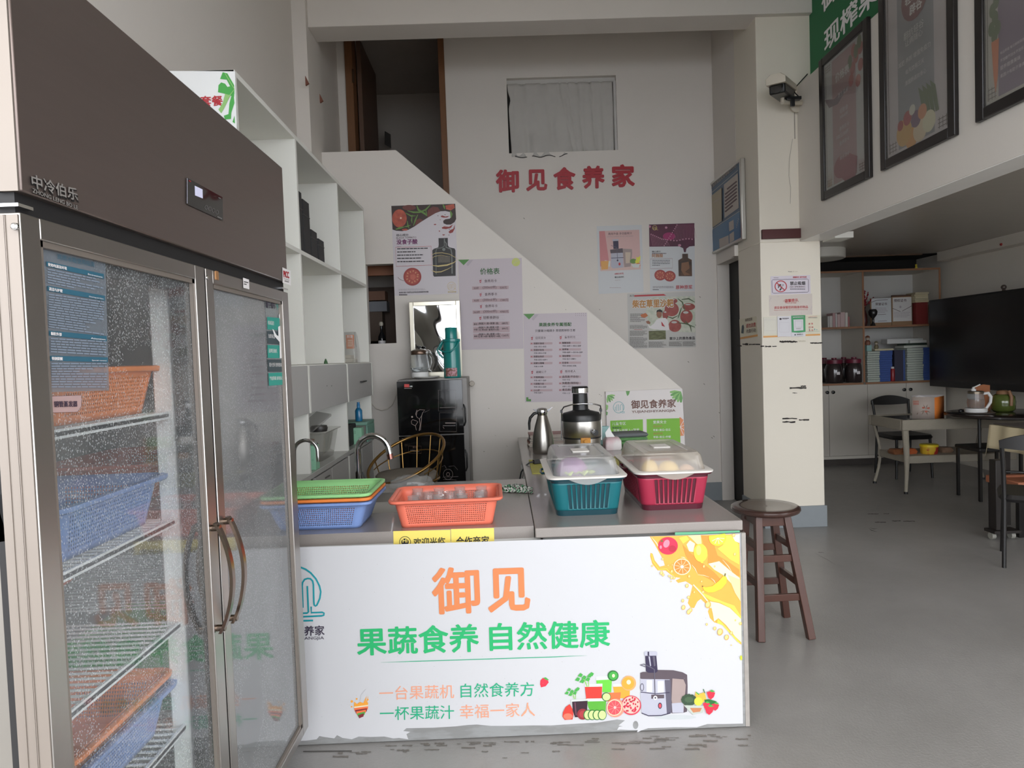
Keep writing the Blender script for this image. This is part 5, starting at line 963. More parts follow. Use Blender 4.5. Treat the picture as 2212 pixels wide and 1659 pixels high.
def mintbox(nm, lb, x0, x1, y0, y1, z0, z1, zoom, q):
    b = MB().m(MINT); b.box((x0, y0, z0), (x1, y1, z1)); o = b.build(nm, None, lb, 'box', 'mint boxes in the niche', bevel=0.002)
    p = Print(1, y0, (0, -1, 0), zoom); d = M('mint print dark', (60, 92, 80), 0.6)
    for dx, dy in ((0, 0), (-6, 12), (8, 8), (2, 26), (-8, 30), (10, 24)): p.line([(q[0]+dx, q[1]+dy), (q[0]+dx+7, q[1]+dy+9), (q[0]+dx+2, q[1]+dy+12)], 2.2, d, 1)
    p.frame(q[2], q[3], q[2]+16, q[3]+18, 2, d, 1).line([(q[2], q[3]+9), (q[2]+16, q[3]+9)], 1.5, d, 1); p.build('box_print', o); return o
a0 = at(663, 964, 1, 3.66); a1 = at(682, 1001, 1, 3.66); mintbox('mint_box', 'mint green box with dark print beside the small tap', a0.x, a1.x, 3.66, 3.74, 0.8605, a0.z, (640, 760, 5.186), (130, 1110, 175, 1205))
a0 = at(760, 925, 1, 4.75); a1 = at(782, 950, 1, 4.75)
z_m = a0.z; mintbox('mint_box', 'mint green box with dark print inside the mint stand', a0.x, a1.x, 4.75, 4.82, 0.8605, z_m, (640, 760, 5.186), (650, 880, 700, 955))
b = MB().m(MINT2); sx = at(794, 925, 1, 4.86).x; b.box((-1.30, 4.85, z_m + 0.006), (sx, 5.12, z_m + 0.03)); b.box((sx - 0.012, 4.85, 0.8605), (sx, 5.12, z_m + 0.006)); b.box((-1.30, 4.85, 0.8605), (-1.288, 5.12, z_m + 0.006)); b.build('mint_stand', None, 'mint metal stand with a blue bottle on top', 'stand', 'mint pieces in the niche', bevel=0.006)
a0 = at(744, 930, 1, 4.70); b = MB().m(M('black speaker cloth', (34, 32, 34), 0.7)); b.box((a0.x, 4.62, 0.8605), (at(760, 930, 1, 4.70).x, 4.84, 1.0)); b.build('black_box', None, 'small black box in front of the mint stand', 'box', bevel=0.006)
bl = at(776, 920, 1, 4.95); BLB = M('blue bottle plastic', (30, 108, 150), 0.3, coat=0.4)
bt = empty('spray_bottle', (bl.x, 4.95, z_m + 0.03), 'blue spray bottle on the mint stand', 'bottle')
b = MB().m(BLB); b.lathe([(0.024, 0), (0.0255, 0.006), (0.0255, 0.075), (0.016, 0.092), (0.010, 0.096)], (bl.x, 4.95, z_m + 0.0305), 20); b.build('bottle_body', bt, smooth=50)
b = MB().m(M('blue cap', (54, 126, 176), 0.3)); b.lathe([(0.012, 0.096), (0.012, 0.118), (0.010, 0.120), (0.010, 0.135)], (bl.x, 4.95, z_m + 0.0305), 16); b.build('bottle_cap', bt, smooth=50)
b = MB().m(CHROME); q = at(690, 985, 1, 3.25); cz = at(660, 975, 1, 3.25).z
x1_, x0_ = at(686, 975, 1, 3.25).x, at(637, 1010, 1, 3.25).x; r_ = (x1_ - x0_) / 2; pa = [(x0_ - 0.005, 3.25, 0.861), (x0_, 3.25, cz)] + [(x0_ + r_*(1 - math.cos(a)), 3.25, cz + r_*0.95*math.sin(a)) for a in [PI*k/14 for k in range(1, 15)]] + [(x1_, 3.25, cz - 0.05)]
st_ = empty('small_tap', (x0_, 3.25, 0.86), 'small curved chrome tap at the left worktop', 'tap'); b.tube(pa, 0.009, 12); b.build('spout', st_, smooth=60)
# ------------------------------------------------------------------ black disinfection cabinet
KB = M('black tempered glass', (14, 14, 15), 0.08, coat=0.3); KS = M('cabinet side grey', (120, 117, 114), 0.4, 0.4)
yk = 5.17; kx0 = at(862, 950, 1, yk).x; kx1 = at(1003, 950, 1, yk).x; kz = at(862, 821, 1, yk).z; km = at(900, 941, 1, yk).z
kc = empty('sterilizer_cabinet', ((kx0+kx1)/2, 5.38, 0), 'tall black glass cabinet standing against the stair wall', 'cabinet')
b = MB().m(KS); b.box((kx0 + 0.004, yk + 0.025, 0.03), (kx1 + 0.035, YS - 0.005, kz)); b.m(BLACKP); 
for x in (kx0 + 0.05, kx1): b.lathe([(0.02, 0), (0.02, 0.03)], (x, yk + 0.08, 0), 12); b.lathe([(0.02, 0), (0.02, 0.03)], (x, YS - 0.06, 0), 12)
b.build('body', kc, bevel=0.003)
for nm, za, zb in (('door', km + 0.004, kz - 0.012), ('door', 0.08, km - 0.004)):
    b = MB().m(KB); b.box((kx0, yk, za), (kx1, yk + 0.024, zb)); dd = b.build('door', kc, bevel=0.002)
    b = MB().m(BLACKP); zc_ = (km + 0.14) if za > km else km - 0.2; b.tube([(kx1 + 0.002, yk + 0.012, zc_ - 0.08), (kx1 + 0.014, yk + 0.0, zc_ - 0.05), (kx1 + 0.014, yk + 0.0, zc_ + 0.05), (kx1 + 0.002, yk + 0.012, zc_ + 0.08)], 0.006, 8); b.build('handle', dd, smooth=60)
p = Print(1, yk, (0, -1, 0), (620, 800, 4.096)); LGY = M('etched grey', (130, 122, 120), 0.4)
p.rect(1037, 122, 1082, 150, M('red badge', (196, 70, 66), 0.5), 1).text('消毒', (1084, 148), (1110, 148), WHT, 1, 0.02).greek(1037, 156, 1112, 166, 1, LGY, 1, 0.6)
FL = M('etched flower', (168, 150, 144), 0.4)
p.line([(1145, 395), (1150, 365), (1175, 348), (1220, 352), (1200, 375), (1192, 400), (1172, 430), (1150, 415), (1138, 385), (1150, 350)], 3, FL, 1).line([(1172, 430), (1178, 480), (1170, 535)], 4, FL, 1).line([(1192, 400), (1188, 450), (1180, 530)], 3, FL, 1).line([(1100, 450), (1112, 436), (1140, 445), (1158, 455), (1135, 490), (1145, 530)], 3, FL, 1).line([(1100, 450), (1104, 475), (1135, 490)], 3, FL, 1).ell(1107, 412, 8, 8, FL, 1, 8).line([(1215, 372), (1262, 350)], 1.5, LGY, 1)
p.frame(1340, 175, 1492, 360, 1.5, LGY, 1).frame(1350, 375, 1500, 540, 1.5, LGY, 1).line([(1400, 466), (1492, 466)], 6, FL, 1).line([(1352, 330), (1490, 325)], 3, LGY, 1).line([(1380, 490), (1490, 490)], 4, LGY, 1).line([(1380, 500), (1390, 515)], 3, FL, 1).ring(1425, 920, 42, 46, 3, LGY, 1).ring(1425, 920, 14, 16, 3, FL, 1).line([(1370, 855), (1395, 840), (1410, 870)], 2, LGY, 1).line([(1430, 850), (1480, 845), (1510, 880)], 2, LGY, 1).line([(1375, 945), (1515, 940)], 3, LGY, 1).line([(1380, 965), (1500, 970)], 3, LGY, 1).frame(1075, 670, 1187, 735, 2, M('brown etched', (110, 84, 70), 0.5), 1).text('清洁', (1112, 690), (1148, 690), M('brown etched', (110, 84, 70), 0.5), 1).greek(1090, 705, 1170, 728, 2, LGY, 1, 0.4).line([(1018, 605), (1098, 605)], 4, LGY, 1)
p.build('door_print', kc)
cw = MB().m(M('white cable', (206, 200, 190), 0.5)); cw.tube([at(px, py, 1, YS - 0.01) if i < 5 else at(px, py, 1, YS - 0.02) for i, (px, py) in enumerate(((798, 858), (803, 872), (812, 882), (824, 886.5), (836, 884), (846, 876), (853, 862), (858, 845), (863, 824)))], 0.0045, 8); cw.build('white_cable', None, 'white cable hanging between the shelf unit and black cabinet', 'cable', smooth=60)
b = MB().m(M('beige knob', (176, 168, 156), 0.5)); q = at(1020, 828, 1, YS - 0.02); b.lathe([(0.022, 0), (0.022, 0.05), (0.018, 0.055)], (q.x, YS - 0.056, q.z), 16, axis='y'); b.build('gas_valve', None, 'round beige valve on the wall beside the black cabinet', 'valve', smooth=50)
# kettle on tray
ky = 5.36; kq = at(921, 818, 1, ky)
tr_ = MB().m(M('pale tray', (206, 202, 196), 0.3)); tr_.lathe([(0.072, 0), (0.10, 0.008), (0.104, 0.016), (0.10, 0.016), (0.07, 0.006), (0.001, 0.006)], (kq.x, ky, kz + 0.0005), 36, cap1=False); tr_.build('tray', None, 'round pale tray under the glass kettle', 'tray', smooth=50)
kt = empty('glass_kettle', (kq.x - 0.045, ky, kz + 0.006), 'glass kettle with white base standing on the black cabinet', 'kettle'); kX = kq.x - 0.048
def kk(py): return at(905, py, 1, ky).z
b = MB().m(WHITE); b.lathe([(0.062, 0.007), (0.067, 0.02), (0.066, 0.05)], (kX, ky, kz), 32); b.build('base', kt, smooth=50)
KG = film('kettle glass', (220, 222, 222), 0.3, 0.02, (0.9, 0.91, 0.91))
b = MB().m(KG); b.lathe([(0.060, 0.05), (0.072, 0.07), (0.074, 0.10), (0.066, 0.15), (0.06, 0.19)], (kX, ky, kz), 32, False, False); b.build('glass_body', kt, smooth=60)
b = MB().m(M('water', (200, 204, 204), 0.1, trans=0.8)); b.lathe([(0.058, 0.052), (0.070, 0.07), (0.071, 0.085)], (kX, ky, kz), 32); b.build('water', kt, smooth=50)
b = MB().m(M('brown metal band', (112, 92, 80), 0.3, 0.8)); b.lathe([(0.062, 0.185), (0.064, 0.19), (0.064, 0.212), (0.06, 0.216)], (kX, ky, kz), 32); b.m(STEEL).lathe([(0.058, 0.216), (0.04, 0.226), (0.012, 0.23)], (kX, ky, kz), 32); b.m(BLACKP).lathe([(0.008, 0.23), (0.009, 0.236), (0.02, 0.24), (0.018, 0.25), (0.002, 0.254)], (kX, ky, kz), 20); b.build('lid', kt, smooth=50)
b = MB().m(WHITE); b.tube([(kX + 0.055, ky - 0.02, kz + 0.20), (kX + 0.085, ky - 0.03, kz + 0.195), (kX + 0.105, ky - 0.03, kz + 0.15), (kX + 0.10, ky - 0.03, kz + 0.10), (kX + 0.08, ky - 0.03, kz + 0.06)], [0.010, 0.013, 0.014, 0.013, 0.010], 10); b.build('handle', kt, smooth=60)
b = MB().m(M('handle grip grey', (92, 88, 82), 0.5)); b.tube([(kX + 0.075, ky - 0.04, kz + 0.20), (kX + 0.108, ky - 0.042, kz + 0.165), (kX + 0.112, ky - 0.042, kz + 0.12), (kX + 0.09, ky - 0.042, kz + 0.065)], [0.007, 0.010, 0.010, 0.008], 10); b.build('grip', kt, smooth=60)
# vacuum flask
fy = 5.30; fx = at(978, 818, 1, fy).x; FTM = M('teal flask plastic', (14, 126, 122), 0.28, var=0.04, coat=0.4)
fk = empty('vacuum_flask', (fx, fy, kz), 'tall teal vacuum flask on the black cabinet', 'flask')
s_ = fy / 1500
b = MB().m(FTM); b.lathe([(0.064, 0.001), (0.066, 0.01), (0.0645, 0.10), (0.0635, 0.26), (0.058, 0.285), (0.050, 0.295)], (fx, fy, kz), 36); b.build('flask_body', fk, smooth=50)
b = MB().m(FTM); b.lathe([(0.048, 0.296), (0.0465, 0.31), (0.0455, 0.375), (0.042, 0.381)], (fx, fy, kz), 32); b.build('cup_cap', fk, smooth=50)
b = MB().m(FTM); b.lathe([(0.054, 0.272), (0.068, 0.275), (0.068, 0.293), (0.052, 0.297)], (fx, fy, kz), 32); b.tube([(fx - 0.062, fy, kz + 0.285), (fx - 0.085, fy - 0.01, kz + 0.255), (fx - 0.108, fy - 0.01, kz + 0.215), (fx - 0.095, fy - 0.01, kz + 0.185), (fx - 0.066, fy - 0.01, kz + 0.15)], 0.0075, 10); b.tube([(fx + 0.062, fy - 0.03, kz + 0.28), (fx + 0.04, fy - 0.062, kz + 0.235), (fx, fy - 0.075, kz + 0.20), (fx - 0.05, fy - 0.06, kz + 0.195), (fx - 0.09, fy - 0.03, kz + 0.215), (fx - 0.062, fy, kz + 0.28)], 0.007, 10); b.build('handle', fk, smooth=60)
p = Print(1, fy - 0.068, (0, -1, 0)); b = MB().m(M('pink floral sticker', (190, 140, 150), 0.5, rgb2=(120, 80, 60), vs=60)); b.lathe([(0.0672, 0.012), (0.0668, 0.075)], (fx, fy, kz), 40, False, False)
b.v = [v for v in b.v]; b.f = [f for f in b.f if all(b.v[i].y < fy - 0.04 and b.v[i].x < fx + 0.04 for i in f)]; b.mi = [0]*len(b.f); b.build('sticker', fk, smooth=60)
# framed crinkled mirror leaning on the wall
my = 5.50; mz = kz + 0.001
mr_ = empty('crinkled_mirror', (at(940, 812, 1, my).x, my, mz), 'silver framed crinkled foil mirror leaning behind the kettle', 'mirror')
c4 = [at(px, py, 1, my) for px, py in ((880, 653), (990, 651), (997, 814), (890, 816))]
xa, xb_, zt_ = c4[0].x + 0.012, c4[1].x + 0.012, c4[0].z
b = MB().m(M('bright frame aluminium', (226, 220, 202), 0.3, 0.7)); wdt = 0.033
b.box((xa, my - 0.012, mz), (xa + wdt, my + 0.008, zt_)); b.box((xb_ - wdt, my - 0.012, mz), (xb_, my + 0.008, zt_)); b.box((xa + wdt, my - 0.012, mz), (xb_ - wdt, my + 0.008, mz + 0.045)); b.box((xa + wdt, my - 0.012, zt_ - wdt), (xb_ - wdt, my + 0.008, zt_)); b.build('frame', mr_, bevel=0.003)
b = MB().m(M('crinkled foil', (226, 226, 226), 0.03, 1.0, var=0.02)); nx, nz = 34, 46; vs = []
for j in range(nz + 1):
    for i in range(nx + 1):
        x = xa + wdt - 0.002 + (xb_ - xa - 2*wdt + 0.004) * i/nx; z = mz + 0.044 + (zt_ - mz - 0.075) * j/nz
        vs.append((x, my - 0.001 + 0.0007*math.sin(x*19 + z*9)*math.cos(z*13 - x*7) + 0.0002*math.sin(x*41 + 2 + z*30), z))
b.add(vs, [(j*(nx+1)+i, j*(nx+1)+i+1, (j+1)*(nx+1)+i+1, (j+1)*(nx+1)+i) for j in range(nz) for i in range(nx)]); b.build('foil', mr_, smooth=180)
# bottle and boxes seen through the opening in the stair wall
b = MB().m(M('brown lintel board', (140, 90, 62), 0.6)); q = at(820, 585, 1, 5.85); b.box((-1.27, 5.84, q.z - 0.04), (-0.63, 5.88, q.z + 0.05)); b.build('wooden_board', None, 'brown wooden board inside the small wall opening', 'board')
for nm, lb, px0, py0, px1, py1, c, yy in (('carton', 'brown carton on the inner ledge of the wall opening', 790, 630, 832, 648, (150, 112, 92), 6.2), ('carton', 'grey carton below the brown one in the wall opening', 790, 652, 836, 672, (150, 152, 158), 6.2), ('carton', 'dark brown carton low in the wall opening', 790, 674, 828, 736, (110, 94, 82), 6.22)):
    a = at(px0 - 6, py0, 1, yy); c_ = at(px1, py1, 1, yy); b = MB().m(M(lb[:12] + ' card', c, 0.7)); b.box((a.x, yy, c_.z), (c_.x, yy + 0.15, a.z)); b.build(nm, None, lb, 'box', 'cartons in the wall opening')
b = MB().m(M('dark bottle glass', (26, 26, 28), 0.1)); q = at(825, 735, 1, 5.9); bz = 1.521; b.lathe([(0.03, 0), (0.032, 0.08), (0.03, 0.11), (0.011, 0.15), (0.011, 0.2)], (q.x, 5.9, bz), 18); b.m(PAPER).lathe([(0.0322, 0.03), (0.0322, 0.075)], (q.x, 5.9, bz), 18, False, False); b.m(M('bottle top pale', (190, 184, 170), 0.4)).lathe([(0.014, 0.2), (0.02, 0.215), (0.012, 0.235)], (q.x, 5.9, bz), 14); b.build('dark_bottle', None, 'dark bottle with a white label in the wall opening', 'bottle', smooth=50)
# ------------------------------------------------------------------ gold wire chair
cy_ = 4.45; cx_ = at(878, 1000, 1, cy_).x; GOLD = M('worn gold metal', (150, 116, 66), 0.3, 0.9, var=0.15, vs=20); SEAT = M('grey taupe velvet', (120, 112, 102), 0.85, var=0.1, vs=30, sheen=0.3)
sz = 0.70
wc = empty('wire_chair', (cx_, cy_, 0), 'gold wire tub chair with round grey seat cushion', 'chair')
b = MB().m(SEAT); b.loft([(0.15, 0.15, 0.15, sz - 0.045), (0.195, 0.195, 0.195, sz - 0.035), (0.20, 0.20, 0.20, sz - 0.01), (0.185, 0.185, 0.185, sz + 0.005), (0.1, 0.1, 0.1, sz + 0.012)], True, True, 9); b.xf(Matrix.Translation((cx_, cy_, 0))); b.build('seat', wc, smooth=60)
def ringp(a, lowy, z0_, z1_, r_, tilt=0.25):
    # back towards +x +y (turned), rim drops to the front
    d = math.cos(a - tilt); return Vector((cx_ + r_*math.cos(a), cy_ + r_*math.sin(a), z0_ + (z1_ - z0_) * (0.5 + 0.5*d)))
TI = 0.95
rim = [ringp(2*PI*k/48, 0, sz - 0.03, sz + 0.225, 0.245, TI) for k in range(48)]
b = MB().m(GOLD); b.tube(rim, 0.010, 10, closed=True); b.build('back_rim', wc, smooth=60)
low = [Vector((cx_ + 0.205*math.cos(2*PI*k/40), cy_ + 0.205*math.sin(2*PI*k/40), sz - 0.04)) for k in range(40)]
b = MB().m(GOLD); b.tube(low, 0.008, 8, closed=True); b.build('seat_ring', wc, smooth=60)
b = MB().m(GOLD); b.tube([ringp(TI - 1.9 + 3.8*k/24, 0, sz - 0.035, sz + 0.12, 0.232, TI) for k in range(25)], 0.004, 6); b.build('middle_wire', wc, smooth=60)
for k in range(9):
    a = TI - 1.75 + 3.5*k/8; b = MB().m(GOLD); b.tube([Vector((cx_ + 0.205*math.cos(a), cy_ + 0.205*math.sin(a), sz - 0.04)), ringp(a, 0, sz - 0.03, sz + 0.225, 0.245, TI)], 0.0038, 6); b.build('back_wire', wc, smooth=60)
for a in (0.4, 1.97, 3.54, 5.11):
    b = MB().m(GOLD); b.tube([(cx_ + 0.185*math.cos(a), cy_ + 0.185*math.sin(a), sz - 0.045), (cx_ + 0.25*math.cos(a), cy_ + 0.25*math.sin(a), 0.0)], [0.012, 0.009], 10); b.build('leg', wc, smooth=60)
b = MB().m(GOLD); b.tube([Vector((cx_ + 0.222*math.cos(2*PI*k/32), cy_ + 0.222*math.sin(2*PI*k/32), 0.28)) for k in range(32)], 0.006, 6, closed=True); b.build('footrest_ring', wc, smooth=60)
# ------------------------------------------------------------------ papers on the stair wall and the back wall
random.seed(11)
PF = YS - 0.0015
LIL = M('lilac paper', (192, 182, 188), 0.6, var=0.02); GTR = M('print leaf triangle', (74, 130, 58), 0.5); GYT = M('print grey lilac', (176, 166, 174), 0.6); BAND = M('print band pink grey', (178, 156, 160), 0.6); TX1 = M('text brown grey', (96, 78, 82), 0.6); TDK = M('text dark', (52, 46, 50), 0.6); GTX = M('text green', (58, 100, 58), 0.6); CUPR = M('cup red', (176, 60, 70), 0.6)
def cup(p, x, y, s_=1.0): p.poly([(x, y), (x + 22*s_, y), (x + 18*s_, y + 28*s_), (x + 4*s_, y + 28*s_)], CUPR, 1.6).line([(x - 2*s_, y), (x + 24*s_, y)], 2.5*s_, TX1, 1.8).line([(x + 13*s_, y), (x + 18*s_, y - 12*s_), (x + 26*s_, y - 14*s_)], 2*s_, CUPR, 1.8).ell(x + 11*s_, y + 14*s_, 5*s_, 6*s_, LIL, 1.9, 8)
# price list, zoom 980,540 scale 4.74
Z1 = (980, 540, 4.74)
so, g = sheet('price_poster', 'lilac price list sheet with green heading on the stair wall', 'poster', 1, PF, (0, -1, 0), [(45, 100), (697, 80), (715, 1010), (75, 1023)], LIL, Z1)
g.poly([(45, 100), (160, 97), (102, 156)], GTR, 1).poly([(160, 102), (200, 103), (145, 168), (128, 150)], GYT, 1).ell(637, 124, 43, 43, M('print lime circle', (186, 192, 108), 0.5), 1, 22).line([(608, 150), (640, 115), (668, 108)], 3, GYT, 1.5)
for k in range(14): a = PI*0.5 + k*0.11; g.line([(697 - 88*math.sin(a - PI*0.5) - 0, 165 + 88*math.cos(a - PI*0.5)), (697 - 88*math.sin(a - PI*0.5 + 0.06), 165 + 88*math.cos(a - PI*0.5 + 0.06))], 2.5, GYT, 1)
for (x0, y0, x1, y1) in ((246, 298, 482, 340), (248, 436, 485, 476), (252, 557, 488, 597), (245, 676, 519, 716)): g.frame(x0, y0, x1, y1, 2, GYT, 1, -0.02); cup(g, x0 + 18, y0 + 12, 0.9)
for (x0, y0, x1, y1) in ((188, 374, 562, 408), (190, 502, 564, 536), (194, 620, 567, 654), (197, 740, 571, 776), (200, 786, 573, 848), (202, 858, 575, 915)): g.rect(x0, y0, x1, y1, BAND, 1, -0.02)
g.build('poster_picture', so)
g = Print(1, PF, (0, -1, 0), Z1)
g.text('价格表', (272, 252), (470, 247), GTX, 2, 0.02)
for t_, a, c in (('食养月卡', (315, 333), (442, 330)), ('食养季卡', (318, 470), (446, 467)), ('食养年卡', (322, 590), (450, 587)), ('轻断食辟谷', (303, 708), (465, 704)), ('30杯', (205, 404), (258, 403)), ('(300ml/杯)', (298, 402), (438, 400)), ('500元', (474, 399), (545, 397)), ('90杯', (208, 531), (261, 530)), ('(300ml/杯)', (300, 529), (441, 527)), ('1380元', (478, 526), (560, 524)), ('360杯', (203, 650), (270, 649)), ('(300ml/杯)', (304, 648), (444, 646)), ('4980元', (474, 645), (562, 643))): g.text(t_, a, c, TX1, 2, 0.012)
for t_, a, c in (('基础', (206, 768), (242, 767)), ('(果蔬汁1套+酵素1盒)', (252, 768), (462, 764)), ('680元', (494, 762), (556, 760)), ('中配', (208, 825), (246, 824)), ('(果蔬汁1套+酵素13袋', (252, 808), (462, 803)), ('+红枣8袋+葡萄籽6袋)', (252, 832), (466, 828)), ('890元', (496, 816), (558, 814)), ('高配', (210, 893), (246, 892)), ('(果蔬汁1套+酵素13袋+', (252, 878), (480, 873)), ('红枣14袋+葡萄籽14袋)', (252, 900), (480, 896)), ('1260元', (494, 887), (563, 885))): g.text(t_, a, c, TDK, 2, 0.02)
g.build('lettering', so)
# pairing sheet
so, g = sheet('menu_poster', 'lilac drink pairing sheet in two columns on the stair wall', 'poster', 1, PF, (0, -1, 0), [(713, 655), (1365, 641), (1378, 1546), (730, 1560)], LIL, Z1)
g.poly([(713, 655), (830, 652), (772, 711)], GTR, 1).poly([(830, 658), (872, 659), (815, 724), (797, 706)], GYT, 1).poly([(743, 1508), (765, 1508), (765, 1528), (792, 1528), (792, 1550), (743, 1550)], GTR, 1).line([(752, 1500), (772, 1497), (774, 1522), (798, 1522), (800, 1540)], 2, GYT, 1)
for k in range(12): g.ell(1250 + (k % 6)*20, 650 + (k // 6)*20, 3, 3, TX1, 1, 6)
for x0, y0, x1, y1 in ((780, 882, 1012, 922), (1074, 875, 1306, 914), (782, 1230, 1013, 1270), (1080, 1224, 1308, 1264)): g.frame(x0, y0, x1, y1, 2, GYT, 1, -0.012); cup(g, x0 + 12, y0 + 12, 0.9)
rows = (('我要好身材', '苹果+黄瓜+香菜', 958, 992), ('我要好肤色', '苹果+黄瓜+柠檬', 1025, 1058), ('我要血色好', '苹果+甜菜+胡萝卜', 1092, 1126), ('我要水嘟嘟', '苹果+火龙果', 1160, 1194), ('不想啤酒肚', '苹果+橙子+菠萝', 1304, 1338), ('与甜蜜为友', '苹果+黄瓜+菠萝', 1371, 1404), ('小心肝', '苹果+胡萝卜', 1438, 1464)), (('酸酸甜甜', '苹果+胡萝卜+黄瓜+菠萝', 952, 984), ('草莓味', '苹果+胡萝卜+西红柿+菠萝', 1019, 1050), ('果粒橙味', '苹果+橙子+胡萝卜', 1086, 1118), ('奶昔味', '苹果+猕猴桃+香蕉', 1156, 1188), ('血压高?不存在!', '苹果+芹菜', 1300, 1331), ('失眠君?拜拜啦!', '胡萝卜+西兰花', 1366, 1399), ('老王病?不怕!', '苹果+土豆', 1434, 1468))
for ci, xo in ((0, 785), (1, 1078)):
    for t1, t2, ya, yb in rows[ci]: g.rect(xo, ya - 11, xo + 226, ya + 11, BAND, 1, -0.01); g.poly([(xo + 2, ya + 8), (xo + 12, ya - 8), (xo + 22, ya + 8), (xo + 12, ya + 2)], CUPR, 1.5)
g.build('poster_picture', so)
g = Print(1, PF, (0, -1, 0), Z1)
g.text('果蔬食养专属搭配', (873, 784), (1205, 779), GTX, 2, 0.03, h=38).text('只要果汁喝得多 青铜照样秒王者', (835, 842), (1245, 835), TDK, 2, 0.0)
for t_, a, c in (('窈窕淑女', (838, 914), (945, 911)), ('童年时光', (1136, 906), (1246, 904)), ('翩翩公子', (845, 1262), (950, 1259)), ('慈祥老人', (1140, 1256), (1250, 1254))): g.text(t_, a, c, TX1, 2, 0.0)
for ci, xo in ((0, 820), (1, 1112)):
    for t1, t2, ya, yb in rows[ci]: g.text(t1, (xo, ya + 9), (xo + 21*len(t1), ya + 8), TDK, 2, 0.02).text(t2, (xo + 2, yb + 7), (xo + 16*len(t2), yb + 6), TDK, 2, 0.0)
g.build('lettering', so)
# tomato bottle poster, zoom 840,420 scale 7.54
Z2 = (840, 420, 7.54); PW = M('poster white', (202, 196, 201), 0.5, var=0.02)
so, g = sheet('tomato_poster', 'white poster with tomatoes and a dark bottle on the stair wall', 'poster', 1, PF, (0, -1, 0), [(38, 185), (1083, 150), (1128, 1615), (95, 1650)], PW, Z2)
PB = M('photo dark brown', (52, 36, 32), 0.5, var=0.3, vs=40); TMR = M('photo tomato', (150, 66, 52), 0.5, rgb2=(186, 90, 66), vs=26, soft=0.2); TMD = M('photo dark tomato', (104, 52, 46), 0.5, var=0.2, vs=30); LVG = M('photo calyx green', (98, 134, 62), 0.5, var=0.2, vs=40)
g.poly([(40, 187), (1080, 152), (1096, 400), (1070, 450), (1010, 490), (940, 492), (890, 470), (884, 430), (920, 405), (990, 395), (1025, 355), (1025, 320), (990, 285), (920, 270), (840, 275), (760, 305), (640, 375), (520, 450), (420, 520), (320, 575), (220, 597), (120, 592), (60, 572)], PB, 1)
g.ell(172, 390, 118, 148, TMR, 1.5, 26).ell(195, 385, 14, 16, M('photo shine', (226, 200, 180), 0.4), 1.8, 10).ell(330, 215, 110, 44, TMD, 1.5, 18).poly([(620, 340), (640, 250), (720, 196), (800, 210), (838, 268), (760, 305), (640, 372)], TMD, 1.5).poly([(920, 180), (1060, 156), (1075, 220), (1010, 260), (930, 240)], TMR, 1.5).poly([(430, 480), (440, 420), (500, 390), (560, 420), (420, 515)], TMD, 1.4).ell(260, 575, 50, 16, TMR, 1.4, 10)
for pts, w_ in (([(455, 180), (480, 250), (580, 310), (620, 350)], 30), ([(680, 165), (600, 250), (500, 290), (400, 290), (300, 265)], 26), ([(270, 300), (360, 350), (440, 350)], 22), ([(380, 330), (370, 420), (378, 470)], 18), ([(470, 330), (430, 420), (400, 510)], 24), ([(300, 430), (310, 500), (330, 560)], 18), ([(250, 530), (300, 520), (355, 500)], 22), ([(110, 570), (180, 545), (250, 530)], 34), ([(880, 160), (900, 200), (910, 240)], 30), ([(1000, 270), (1020, 320), (1010, 380)], 40), ([(600, 250), (610, 300), (620, 350)], 16)): g.line(pts, [w_*0.4] + [w_]*(len(pts)-2) + [w_*0.3], LVG, 2)
for pts in ([(845, 352), (870, 342), (920, 360), (985, 350), (950, 375), (890, 378), (850, 368)], [(860, 540), (900, 520), (980, 528), (1045, 488), (1010, 545), (930, 565), (870, 558)], [(972, 610), (1000, 580), (1050, 560), (1070, 490), (1072, 560), (1040, 620), (990, 635)], [(725, 490), (750, 478), (776, 484), (755, 500)], [(820, 412), (850, 408), (840, 418)], [(808, 592), (830, 588), (838, 600), (820, 608)], [(868, 652), (918, 650), (900, 668), (880, 668)]): g.poly(pts, M('photo juice red', (140, 52, 48), 0.5), 1.5)
for x, y in ((800, 348), (915, 330), (985, 568), (978, 662)): g.ell(x, y, 7, 7, PB, 1.5, 8)
BTG = M('photo bottle', (40, 38, 38), 0.5, var=0.15, vs=30); BTL = M('photo bottle shine', (112, 116, 112), 0.5)
g.poly([(808, 712), (960, 708), (962, 830), (985, 862), (1070, 880), (1085, 910), (1088, 1325), (740, 1340), (722, 1320), (708, 910), (735, 885), (805, 862), (812, 820)], BTG, 1.5).line([(900, 770), (905, 840), (860, 870), (780, 880), (765, 930), (770, 1300)], 10, BTL, 1.9).line([(905, 720), (905, 760), (935, 800), (930, 860), (1010, 890), (1025, 960), (1030, 1290)], 18, BTL, 1.9).rect(800, 1000, 1000, 1110, M('photo label', (90, 84, 74), 0.5, var=0.3, vs=60), 1.9).ell(895, 895, 26, 26, BTL, 1.95, 14)
GD = M('photo gold swirl', (198, 176, 112), 0.4)
g.line([(700, 985), (760, 955), (870, 950), (990, 975), (1090, 1030), (1118, 1070)], [4, 12, 10, 8, 6, 3], GD, 2.2).line([(700, 1050), (740, 1010), (850, 990), (960, 1010)], [3, 7, 6, 2], GD, 2.2).line([(700, 1155), (800, 1168), (950, 1150), (1060, 1110), (1105, 1070)], [6, 22, 24, 12, 4], GD, 2.3).line([(690, 1235), (760, 1265), (850, 1260), (960, 1215), (1040, 1170)], [4, 16, 14, 8, 3], GD, 2.3)
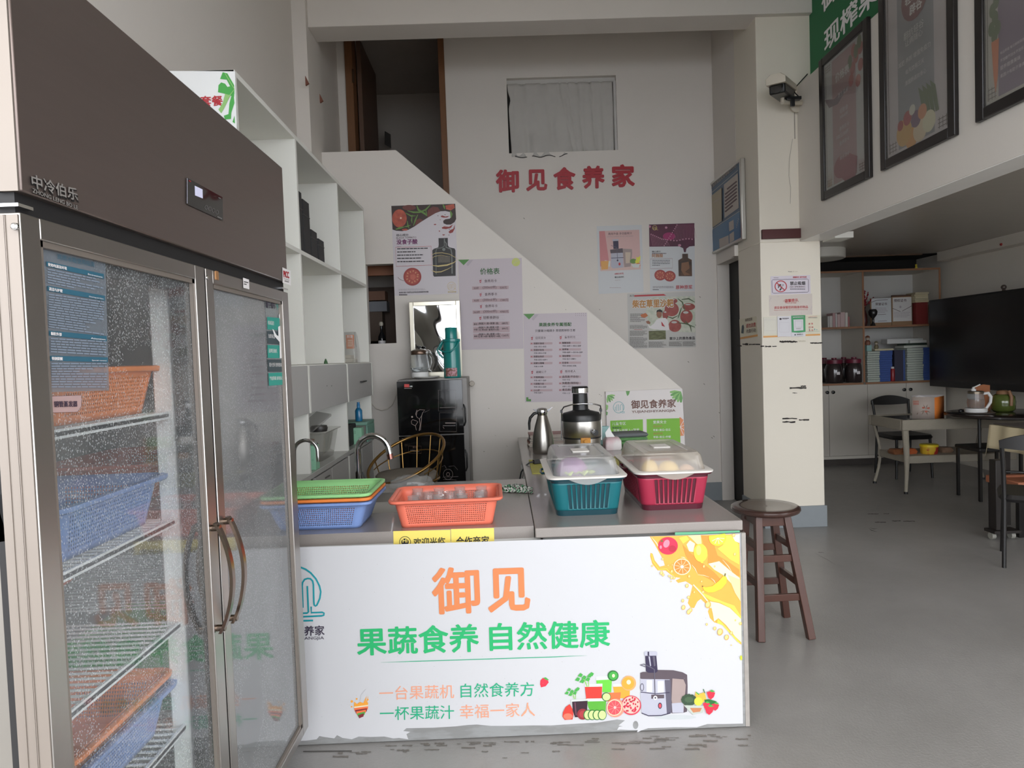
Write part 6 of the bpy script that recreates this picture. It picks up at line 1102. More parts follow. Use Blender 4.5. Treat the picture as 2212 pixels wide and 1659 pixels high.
g.ell(383, 1340, 146, 146, M('photo tomato half', (150, 58, 54), 0.5, var=0.15, vs=30), 1.5, 30).ell(383, 1340, 120, 118, M('photo flesh', (168, 78, 66), 0.5, var=0.2, vs=50), 1.8, 26)
for a in range(12): r = 84 + 10*(a % 2); g.ell(383 + r*math.cos(a*0.54), 1340 + r*math.sin(a*0.54), 16, 8, M('photo seed', (206, 150, 110), 0.5), 2.1, 8, a*0.54)
g.poly([(350, 1310), (420, 1300), (440, 1350), (400, 1400), (350, 1370)], M('photo core', (190, 100, 84), 0.5), 2.2).line([(145, 1348), (190, 1390), (248, 1408)], 5, TMD, 1.6)
g.ring(1022, 1495, 68, 68, 5, GD, 1.5).line([(980, 1480), (980, 1540)], 6, GD, 1.6).line([(985, 1478), (1010, 1460), (1012, 1540)], 6, GD, 1.6).line([(1030, 1530), (1030, 1470), (1045, 1455), (1060, 1470), (1062, 1530), (1100, 1548)], 6, GD, 1.6)
g.build('poster_picture', so)
g = Print(1, PF, (0, -1, 0), Z2); PURT = M('text purple', (112, 44, 96), 0.5)
g.text('核心成分', (122, 684), (320, 676), TDK, 2, 0.02, h=38).text('BLACK TOMATO', (122, 724), (448, 712), TX1, 2, 0.0, h=28).text('没食子酸', (128, 815), (466, 806), PURT, 2, 0.04).line([(130, 848), (202, 846)], 4, PURT, 1.5)
g.frame(106, 862, 692, 862, 1, PURT, 1)
g.line([(106, 864), (690, 843), (700, 1150), (120, 1172)], 5, RED, 1.5, True).greek(135, 878, 640, 1140, 5, TDK, 1.6, 0.3, -0.02, 0.55).greek(160, 1545, 600, 1575, 2, TX1, 1.6, 0.2, -0.02).text('独树价值 行成为众多知名机构研究对象', (165, 1612), (648, 1598), TDK, 2, 0.02).greek(165, 1628, 300, 1646, 1, TDK, 1.6, 0.8).text('御见食养家', (962, 1602), (1100, 1598), GD, 2, 0.02)
g.build('lettering', so)
# back wall papers, zoom 1260,460 scale 5.184
Z3 = (1260, 460, 5.184); PBW = YB - 0.0015; PWH = M('poster cool white', (198, 200, 202), 0.5, var=0.02); SOFTP = M('print blush', (204, 168, 164), 0.5, var=0.05, vs=8)
so, g = sheet('juicer_poster', 'white poster with a juicer on pink background on back wall', 'poster', 1, PBW, (0, -1, 0), [(150, 148), (655, 133), (675, 884), (173, 908)], PWH, Z3)
g.poly([(178, 204), (626, 188), (643, 632), (192, 652)], SOFTP, 1).poly([(178, 204), (240, 202), (290, 560), (190, 640)], M('print curtain pink', (196, 128, 130), 0.5), 1.2).poly([(190, 600), (640, 560), (643, 632), (192, 652)], M('print table pink', (206, 178, 170), 0.5), 1.3)
g.poly([(310, 410), (440, 400), (452, 610), (330, 622), (310, 600)], SIL, 1.8).poly([(300, 412), (440, 395), (445, 445), (305, 452)], SMd, 2).poly([(332, 300), (392, 296), (396, 400), (338, 404)], PUR, 2.2).poly([(326, 296), (394, 292), (394, 312), (328, 316)], SIL, 2.4).poly([(440, 400), (545, 405), (548, 450), (530, 600), (460, 608)], SMK, 1.7).poly([(470, 440), (530, 440), (520, 560), (475, 565)], M('print cup clear', (196, 178, 160), 0.5), 1.9).line([(312, 362), (330, 372), (375, 385), (384, 530)], 5, SILd, 2.6).ell(406, 572, 12, 17, RED, 2.6, 10).ell(384, 532, 10, 10, PUR, 2.6, 10).line([(312, 505), (450, 500)], 6, PUR, 2.5)
g.poly([(195, 540), (285, 535), (275, 630), (205, 636)], M('print juice', (214, 158, 84), 0.5), 1.8).poly([(240, 530), (305, 540), (300, 600), (260, 605)], GLS, 1.6).ell(560, 540, 38, 28, LVG, 1.9, 14).ell(605, 545, 24, 24, LEM, 2, 14).ell(615, 580, 26, 22, M('print orange veg', (206, 120, 70), 0.5), 2.1, 12).poly([(535, 575), (640, 570), (620, 612), (560, 610)], GLS, 2.2).poly([(590, 490), (610, 500), (640, 480), (636, 540), (600, 530)], LEM, 1.9)
g.build('poster_picture', so)
g = Print(1, PBW, (0, -1, 0), Z3); g.text('商用升级 多功能榨汁', (280, 248), (545, 240), TX1, 2, 0.01).text('全新体验 轻松取用 省心省力 鲜榨更营养', (265, 275), (560, 266), M('text faint', (166, 150, 150), 0.6), 2, 0.0).text('6880.00元', (352, 692), (452, 688), RED, 2, 0.02).text('御见商用机', (352, 730), (456, 726), TDK, 2, 0.01).text('商用榨汁机', (355, 760), (412, 757), M('text faint', (166, 150, 150), 0.6), 2, 0.0).greek(295, 835, 445, 846, 1, M('text faint', (166, 150, 150), 0.6), 1.5, 0.5)
g.build('lettering', so)
so, g = sheet('bottle_poster', 'white poster with a dark red helix picture and brown bottle', 'poster', 1, PBW, (0, -1, 0), [(735, 128), (1245, 112), (1250, 874), (750, 884)], PWH, Z3)
DKR = M('photo dark wine', (58, 24, 40), 0.5, rgb2=(96, 34, 64), vs=4, soft=0.25); HEL = M('photo helix pink', (186, 130, 150), 0.5)
g.poly([(736, 130), (1244, 114), (1248, 370), (1190, 375), (1155, 400), (1148, 440), (1128, 440), (1118, 395), (1075, 375), (740, 378)], DKR, 1)
g.ell(960, 262, 70, 44, M('photo magenta glow', (150, 40, 96), 0.5), 1.2, 20)
for k in range(15): x = 1050 + k*13; g.line([(1042 + k*14, 130 - k*0.2), (1010 + k*18, 310 - max(0, k-6)*4)], 2, HEL, 1.5)
for k in range(12): g.line([(752 + k*16, 240 + k*5), (760 + k*17 + 20, 370)], 2, HEL, 1.5)
for k in range(12): g.ell(1050 - k*13, 135 + k*21, 7, 6, HEL, 1.8, 8)
for k in range(10): g.ell(760 + k*20, 238 + k*9 - (k > 6)*(k-6)*6, 7, 6, HEL, 1.8, 8)
for k in range(8): g.ell(980 + k*34, 305 + 8*math.sin(k*0.9) - k*1.5, 8, 8, HEL, 1.8, 8)
g.ell(928, 164, 14, 13, HEL, 1.8, 10).ell(745, 152, 12, 14, HEL, 1.8, 10).ell(1078, 362, 18, 14, HEL, 1.8, 10).ring(800, 166, 24, 26, 4, GD, 1.8).line([(782, 160), (782, 188)], 4, GD, 1.9).line([(792, 186), (794, 158), (806, 158), (806, 188)], 4, GD, 1.9).line([(812, 186), (814, 160), (824, 170), (824, 190), (840, 190)], 4, GD, 1.9)
g.poly([(1108, 458), (1172, 456), (1174, 505), (1215, 525), (1218, 708), (1068, 708), (1064, 530), (1108, 505)], M('photo brown bottle', (92, 64, 44), 0.5, rgb2=(56, 40, 32), vs=10), 1.5).poly([(1100, 560), (1180, 545), (1190, 620), (1140, 660), (1200, 690), (1130, 700), (1095, 640)], M('photo brown light', (130, 92, 66), 0.5), 1.8)
for cx0, cy0, lay in ((862, 696, 1.5), (968, 708, 1.9)):
    g.ell(cx0, cy0, 66, 60, M('photo tomato half', (150, 58, 54), 0.5), lay, 22).ell(cx0, cy0, 52, 46, M('photo flesh', (168, 78, 66), 0.5), lay + 0.15, 20)
    for a in range(8): g.ell(cx0 + 36*math.cos(a*0.78), cy0 + 32*math.sin(a*0.78), 9, 5, M('photo seed', (206, 150, 110), 0.5), lay + 0.3, 6, a*0.78)
g.build('poster_picture', so)
g = Print(1, PBW, (0, -1, 0), Z3); BRO = M('text ochre', (168, 112, 66), 0.5)
g.text('核心成分', (770, 442), (866, 440), TDK, 2, 0.02, h=18).greek(770, 449, 930, 459, 1, TX1, 1.6, 0.8).text('阿魏酸', (770, 500), (893, 497), BRO, 2, 0.02).line([(750, 516), (998, 510), (1000, 618), (752, 626)], 3, M('frame wine', (130, 70, 76), 0.5), 1.5, True).greek(772, 530, 970, 602, 4, TDK, 1.6, 0.3, -0.01, 0.4).text('原种原浆', (1036, 855), (1222, 850), RED, 2, 0.02).greek(778, 822, 1012, 852, 2, TX1, 1.6, 0.3, -0.01).greek(778, 855, 845, 866, 1, TDK, 1.6, 0.7)
g.build('lettering', so)
NEWS = M('newsprint', (196, 194, 190), 0.75, var=0.04, vs=6)
so, g = sheet('newspaper_page', 'newspaper page with red fruit and a person in a white shirt', 'newspaper', 1, PBW, (0, -1, 0), [(492, 902), (1250, 880), (1262, 1502), (506, 1522)], NEWS, Z3)
g.poly([(570, 920), (900, 908), (930, 925), (572, 938)], RED, 1).poly([(760, 945), (1250, 930), (1256, 1340), (1010, 1330), (960, 1310), (780, 1320), (740, 1300), (700, 1100)], M('news photo greens', (184, 192, 174), 0.7, rgb2=(206, 206, 192), vs=22), 1)
for (x, y, rx, ry) in ((990, 1080, 80, 78), (1155, 1160, 70, 76), (1025, 1265, 72, 68), (1180, 1050, 72, 40), (1015, 985, 40, 26), (920, 1140, 34, 50)): g.ell(x, y, rx, ry, M('news tomato', (142, 68, 64), 0.6, rgb2=(170, 92, 84), vs=18, soft=0.2), 1.5, 22).ell(x - rx*0.1, y - ry*0.6, rx*0.45, ry*0.18, NEWS, 1.8, 10)
for pts in ([(1060, 960), (1110, 1000), (1140, 1100)], [(940, 1160), (1000, 1180), (1060, 1150)], [(1100, 1060), (1080, 1120), (1060, 1180)], [(1140, 1210), (1200, 1270), (1210, 1330)], [(1060, 1230), (1150, 1240), (1250, 1280)], [(1100, 970), (1180, 960), (1250, 1000)]): g.line(pts, [8, 16, 6], M('news stem', (84, 96, 70), 0.6), 1.9)
g.poly([(720, 1240), (750, 1270), (790, 1240), (820, 1195), (860, 1180), (920, 1175), (950, 1210), (965, 1310), (930, 1315), (780, 1300), (740, 1290)], PAPER, 2).ell(850, 1135, 30, 42, M('news skin', (150, 104, 84), 0.6), 2.2, 16).poly([(818, 1115), (826, 1088), (860, 1078), (886, 1095), (888, 1130), (876, 1110), (840, 1104)], M('news hair', (44, 36, 34), 0.6), 2.4).poly([(700, 1215), (730, 1205), (752, 1225), (748, 1245), (715, 1240)], M('news skin', (150, 104, 84), 0.6), 2.3).poly([(872, 1215), (890, 1235), (915, 1275), (880, 1265)], RED, 2.5)
g.poly([(640, 1140), (700, 1120), (725, 1150), (690, 1175), (650, 1165)], M('news orange blot', (186, 110, 70), 0.6), 2).poly([(733, 1322), (922, 1316), (925, 1415), (735, 1421)], M('news field photo', (120, 124, 92), 0.7, rgb2=(96, 96, 70), vs=18, stretch=(1, 1, 5)), 1.5)
g.build('newspaper_picture', so)
g = Print(1, PBW, (0, -1, 0), Z3); NT = M('news text', (120, 116, 112), 0.7); OCH = M('headline ochre', (176, 122, 50), 0.5)
g.text('柴在草里沙耙', (552, 1066), (1010, 1054), PAPER, 2.6, 0.11, h=92).text('柴在草里沙耙', (552, 1064), (1010, 1052), OCH, 3.6, 0.05, h=88).text('A13', (520, 938), (566, 936), TDK, 2, 0.02).text('黄沙上的黑色食品', (966, 1424), (1250, 1417), TDK, 2, 0.03)
g.greek(525, 1128, 690, 1225, 9, NT, 1.6, 0.5, -0.01, 0.5).greek(520, 1256, 716, 1300, 5, NT, 1.6, 0.5).greek(520, 1320, 716, 1380, 7, NT, 1.6, 0.5).greek(520, 1392, 716, 1512, 13, NT, 1.6, 0.5).greek(732, 1442, 930, 1508, 7, NT, 1.6, 0.5).greek(960, 1440, 1104, 1496, 6, NT, 1.6, 0.5).greek(1114, 1438, 1256, 1494, 6, NT, 1.6, 0.5).greek(570, 1304, 664, 1310, 1, RED, 1.6, 0.7)
g.build('lettering', so)
# red sign characters, each its own piece of board
Z4 = (1040, 130, 5.353)
SGN = M('sign red', (164, 28, 42), 0.4, var=0.03)
for ch, x0, x1, yf0, yf1, h_, lb in (('御', 168, 438, 1528, 1518, 268, 'first and leftmost'), ('见', 518, 765, 1512, 1502, 252, 'second'), ('食', 834, 1092, 1500, 1492, 268, 'third and middle'), ('养', 1166, 1428, 1484, 1476, 268, 'fourth'), ('家', 1508, 1776, 1468, 1446, 268, 'fifth and rightmost')):
    g = Print(1, YB, (0, -1, 0), Z4); g.text(ch, (x0 + 10, yf0 - 8), (x1 - 10, yf0 - 12), SGN, 10, 0.045, h=h_ - 22)
    vs0 = list(g.mb.v); g.mb.add([v + Vector((0, 0.0118, 0)) for v in vs0], []); n0 = len(vs0)
    ec = {}
    for f in g.mb.f:
        for i in range(len(f)):
            a, c = f[i], f[(i+1) % len(f)]; ec.setdefault((min(a, c), max(a, c)), []).append((a, c))
    for (a, c) in [v[0] for v in ec.values() if len(v) == 1]: g.mb.f.append([c, a, a + n0, c + n0]); g.mb.mi.append(0)
    o = g.mb.build('sign_character', None, 'raised red sign character, %s of the row under the curtain' % lb, 'sign', 'red characters on the back wall', smooth=0)
# framed board on the side wall (plane x)
sp0 = XR - 0.03
nb = empty('notice_board', (sp0, 5.95, 2.2), 'aluminium framed blue notice board on the side wall', 'notice board')
c1 = at(1527, 404, 0, sp0); c2 = at(1601, 340, 0, sp0); c3 = at(1605, 517, 0, sp0); c4 = at(1530, 553, 0, sp0)
ya, yb = min(c2.y, c3.y), max(c1.y, c4.y); za, zb = (c3.z + c4.z)/2, (c1.z + c2.z)/2
b = MB().m(M('board deep blue', (52, 82, 110), 0.35, var=0.04)); b.box((sp0 + 0.004, ya + 0.012, za + 0.012), (XR - 0.001, yb - 0.012, zb - 0.012)); b.build('board', nb)
b = MB().m(ALU)
for (a, c, d_, e) in ((ya, ya + 0.035, za, zb), (yb - 0.02, yb, za, zb), (ya + 0.035, yb - 0.02, za, za + 0.02), (ya + 0.035, yb - 0.02, zb - 0.02, zb)): b.box((sp0 - 0.006, a, d_), (XR - 0.001, c, e))
b.build('frame', nb, bevel=0.004)
g = Print(0, sp0 + 0.003, (-1, 0, 0), (1500, 320, 6.914)); MIDB = M('board mid blue', (66, 110, 146), 0.35); PLB = M('board pale', (178, 170, 162), 0.5); PLC = M('board cream', (170, 160, 138), 0.5)
g.poly([(222, 738), (405, 590), (408, 1090), (228, 1215)], PLC, 1).poly([(440, 545), (648, 372), (664, 890), (450, 1045)], PLB, 1).poly([(205, 1265), (675, 950), (688, 1335), (212, 1590)], MIDB, 1).poly([(207, 1275), (272, 1235), (276, 1560), (212, 1592)], DGY, 1.5).poly([(515, 1110), (585, 1068), (590, 1205), (520, 1245)], PLB, 1.6).poly([(370, 1360), (510, 1300), (515, 1430), (375, 1495)], PLB, 1.6).poly([(522, 1290), (590, 1240), (594, 1375), (525, 1420)], PLB, 1.6).line([(205, 710), (650, 330)], 5, ALU, 1.5).line([(208, 1250), (675, 940)], 5, ALU, 1.6).line([(410, 590), (422, 1090)], 8, DARK, 1.7)
g.text('餐饮服务食品安全等级公示栏', (214, 640), (632, 278), PLB, 2, 0.02, h=58)
for k in range(7): x0 = 458; y0 = 640 + k*52; g.line([(x0 + (30 if k == 0 else 0), y0 - (25 if k == 0 else 0)), (x0 + 175 - (60 if k == 6 else 0), y0 - 145 + (48 if k == 6 else 0))], 22, TX1, 1.6)
g.text('12331', (632, 1195), (662, 1065), PLB, 2, 0.02, h=36).line([(290, 810), (380, 750)], 6, GYT, 1.6).line([(290, 900), (295, 1100)], 3, GYT, 1.6)
g.build('board_print', nb)
# ------------------------------------------------------------------ notices on the column
Z5 = (1640, 580, 9.22); PC = 5.3985; LAV = M('lavender sign plastic', (206, 198, 208), 0.4); RDB = M('print sign red', (182, 40, 48), 0.5)
so, g = sheet('no_smoking_sign', 'lavender NO SMOKING sign, topmost notice on the column', 'sign', 1, PC, (0, -1, 0), [(224, 155), (1015, 130), (1025, 500), (236, 525)], LAV, Z5, group='notices on the column')
g.line([(270, 225), (950, 208), (978, 220), (985, 450), (965, 472), (290, 492), (262, 480), (252, 245)], 8, NAVY, 1, True).ring(431, 355, 114, 108, 17, RDB, 2.4, 30).poly([(405, 310), (440, 315), (430, 350), (400, 360), (385, 400), (375, 370), (390, 345), (360, 340)], BLK, 1.5).line([(410, 435), (440, 395)], 26, BLK, 1.5).line([(432, 385), (480, 320)], 24, BLK, 1.5).line([(438, 378), (475, 328)], 14, LAV, 1.8).line([(345, 280), (508, 432)], 17, RDB, 2.6)
g.text('禁止吸烟', (616, 332), (915, 326), BLK, 2, 0.03).text('NO SMOKING', (614, 385), (915, 379), TX1, 2, 0.01).greek(614, 405, 915, 420, 1, TDK, 1.6, 0.8).text('温馨提示 请勿吸烟', (668, 190), (942, 184), RDB, 2, 0.02).greek(288, 184, 384, 196, 1, TDK, 1.6, 0.6)
g.build('lettering', so)
so, g = sheet('reminder_sign', 'beige reminder sign in red letters below the NO SMOKING sign', 'sign', 1, PC, (0, -1, 0), [(194, 535), (1055, 500), (1060, 918), (205, 945)], M('beige sign card', (204, 194, 186), 0.5), Z5, group='notices on the column')
g.text('温馨提示', (510, 672), (770, 660), RDB, 2, 0.02).text('Warm prompt', (518, 706), (742, 700), RDB, 2, 0.0).text('请妥善保管您的随身的物品', (296, 808), (972, 790), RDB, 2, 0.01).text('Please properly manage your goods along body', (298, 843), (970, 826), RDB, 2, 0.0, h=18).line([(485, 665), (478, 640), (500, 630), (512, 655)], 4, RDB, 1.5).line([(770, 640), (785, 655), (770, 668)], 4, RDB, 1.5)
for pts in ([(208, 660), (225, 600), (240, 560)], [(215, 620), (245, 590)], [(1010, 830), (1040, 790), (1050, 750)], [(1020, 870), (1050, 900)], [(830, 875), (850, 900)], [(360, 560), (385, 550), (395, 565)]): g.line(pts, 4, GYT, 1.5)
g.build('lettering', so)
QW = M('payment card white', (206, 204, 208), 0.4); CRM = M('poster cream', (212, 206, 184), 0.5); PGN = M('payment green', (34, 140, 78), 0.4); ORB = M('print band orange', (214, 154, 84), 0.5)
so, g = sheet('payment_notice', 'cream notice with orange band and red characters at the right of the payment cards', 'notice', 1, PC, (0, -1, 0), [(80, 968), (1214, 925), (1216, 1332), (82, 1380)], CRM, Z5, group='notices on the column')
g.poly([(80, 1345), (1214, 1300), (1216, 1332), (82, 1378)], ORB, 0.6).text('支付更方便 扫码更简单', (985, 966), (1155, 960), RDB, 2, 0.0).greek(975, 978, 1165, 990, 1, TDK, 1.6, 0.7)
for t_, x, y in (('收', 984, 1118), ('款', 1038, 1116), ('扫', 986, 1188), ('码', 1042, 1186), ('支', 988, 1250), ('付', 1042, 1248)): g.text(t_, (x, y), (x + 34, y), RDB, 2, 0.02)
g.line([(930, 1262), (1210, 1246)], 3, TEAL, 1.5).ell(1105, 1212, 8, 18, TEAL, 1.5, 10).ell(1148, 1218, 8, 9, TEAL, 1.5, 8).ell(1000, 1212, 6, 14, TEAL, 1.5, 8); g.build('lettering', so)
so, g = sheet('payment_card', 'white payment card at the left of the column row', 'card', 1, PC - 0.003, (0, -1, 0), [(85, 975), (352, 965), (356, 1300), (92, 1318)], M('payment card ivory', (210, 206, 192), 0.4), Z5, group='payment cards on the column')
g.frame(100, 1022, 322, 1240, 3, GYT, 1); g.build('card_border', so)
so, g = sheet('payment_card', 'grey-white payment card between the ivory and green ones', 'card', 1, PC - 0.0045, (0, -1, 0), [(360, 955), (640, 945), (645, 1355), (366, 1362)], QW, Z5, group='payment cards on the column')
g.greek(460, 984, 594, 1000, 1, TDK, 1.6, 0.8).ell(425, 1005, 24, 20, TDK, 1, 14).frame(404, 1075, 598, 1268, 3, GYT, 1).greek(460, 1008, 570, 1020, 1, TX1, 1.6, 0.6); g.build('card_border', so)
so, g = sheet('payment_card', 'green framed payment card on the column', 'card', 1, PC - 0.006, (0, -1, 0), [(638, 938), (918, 928), (924, 1348), (646, 1358)], QW, Z5, group='payment cards on the column')
g.poly([(638, 938), (918, 928), (922, 1262), (785, 1280), (648, 1272)], PGN, 0.6).poly([(682, 1018), (876, 1010), (880, 1230), (692, 1244)], QW, 1.2).frame(715, 1045, 850, 1170, 3, DGY, 1.6).text('推荐使用微信支付', (672, 984), (886, 976), QW, 2, 0.01).text('微信支付', (750, 1330), (875, 1325), TDK, 2, 0.01).ell(716, 1320, 18, 14, DGY, 1.3, 12).greek(732, 1192, 838, 1214, 2, TX1, 1.6, 0.4); g.build('card_print', so)
so, g = sheet('side_notice', 'pale notice with orange band on the shaded side of the column', 'notice', 0, 2.0285, (-1, 0, 0), [(1597, 690), (1634, 683), (1637, 727), (1599, 733)], CRM, (0, 0, 1))
g.poly([(1598.5, 729), (1636.8, 722), (1637, 726.5), (1599, 733)], ORB, 0.6); g.zm = (1500, 300, 3.317); g.text('消费提醒', (362, 1310), (415, 1300), TX1, 2, 0.0, h=20).text('请勿浪费', (370, 1356), (440, 1345), RDB, 2, 0.01, h=30).text('光盘行动', (372, 1392), (440, 1382), TX1, 2, 0.01, h=26).poly([(335, 1392), (340, 1340), (350, 1330), (356, 1350), (352, 1395)], DGY, 1.5); g.build('lettering', so)
# ------------------------------------------------------------------ green board on the stair wall's end
Z6 = (1100, 800, 3.95); PGB = YS - 0.02
so, g = sheet('shop_board', 'white board with leaves and two green menu blocks at the stair foot', 'board', 1, PGB, (0, -1, 0), [(822, 182), (1476, 155), (1500, 640), (838, 650)], M('board white', (214, 208, 206), 0.45), Z6, th=0.015)
LG1 = M('board leaf green', (96, 150, 82), 0.5, var=0.15, vs=30); LG2 = M('board leaf light', (132, 178, 104), 0.5); GB = M('board block green', (116, 176, 44), 0.5)
monstera(g, 838, 212, 62, 1, 1, LG1, LG2, 0.8, 5, 1.5); monstera(g, 1466, 180, 92, -1, 1, LG1, LG2, 0.82, 6, 1.5); g.poly([(995, 176), (1030, 176), (1022, 205), (1008, 220), (1000, 200)], LG1, 1).poly([(826, 290), (845, 300), (842, 330), (828, 345)], LG2, 1).poly([(828, 350), (842, 358), (838, 380), (829, 385)], LG1, 1)
g.poly([(862, 430), (1140, 418), (1144, 640), (866, 640)], GB, 1).poly([(1172, 416), (1454, 408), (1462, 640), (1176, 640)], GB, 1).ell(1452, 482, 40, 82, M('board orange rind', (220, 128, 80), 0.5), 0.6, 22, 0, -PI/2, PI/2)
g.poly([(1455, 404), (1486, 420), (1494, 520), (1490, 556), (1460, 560)], M('board orange flesh', (214, 136, 90), 0.5), 0.8)
for q in ((1488, 430), (1492, 470), (1492, 510), (1486, 550)): g.line([(1458, 482), q], 4, PAPER, 1.2)
g.build('board_picture', so)
g = Print(1, PGB, (0, -1, 0), Z6); BRT = M('text brown', (104, 66, 54), 0.5); PTL = M('logo pale teal', (128, 172, 174), 0.5)
g.text('御见食养家', (1042, 328), (1420, 316), BRT, 2, 0.03).text('YUJIANSHIYANGJIA', (1045, 370), (1418, 358), BRT, 2, 0.015, h=26)
g.text('儿童专区', (878, 470), (995, 466), PAPER, 2, 0.0).text('棒棒甜味', (878, 500), (958, 498), GTX, 2, 0.02).text('苹果+胡萝卜+菠萝', (890, 528), (1110, 520), PAPER, 2, 0.0).text('爱美女士', (1228, 456), (1342, 452), PAPER, 2, 0.01).text('瘦身美体', (1228, 487), (1306, 484), BRO, 2, 0.0).text('苹果+黄瓜+苦瓜', (1228, 520), (1376, 516), PAPER, 2, 0.01).text('美容祛斑', (1230, 550), (1310, 547), BRO, 2, 0.0).text('苹果+黄瓜+柠檬', (1230, 580), (1378, 576), PAPER, 2, 0.01); g.build('lettering', so)
g = Print(1, PGB, (0, -1, 0), Z6); g.ring(934, 316, 46, 48, 5, PTL, 1, 24).line([(905, 310), (905, 345)], 5, PTL, 1.3).line([(918, 348), (918, 296), (932, 290), (934, 345)], 5, PTL, 1.3).line([(948, 340), (948, 300), (958, 288), (970, 300), (972, 340)], 5, PTL, 1.3).line([(945, 355), (985, 353), (985, 362), (960, 364)], 4, PTL, 1.3); g.build('logo', so)
# ------------------------------------------------------------------ fascia: framed posters, banner, camera
FB = M('black frame wood', (30, 26, 26), 0.35, var=0.1); xf_ = 2.34
def fascia_frame(lb, px0, px1, pyb0, h_, wd=0.055):
    """hangs on the fascia: vertical edges at photo columns px0 (far) and px1 (near), lower edge starting at pyb0"""
    A = at(px0, pyb0, 0, xf_); z0 = A.z; yfar = A.y
    lo, hi = 0.9, yfar
    for _ in range(40):
        mid = (lo + hi)/2
        d = RW.transposed() @ (Vector((xf_, mid, z0)) - EYE); px = CX + F*d.x/-d.z
        if px > px1: lo = mid
        else: hi = mid
    ynear = (lo + hi)/2; z1 = z0 + h_
    root = empty('picture_frame', (xf_, (yfar + ynear)/2, z0), lb, 'picture', 'framed posters on the fascia')
    b = MB().m(FB)
    for (a, c, d_, e) in ((ynear, ynear + wd, z0, z1), (yfar - wd, yfar, z0, z1), (ynear + wd, yfar - wd, z0, z0 + wd), (ynear + wd, yfar - wd, z1 - wd, z1)): b.box((xf_ - 0.028, a, d_), (xf_ - 0.001, c, e))
    b.build('frame', root, bevel=0.005)
    return root, ynear + wd, yfar - wd, z0 + wd, z1 - wd
